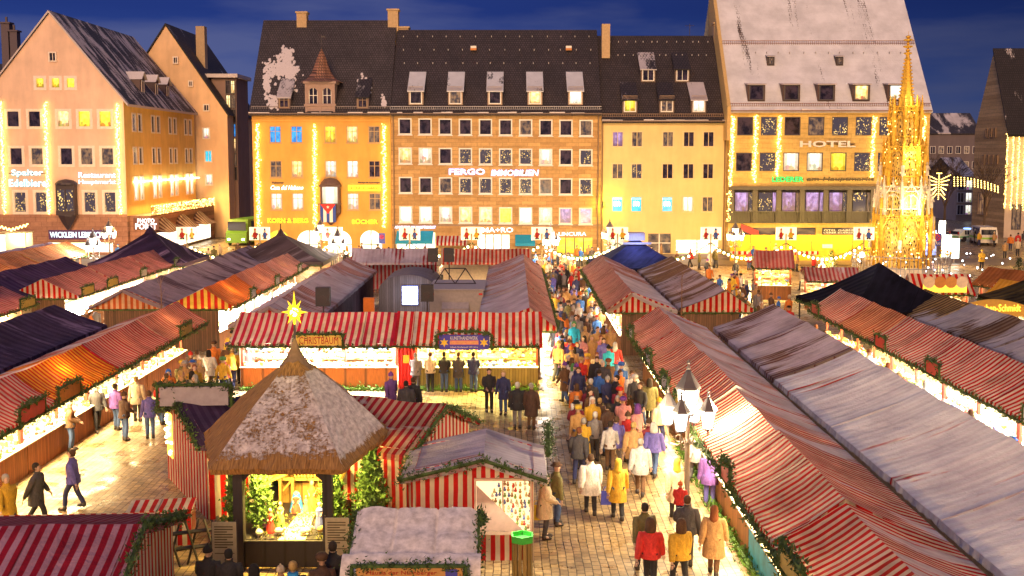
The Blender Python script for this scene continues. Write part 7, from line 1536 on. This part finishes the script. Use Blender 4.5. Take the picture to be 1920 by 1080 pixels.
def body_mesh(pose):
    if ('b', pose) in PC: return PC['b', pose]
    N, E_, J, ln = proto_parts(pose); me = skin(N, E_, 'pel', 1)
    m = MB(); hy_ = -ln - .015
    for nm in 'lr':                      # fingers, thumb
        sh, el, h = J[nm]; d = (h - el).normalized(); side = d.cross(Vector((0, 0, 1))).normalized(); up = side.cross(d); s = -1 if nm == 'l' else 1
        for k, L in enumerate((.070, .082, .076, .058)):
            p = h + d * .10 + side * (.027 - .018 * k); q = p + d * L * .55 - up * .008; m.bar(p - d * .02, q, .0095, 5, .008); m.bar(q, q + d * L * .4 - up * .022, .008, 5, .006)
        p = h + d * .05 + side * .035 * (1 if nm == 'l' else -1); q = p + (d + side * .8 * (1 if nm == 'l' else -1)).normalized() * .04; m.bar(p, q, .011, 5, .009); m.bar(q, q + d * .03, .009, 5, .007)
    m.mesh([(-.012, hy_ - .088, 1.60), (.012, hy_ - .088, 1.60), (0, hy_ - .118, 1.607), (0, hy_ - .088, 1.645)], [(0, 1, 2), (0, 2, 3), (1, 3, 2)])
    for s in (-1, 1):
        m.ball((s * .030, hy_ - .078, 1.645), .011, 1, 6, 4); m.box(s * .03 - .016, s * .03 + .016, hy_ - .094, hy_ - .082, 1.662, 1.668, 2); m.ball((s * .080, hy_ + .01, 1.63), .020, 0, 6, 4, 1.5)
    m.box(-.022, .022, hy_ - .092, hy_ - .080, 1.573, 1.581, 3)
    o = m.build('t', [dye(.6, 'skin')]); t = o.data; bpy.data.objects.remove(o)
    import bmesh
    bm = bmesh.new(); bm.from_mesh(me); n0 = len(bm.faces); bm.from_mesh(t); bm.to_mesh(me); bm.free()
    me.materials.clear()
    for q in (dye(.6, 'skin'), plain((.02, .015, .01), .3, name='eye'), plain((.06, .035, .02), .8, name='brow'), plain((.35, .08, .07), .6, name='lip')): me.materials.append(q)
    me.name = 'person_body'; PC['b', pose] = me; return me
def coat_mesh(pose, hem, puff=0.0):
    k0 = ('c', pose, hem, puff)
    if k0 in PC: return PC[k0]
    N, E_, J, ln = proto_parts(pose); p = puff; m = MB(); n = 18; r_ = random.Random(int(hem * 100 + p * 1000) + len(pose))
    zs = [hem + (.95 - hem) * t for t in (0, .35, .7)] if hem < .8 else [hem, hem + (.95 - hem) * .5]
    rings = [(z, .215 + p + .05 * (.95 - z), .175 + p + .05 * (.95 - z), 0) for z in zs] + [(.97, .20 + p, .160 + p, -ln * .2), (1.08, .182 + p, .142 + p, -ln * .5), (1.2, .190 + p, .146 + p, -ln * .8), (1.31, .202 + p, .145 + p * .8, -ln), (1.385, .205 + p * .5, .122 + p * .5, -ln), (1.43, .165, .10, -ln), (1.465, .105, .085, -ln), (1.50, .082, .082, -ln), (1.535, .090, .092, -ln)]
    ph = r_.uniform(0, 6); vs = []
    for z, rx, ry, oy in rings:
        f = .035 * max(0, (1.0 - z) / .5) + .012
        for k in range(n):
            t = 6.2832 * k / n; q = 1 + f * math.sin(5 * t + ph) + .03 * nz(math.cos(t) * 2 + z * 5, math.sin(t) * 2 + ph, 1.5) + (p * .5 * math.sin(z * 52) if p > .03 else 0)
            vs.append((rx * q * math.cos(t), oy + ry * q * math.sin(t), z))
    m.mesh(vs, [(j * n + k, j * n + (k + 1) % n, (j + 1) * n + (k + 1) % n, (j + 1) * n + k) for j in range(len(rings) - 1) for k in range(n)])
    m.face([vs[(len(rings) - 1) * n + k] for k in range(n)])
    for nm in 'lr':
        sh, el, h = J[nm]; s = -1 if nm == 'l' else 1; c0 = Vector((s * .12, -ln, 1.375)); P_ = [c0, sh.lerp(el, .05), sh.lerp(el, .5), el.lerp(sh, .12), el.lerp(h, .12), el.lerp(h, .6), h]
        R_ = [.068, .076 + p * .6, .072 + p, .066 + p * .8, .064 + p * .8, .056 + p * .6, .048 + p * .4]; vs = []; nn = 10
        for i, (pt, rr) in enumerate(zip(P_, R_)):
            d = (P_[min(i + 1, 6)] - P_[max(i - 1, 0)]).normalized(); e1 = d.cross(Vector((0, 1, .01))).normalized(); e2 = d.cross(e1)
            for k in range(nn): t = 6.2832 * k / nn; q = rr * (1 + .06 * nz(t * 2, i * 1.7 + ph, 1)); vs.append(pt + e1 * q * math.cos(t) + e2 * q * math.sin(t))
        m.mesh(vs, [(j * nn + k, j * nn + (k + 1) % nn, (j + 1) * nn + (k + 1) % nn, (j + 1) * nn + k) for j in range(6) for k in range(nn)])
    o = m.build('coat', dye(.8, 'wool_cloth'), smooth=True); me = o.data; bpy.data.objects.remove(o); PC[k0] = me; return me
def trouser_mesh(pose):
    k = ('t', pose)
    if k in PC: return PC[k]
    N, E_, J, ln = proto_parts(pose); M = {'pel': (0, 0, .96, (.155, .13))}; Q = []
    for nm in 'lr':
        hp, kn, ft = J['k' + nm]; M['p' + nm] = (*hp, .105); M['k' + nm] = (*kn, .082); M['f' + nm] = (*ft, .066); Q += [('pel', 'p' + nm), ('p' + nm, 'k' + nm), ('k' + nm, 'f' + nm)]
    me = skin(M, Q, 'pel', 1); me.materials.clear(); me.materials.append(dye(.85, 'trouser_cloth')); me.name = 'trousers'
    PC[k] = me; return me
def shoe_mesh(pose):
    k = ('s', pose)
    if k in PC: return PC[k]
    N, E_, J, ln = proto_parts(pose); PC[k] = []
    for nm in 'lr':
        m = MB(); f = J['k' + nm][2]; z = f.z - .09
        m.lathe([(.055, 0), (.06, .05), (.055, .15)], (f.x, f.y), 8, 0, z); m.lathe([(.045, 0), (.055, .03), (.04, .08), (.01, .095)], (f.x, f.y - .11), 8, 0, z, sy=1.9)
        o = m.build('shoe', plain((.03, .022, .02), .5, name='shoe_leather'), smooth=True); PC[k].append(o.data); bpy.data.objects.remove(o)
    return PC[k]
def head_mesh(kind, ln):
    k = ('h', kind, ln)
    if k in PC: return PC[k]
    y = -ln + .005; m = MB()
    if kind == 'cap': m.lathe([(.094, 0), (.100, .03), (.098, .07), (.07, .12), (.02, .145)], (0, y), 12, 0, 1.655, sy=1.15); m.ball((0, y, 1.815), .028, 0, 6, 4); m.lathe([(.098, 0), (.106, .01), (.104, .045), (.098, .05)], (0, y), 12, 0, 1.645, sy=1.13)
    elif kind == 'hat': m.lathe([(.15, 0), (.15, .012), (.10, .02), (.094, .09), (.02, .10)], (0, y), 14, 0, 1.70, sy=1.15)
    elif kind == 'fur': m.lathe([(.11, 0), (.135, .03), (.135, .09), (.09, .14), (.02, .15)], (0, y), 12, 0, 1.66, sy=1.1)
    elif kind == 'hood': m.lathe([(.12, -.16), (.13, -.08), (.122, .02), (.115, .1), (.07, .17), (.01, .19)], (0, y + .035), 12, 0, 1.62, sy=1.0)
    elif kind == 'long': m.lathe([(.11, -.28), (.115, -.18), (.10, -.08), (.098, .02), (.095, .08), (.06, .13), (.01, .15)], (0, y + .03), 12, 0, 1.63, sy=1.0)
    else: m.lathe([(.075, -.06), (.090, .0), (.092, .06), (.072, .11), (.03, .135), (.005, .14)], (0, y + .022), 12, 0, 1.64, sy=1.08)
    nm = {'cap': 'knitted_cap', 'hat': 'brimmed_hat', 'fur': 'fur_hat', 'hood': 'hood'}.get(kind, 'hair')
    o = m.build(nm, dye(.9, 'head_cloth'), smooth=True)
    if kind in ('short', 'long', 'hood'):          # open the face: lift the front vertices back
        for v in o.data.vertices:
            lim = y - .045
            if v.co.y < lim and v.co.z < 1.70: v.co.y = lim + .03
    PC[k] = o.data; bpy.data.objects.remove(o); return PC[k]
SKIN_ = [(.62, .40, .30), (.55, .34, .25), (.66, .45, .35)]
HAIR = {'dark': (.03, .02, .015), 'brown': (.10, .05, .025), 'blond': (.50, .33, .12), 'grey': (.40, .38, .36), 'auburn': (.25, .08, .03), 'black': (.012, .01, .01), 'white': (.7, .68, .65), 'red': (.6, .03, .02), 'blue': (.03, .12, .5), 'yellow': (.75, .5, .05), 'green': (.08, .25, .08), 'purple': (.2, .06, .35), 'cream': (.65, .52, .36), 'orange': (.75, .22, .03)}
COL = {'black': (.022, .02, .026), 'charcoal': (.06, .055, .065), 'grey': (.22, .20, .21), 'pale grey': (.48, .45, .46), 'white': (.74, .70, .66), 'cream': (.66, .52, .34), 'tan': (.45, .26, .11), 'camel': (.50, .28, .10), 'brown': (.14, .07, .035), 'dark brown': (.07, .035, .025), 'mustard': (.62, .36, .03), 'yellow': (.80, .52, .05), 'orange': (.70, .20, .03), 'red': (.58, .03, .025), 'wine red': (.22, .02, .04), 'pink': (.62, .26, .26), 'purple': (.17, .07, .30), 'violet-blue': (.13, .11, .42), 'navy': (.03, .035, .12), 'blue': (.04, .14, .48), 'turquoise': (.02, .42, .62), 'teal': (.03, .22, .24), 'green': (.06, .14, .05), 'olive': (.15, .13, .045), 'denim': (.07, .12, .28)}
def person(x, y, rz, coat, label, pose='stand', hem=.78, puff=0.0, legs='denim', head='short', hc='brown', s=1.0, group=None, z=0.0):
    ln = POSES[pose][3]; b = bpy.data.objects.new('person', body_mesh(pose)); col.objects.link(b); sc = rnd.choice(SKIN_); b.color = (*sc, 1)
    b.location = (x, y, z + .004); b.rotation_euler = (0, 0, rz); b.scale = (s, s, s); tag(b, label, 'person', group)
    for nm, me, c in (('coat', coat_mesh(pose, hem, puff), COL[coat]), ('trousers', trouser_mesh(pose), COL[legs]), ('shoe', shoe_mesh(pose)[0], (0, 0, 0)), ('shoe', shoe_mesh(pose)[1], (0, 0, 0)), (None, head_mesh(head, ln), HAIR[hc])):
        nm = nm or {'cap': 'knitted_cap', 'hat': 'brimmed_hat', 'fur': 'fur_hat', 'hood': 'hood'}.get(head, 'hair')
        o = bpy.data.objects.new(nm, me); col.objects.link(o); o.parent = b; o.color = (*c, 1)
    return b
def pp(u, v, *a, **k): q = P(u, v, z=0); return person(q.x, q.y, *a, **k)
def bag(u, v, z, c, label, w=.30, h=.38):
    q = P(u, v, z=0); o = empty('carrier_bag', (q.x, q.y, z), label, 'bag'); m = MB(); m.mesh([(-w/2, -.05, 0), (w/2, -.05, 0), (w/2, .05, 0), (-w/2, .05, 0), (-w/2 * .9, -.03, h), (w/2 * .9, -.03, h), (w/2 * .9, .03, h), (-w/2 * .9, .03, h)], [(0,1,5,4),(1,2,6,5),(2,3,7,6),(3,0,4,7),(3,2,1,0)]); m.tube([(-.08, 0, h), (-.05, 0, h + .12), (.05, 0, h + .12), (.08, 0, h)], .01, 4); m.build('bag_body', plain(c, .6, 0, .2, 9, name='bag_plastic'), o)
PI = math.pi
# -- people one can pick out
pp(1158, 975, PI, 'mustard', 'person in a long mustard coat with long blond hair, centre of the near lane', 'walk', .55, .02, 'black', 'long', 'yellow')
bag(1136, 968, .35, (.06, .08, .6), 'blue carrier bag hanging beside the long mustard coat')
pp(1107, 965, PI, 'white', 'person in a pale puffy jacket left of the long mustard coat', 'walk', .62, .06, 'black', 'short', 'brown')
pp(1021, 1010, PI * .55, 'cream', 'person in a quilted cream coat standing at the glass-front kiosk with a yellow bag', 'front', .60, .035, 'charcoal', 'hood', 'cream')
bag(1006, 1005, .45, (.85, .6, .04), 'yellow carrier bag held beside the quilted cream coat', .22, .4)
pp(1043, 985, PI * .6, 'olive', 'person in an olive jacket and jeans behind the quilted cream coat', 'stand', .85, .02, 'denim', 'hat', 'brown')
pp(917, 772, .15, 'black', 'man in a black jacket and black trousers facing the camera by the toy stall corner', 'front', .82, .02, 'black', 'short', 'brown')
pp(944, 777, -.2, 'navy', 'long-haired woman in a navy coat and jeans right of the black-clad man', 'stand', .62, .0, 'denim', 'long', 'blond')
pp(970, 803, PI, 'black', 'grey-haired person in a black padded coat, left of the elderly pair', 'stand', .72, .05, 'grey', 'short', 'white')
pp(996, 805, PI * .9, 'dark brown', 'grey-haired person in a long brown coat, right of the elderly pair', 'stand', .52, .03, 'brown', 'short', 'grey')
for u, v, c, lg, hd, hc, lb, hm in ((780, 737, 'grey', 'charcoal', 'short', 'grey', 'person in a grey jacket with a shoulder bag, leftmost at the yellow-lit toy stall', .8), (807, 735, 'cream', 'black', 'short', 'brown', 'person with a small rucksack and beige jacket, second at the toy stall', .85), (833, 735, 'black', 'denim', 'short', 'dark', 'person in a black jacket and light jeans, third at the toy stall', .85), (860, 735, 'charcoal', 'denim', 'short', 'brown', 'person in a dark knee-length coat and jeans, fourth at the toy stall', .66), (888, 735, 'navy', 'denim', 'short', 'dark', 'tall person in a dark blue anorak and jeans, rightmost at the toy stall', .8)):
    pp(u, v, PI + rnd.uniform(-.3, .3), c, lb, 'front', hm, .02, lg, hd, hc)
pp(733, 782, .6, 'purple', 'person in a purple hat and dark coat by the foot of the straw roof', 'walk', .7, .02, 'black', 'cap', 'purple'); pp(762, 800, PI, 'charcoal', 'person in a shiny quilted jacket seen from behind, right of the straw roof', 'stand', .85, .05, 'black', 'short', 'dark'); pp(776, 792, PI * .9, 'black', 'person in black close to the shiny quilted jacket', 'stand', .8, .02, 'navy', 'short', 'brown')
pp(467, 722, PI, 'red', 'man in a bright red jacket and jeans at the left end of the white-lit stall', 'front', .85, .03, 'denim', 'short', 'grey'); pp(597, 722, PI, 'orange', 'shopper in an orange jacket half hidden by the straw roof tip', 'front', .85, .02, 'denim', 'short', 'dark')
# left aisle
pp(133, 845, PI * .6, 'brown', 'man in a brown jacket and grey cap buying at the gingerbread counter', 'front', .85, .02, 'denim', 'cap', 'grey'); pp(183, 808, .6, 'charcoal', 'woman in a dark jacket with white cap and white shoulder bag striding left', 'stride', .8, .02, 'black', 'cap', 'white')
bag(190, 800, .95, (.7, .65, .6), 'white shoulder bag on the striding woman in the left aisle', .3, .25)
pp(234, 826, PI * .8, 'dark brown', 'man in a dark brown jacket, blue jeans and rucksack, middle of the left aisle', 'front', .85, .02, 'denim', 'cap', 'brown'); pp(219, 806, PI * .85, 'purple', 'person with a rucksack directly behind the man in the dark brown jacket', 'stand', .85, .03, 'denim', 'short', 'dark'); pp(282, 822, PI * 1.1, 'violet-blue', 'person in a violet-blue jacket near the striped kiosk with the dark roof', 'stand', .8, 0, 'denim', 'short', 'brown'); pp(258, 790, PI, 'cream', 'person in a pale coat beyond the violet-blue jacket', 'stand', .7, .02, 'charcoal', 'short', 'blond')
pp(140, 955, -PI * .5, 'violet-blue', 'solitary person in dark blue walking through the lower left aisle', 'walk', .8, .02, 'navy', 'short', 'brown'); pp(70, 985, PI * .5, 'charcoal', 'dark-coated walker near the left edge', 'stride', .6, .02, 'black', 'short', 'dark'); pp(15, 1010, PI * .3, 'mustard', 'person with a yellow lower coat and dark shoulders at the left edge', 'walk', .6, .03, 'charcoal', 'short', 'grey')
# near lane
q = [(1085, 905, 'charcoal', 'navy', 'short', 'auburn', 'dark-jacketed walker left of the pale puffy jacket', 'stride', .8), (1155, 880, 'violet-blue', 'grey', 'short', 'brown', 'person in violet-blue near the middle of the lane, carrying nothing', 'walk', .75), (1187, 893, 'tan', 'brown', 'short', 'blond', 'person in a tan coat right of the mustard coat', 'walk', .6), (1225, 895, 'violet-blue', 'denim', 'hood', 'white', 'person with a big violet-blue rucksack-like jacket left of the lantern post', 'walk', .85), (1200, 930, 'pale grey', 'brown', 'short', 'grey', 'pale-coated walker directly left of the lantern pole', 'walk', .7), (1268, 975, 'cream', 'charcoal', 'long', 'yellow', 'blond person in a wide cream cape at the foot of the lantern post', 'walk', .55), (1330, 950, 'purple', 'violet-blue', 'short', 'brown', 'person in a purple coat right of the lantern post', 'stand', .7), (1365, 925, 'violet-blue', 'blue', 'short', 'dark', 'person in blue leaning to the brightest striped stall', 'reach', .8), (1305, 905, 'pale grey', 'grey', 'short', 'blond', 'pale grey figure beyond the lantern arms', 'walk', .7),
     (1208, 1075, 'olive', 'black', 'short', 'dark', 'person in an olive coat at the bottom edge, centre right', 'walk', .75), (1218, 1110, 'red', 'black', 'hood', 'brown', 'person in a red hooded jacket cut by the bottom edge', 'walk', .85), (1275, 1112, 'mustard', 'black', 'hood', 'brown', 'person in mustard yellow cut by the bottom edge under the child', 'walk', .85), (1337, 1080, 'tan', 'brown', 'long', 'auburn', 'person in a long tan coat walking away at the bottom right of the lane', 'walk', .5), (1287, 1058, 'charcoal', 'charcoal', 'short', 'brown', 'grey-clad adult carrying a child in a striped cap', 'carry', .8)]
for u, v, c, lg, hd, hc, lb, ps, hm in q: pp(u, v, PI + rnd.uniform(-.4, .4), c, lb, ps, hm, .04, lg, hd, hc)
c_ = P(1282, 1040, z=0); ch = person(c_.x - .1, c_.y + .1, PI * .9, 'red', 'child in a red and yellow striped bobble cap and red jacket, carried above the crowd', 'front', .85, .05, 'navy', 'cap', 'orange', .62, z=.78)
sc_ = MB(); sc_.lathe([(.108, 0), (.108, .03)], (0, -.02), 12, 0, 1.68, sy=1.15); sc_.lathe([(.09, 0), (.085, .025)], (0, -.02), 12, 0, 1.745, sy=1.15); qq = sc_.build('cap_stripe', plain((.6, .03, .02), .8, name='red_wool'), ch)
# crib watchers
for u, v, c, hd, hc, lb, s in ((552, 1205, 'black', 'short', 'blond', 'blond person with a blue scarf watching the crib', 1), (626, 1168, 'black', 'short', 'dark', 'tall dark-haired man in black at the right crib post', 1.04), (606, 1190, 'dark brown', 'fur', 'brown', 'person in a brown fur hat before the crib', 1), (592, 1240, 'charcoal', 'cap', 'yellow', 'person in a yellow cap at the bottom edge before the crib', .95), (560, 1262, 'charcoal', 'cap', 'cream', 'person in a pale knitted cap at the bottom edge', .9), (528, 1190, 'tan', 'cap', 'cream', 'small person in a cream bobble cap left of the blond crib watcher', .85), (432, 1178, 'black', 'short', 'black', 'shadowed person left of the crib by the information board', 1), (393, 1172, 'black', 'cap', 'black', 'shadowed person in a black cap at the lower left of the crib', 1), (480, 1205, 'navy', 'hood', 'black', 'dark hooded person low in front of the crib platform', .95), (418, 1240, 'black', 'short', 'brown', 'dark-clad person at the bottom edge left of the crib', 1)):
    pp(u, v, PI + rnd.uniform(-.3, .3), c, lb, 'front', .8, .03, 'black', hd, hc, s)
q = P(552, 1205, z=0); s_ = MB(); s_.lathe([(.10, 0), (.125, .04), (.11, .09), (.07, .1)], n=12); so = s_.build('scarf', plain((.02, .25, .65), .8, name='blue_wool')); so.location = (q.x, q.y, 1.44); tag(so, 'bright blue scarf round the neck of the blond crib watcher', 'scarf')
# right plaza
pp(1795 + 99, 470, PI * .8, 'orange', 'person in an orange jacket on the open plaza before the stone hall', 'stand', .8, .03, 'navy', 'short', 'brown'); pp(1908, 466, PI, 'red', 'person in a long red jacket right of the orange jacket on the plaza', 'stand', .7, .03, 'black', 'short', 'dark'); pp(1919, 462, PI, 'charcoal', 'grey-clad person at the right picture edge of the plaza', 'walk', .8, 0, 'grey', 'short', 'dark')
pp(1840, 505, 0, 'yellow', 'person in a yellow rain jacket behind the wooden-roofed hut', 'front', .7, .04, 'black', 'cap', 'yellow'); pp(1835, 462, .5, 'mustard', 'person in a mustard jacket by the police van', 'stand', .8, .02, 'navy', 'short', 'dark'); pp(1828, 458, .5, 'black', 'dark figure between the two police vehicles', 'stand', .8, .02, 'black', 'cap', 'white')
# -- the crowds
PL = {'lane': 'amid the middle lane crowd', 'near': 'nearer in the middle lane', 'left': 'in the left lane', 'right': 'queueing in the right lane', 'plaza': 'on the square before the hotel', 'head': 'at the middle lane far end', 'pass': 'in the near right passage', 'cross': 'beyond the twin gables', 'lmid': 'in the far left passage'}
COATN = {.84: 'jacket', .70: 'parka', .56: 'long coat'}
used_l = set()
def crowd(area, n, place, colours, caps=.5, seedv=1, face=PI, spread_f=.6, smin=.36, lights=None):
    r_ = random.Random(seedv); pts = []; t = 0
    while len(pts) < n and t < n * 60:
        t += 1; x, y = place(r_)
        if all((x - a) ** 2 + (y - b) ** 2 > smin ** 2 for a, b in pts): pts.append((x, y))
    for x, y in pts:
        for _ in range(200):
            c = r_.choice(colours); hm = r_.choice((.84, .84, .70, .56)); hd = r_.choice(('cap', 'cap', 'hat', 'fur', 'hood')) if r_.random() < caps else r_.choice(('short', 'short', 'long'))
            hc = r_.choice(list(HAIR)) if hd not in ('short', 'long') else r_.choice(('dark', 'brown', 'blond', 'grey', 'auburn', 'white', 'brown'))
            hn = {'cap': hc + ' knitted cap', 'hat': hc + ' brimmed hat', 'fur': hc + ' fur hat', 'hood': hc + ' hood', 'short': 'short ' + hc + ' hair', 'long': 'long ' + hc + ' hair'}[hd]
            lg = r_.choice(('denim', 'black', 'charcoal', 'brown', 'navy')); lb = 'person in %s %s with %s %s' % (c, COATN[hm], hn, PL[area])
            if lb not in used_l: break
        used_l.add(lb); d = face + r_.gauss(0, spread_f)
        if r_.random() < .45: d += PI
        person(x, y, d, c, lb, r_.choice(('walk', 'stride', 'stand', 'front', 'carry', 'walk')), hm, r_.choice((.0, .02, .05)), lg, hd, hc, r_.uniform(.92, 1.06), 'people ' + PL[area])
MIX = ['black', 'charcoal', 'grey', 'pale grey', 'white', 'cream', 'tan', 'camel', 'brown', 'dark brown', 'mustard', 'orange', 'red', 'wine red', 'pink', 'purple', 'violet-blue', 'navy', 'blue', 'turquoise', 'olive']
WARMC = ['cream', 'tan', 'camel', 'orange', 'mustard', 'brown', 'pink', 'white', 'cream', 'tan', 'red', 'charcoal', 'olive']
crowd('lane', 72, lambda r: (r.uniform(2.1, 4.9), r.uniform(43, 66)), MIX, .5, 11)
crowd('head', 12, lambda r: (r.uniform(1.8, 5.2), r.uniform(66, 92)), MIX, .4, 12, smin=.5)
crowd('near', 34, lambda r: (r.uniform(2.2, 5.3), r.uniform(32.5, 43.5)), MIX, .4, 13, smin=.5)
crowd('left', 40, lambda r: (r.uniform(-13.9, -12.1), r.uniform(39.5, 58)), WARMC, .4, 14, smin=.42)
crowd('right', 32, lambda r: ((lambda y: (r.uniform(13.75, 15.5), y))(r.uniform(42, 62))), WARMC + ['black', 'red', 'navy', 'yellow'], .5, 15, smin=.42)
crowd('pass', 16, lambda r: (r.uniform(13.8, 15.6), r.uniform(27, 42)), ['white', 'pale grey', 'blue', 'navy', 'black', 'cream', 'red', 'mustard', 'tan'], .5, 16, smin=.5)
crowd('plaza', 8, lambda r: (r.uniform(6, 26), r.uniform(80, 102)), MIX, .4, 17, spread_f=2, smin=.9)
crowd('cross', 10, lambda r: (r.uniform(12.8, 17.0), r.uniform(62, 79)), MIX + ['white', 'yellow'], .4, 18, spread_f=2, smin=.6)
crowd('lmid', 4, lambda r: (r.uniform(-23.9, -22.6), r.uniform(50, 66)), WARMC, .4, 19, smin=.6)
# the farthest walkers, too many and small to tell apart
r_ = random.Random(5); FC_ = ['black', 'navy', 'charcoal', 'brown', 'red', 'cream', 'grey', 'orange', 'tan', 'blue', 'white', 'olive']; m = MB()
def lowfig(m, x, y, a, k, s):
    cs, sn = math.cos(a), math.sin(a); n0 = len(m.v)
    m.lathe([(.19, .72), (.20, .9), (.17, 1.1), (.20, 1.32), (.12, 1.45), (.06, 1.5)], n=8, m=k, sy=.7)
    for q in (-1, 1): m.bar((q * .09, q * .1, .05), (q * .09, 0, .8), .06, 6, .09, m=12); m.bar((q * .22, 0, 1.38), (q * .27, -.1, .85), .065, 6, .045, m=k); m.lathe([(.05, 0), (.05, .07)], (q * .09, q * .1 - .05), 6, 12, 0, sy=2)
    m.ball((0, 0, 1.62), .10, 13, 8, 6, 1.2); m.lathe([(.11, 0), (.10, .08), (.03, .14)], (0, .02), 8, r_.choice((12, 3, 5, k)), 1.64)
    for i in range(n0, len(m.v)): vx, vy, vz = m.v[i]; m.v[i] = (x + s * (vx * cs - vy * sn), y + s * (vx * sn + vy * cs), vz * s)
for (x0, x1, y0, y1, n) in ((5, 27, 78, 104, 46), (2, 5.4, 66, 98, 60), (12.8, 17, 64, 80, 18), (-24, -22.5, 52, 66, 12), (-38, -12, 98, 105, 26), (-12, 2, 82, 105, 26), (36, 58, 100, 135, 12), (-14, -12.2, 58, 76, 26)):
    for _ in range(n): lowfig(m, r_.uniform(x0, x1), r_.uniform(y0, y1), r_.uniform(0, 6.3), r_.randrange(12), r_.uniform(.93, 1.05))
tag(m.build('distant_crowd', [plain(COL[c], .85, name='wool_' + c.replace(' ', '_')) for c in FC_] + [plain((.03, .03, .04), name='dark_cloth'), plain((.55, .36, .26), name='skin_tone')], smooth=True), 'small distant walkers scattered in front of the houses', 'crowd', kind='stuff')
print('OBJ', len(bpy.data.objects), 'FACES', sum(len(o.data.polygons) for o in bpy.data.objects if o.type == 'MESH'))
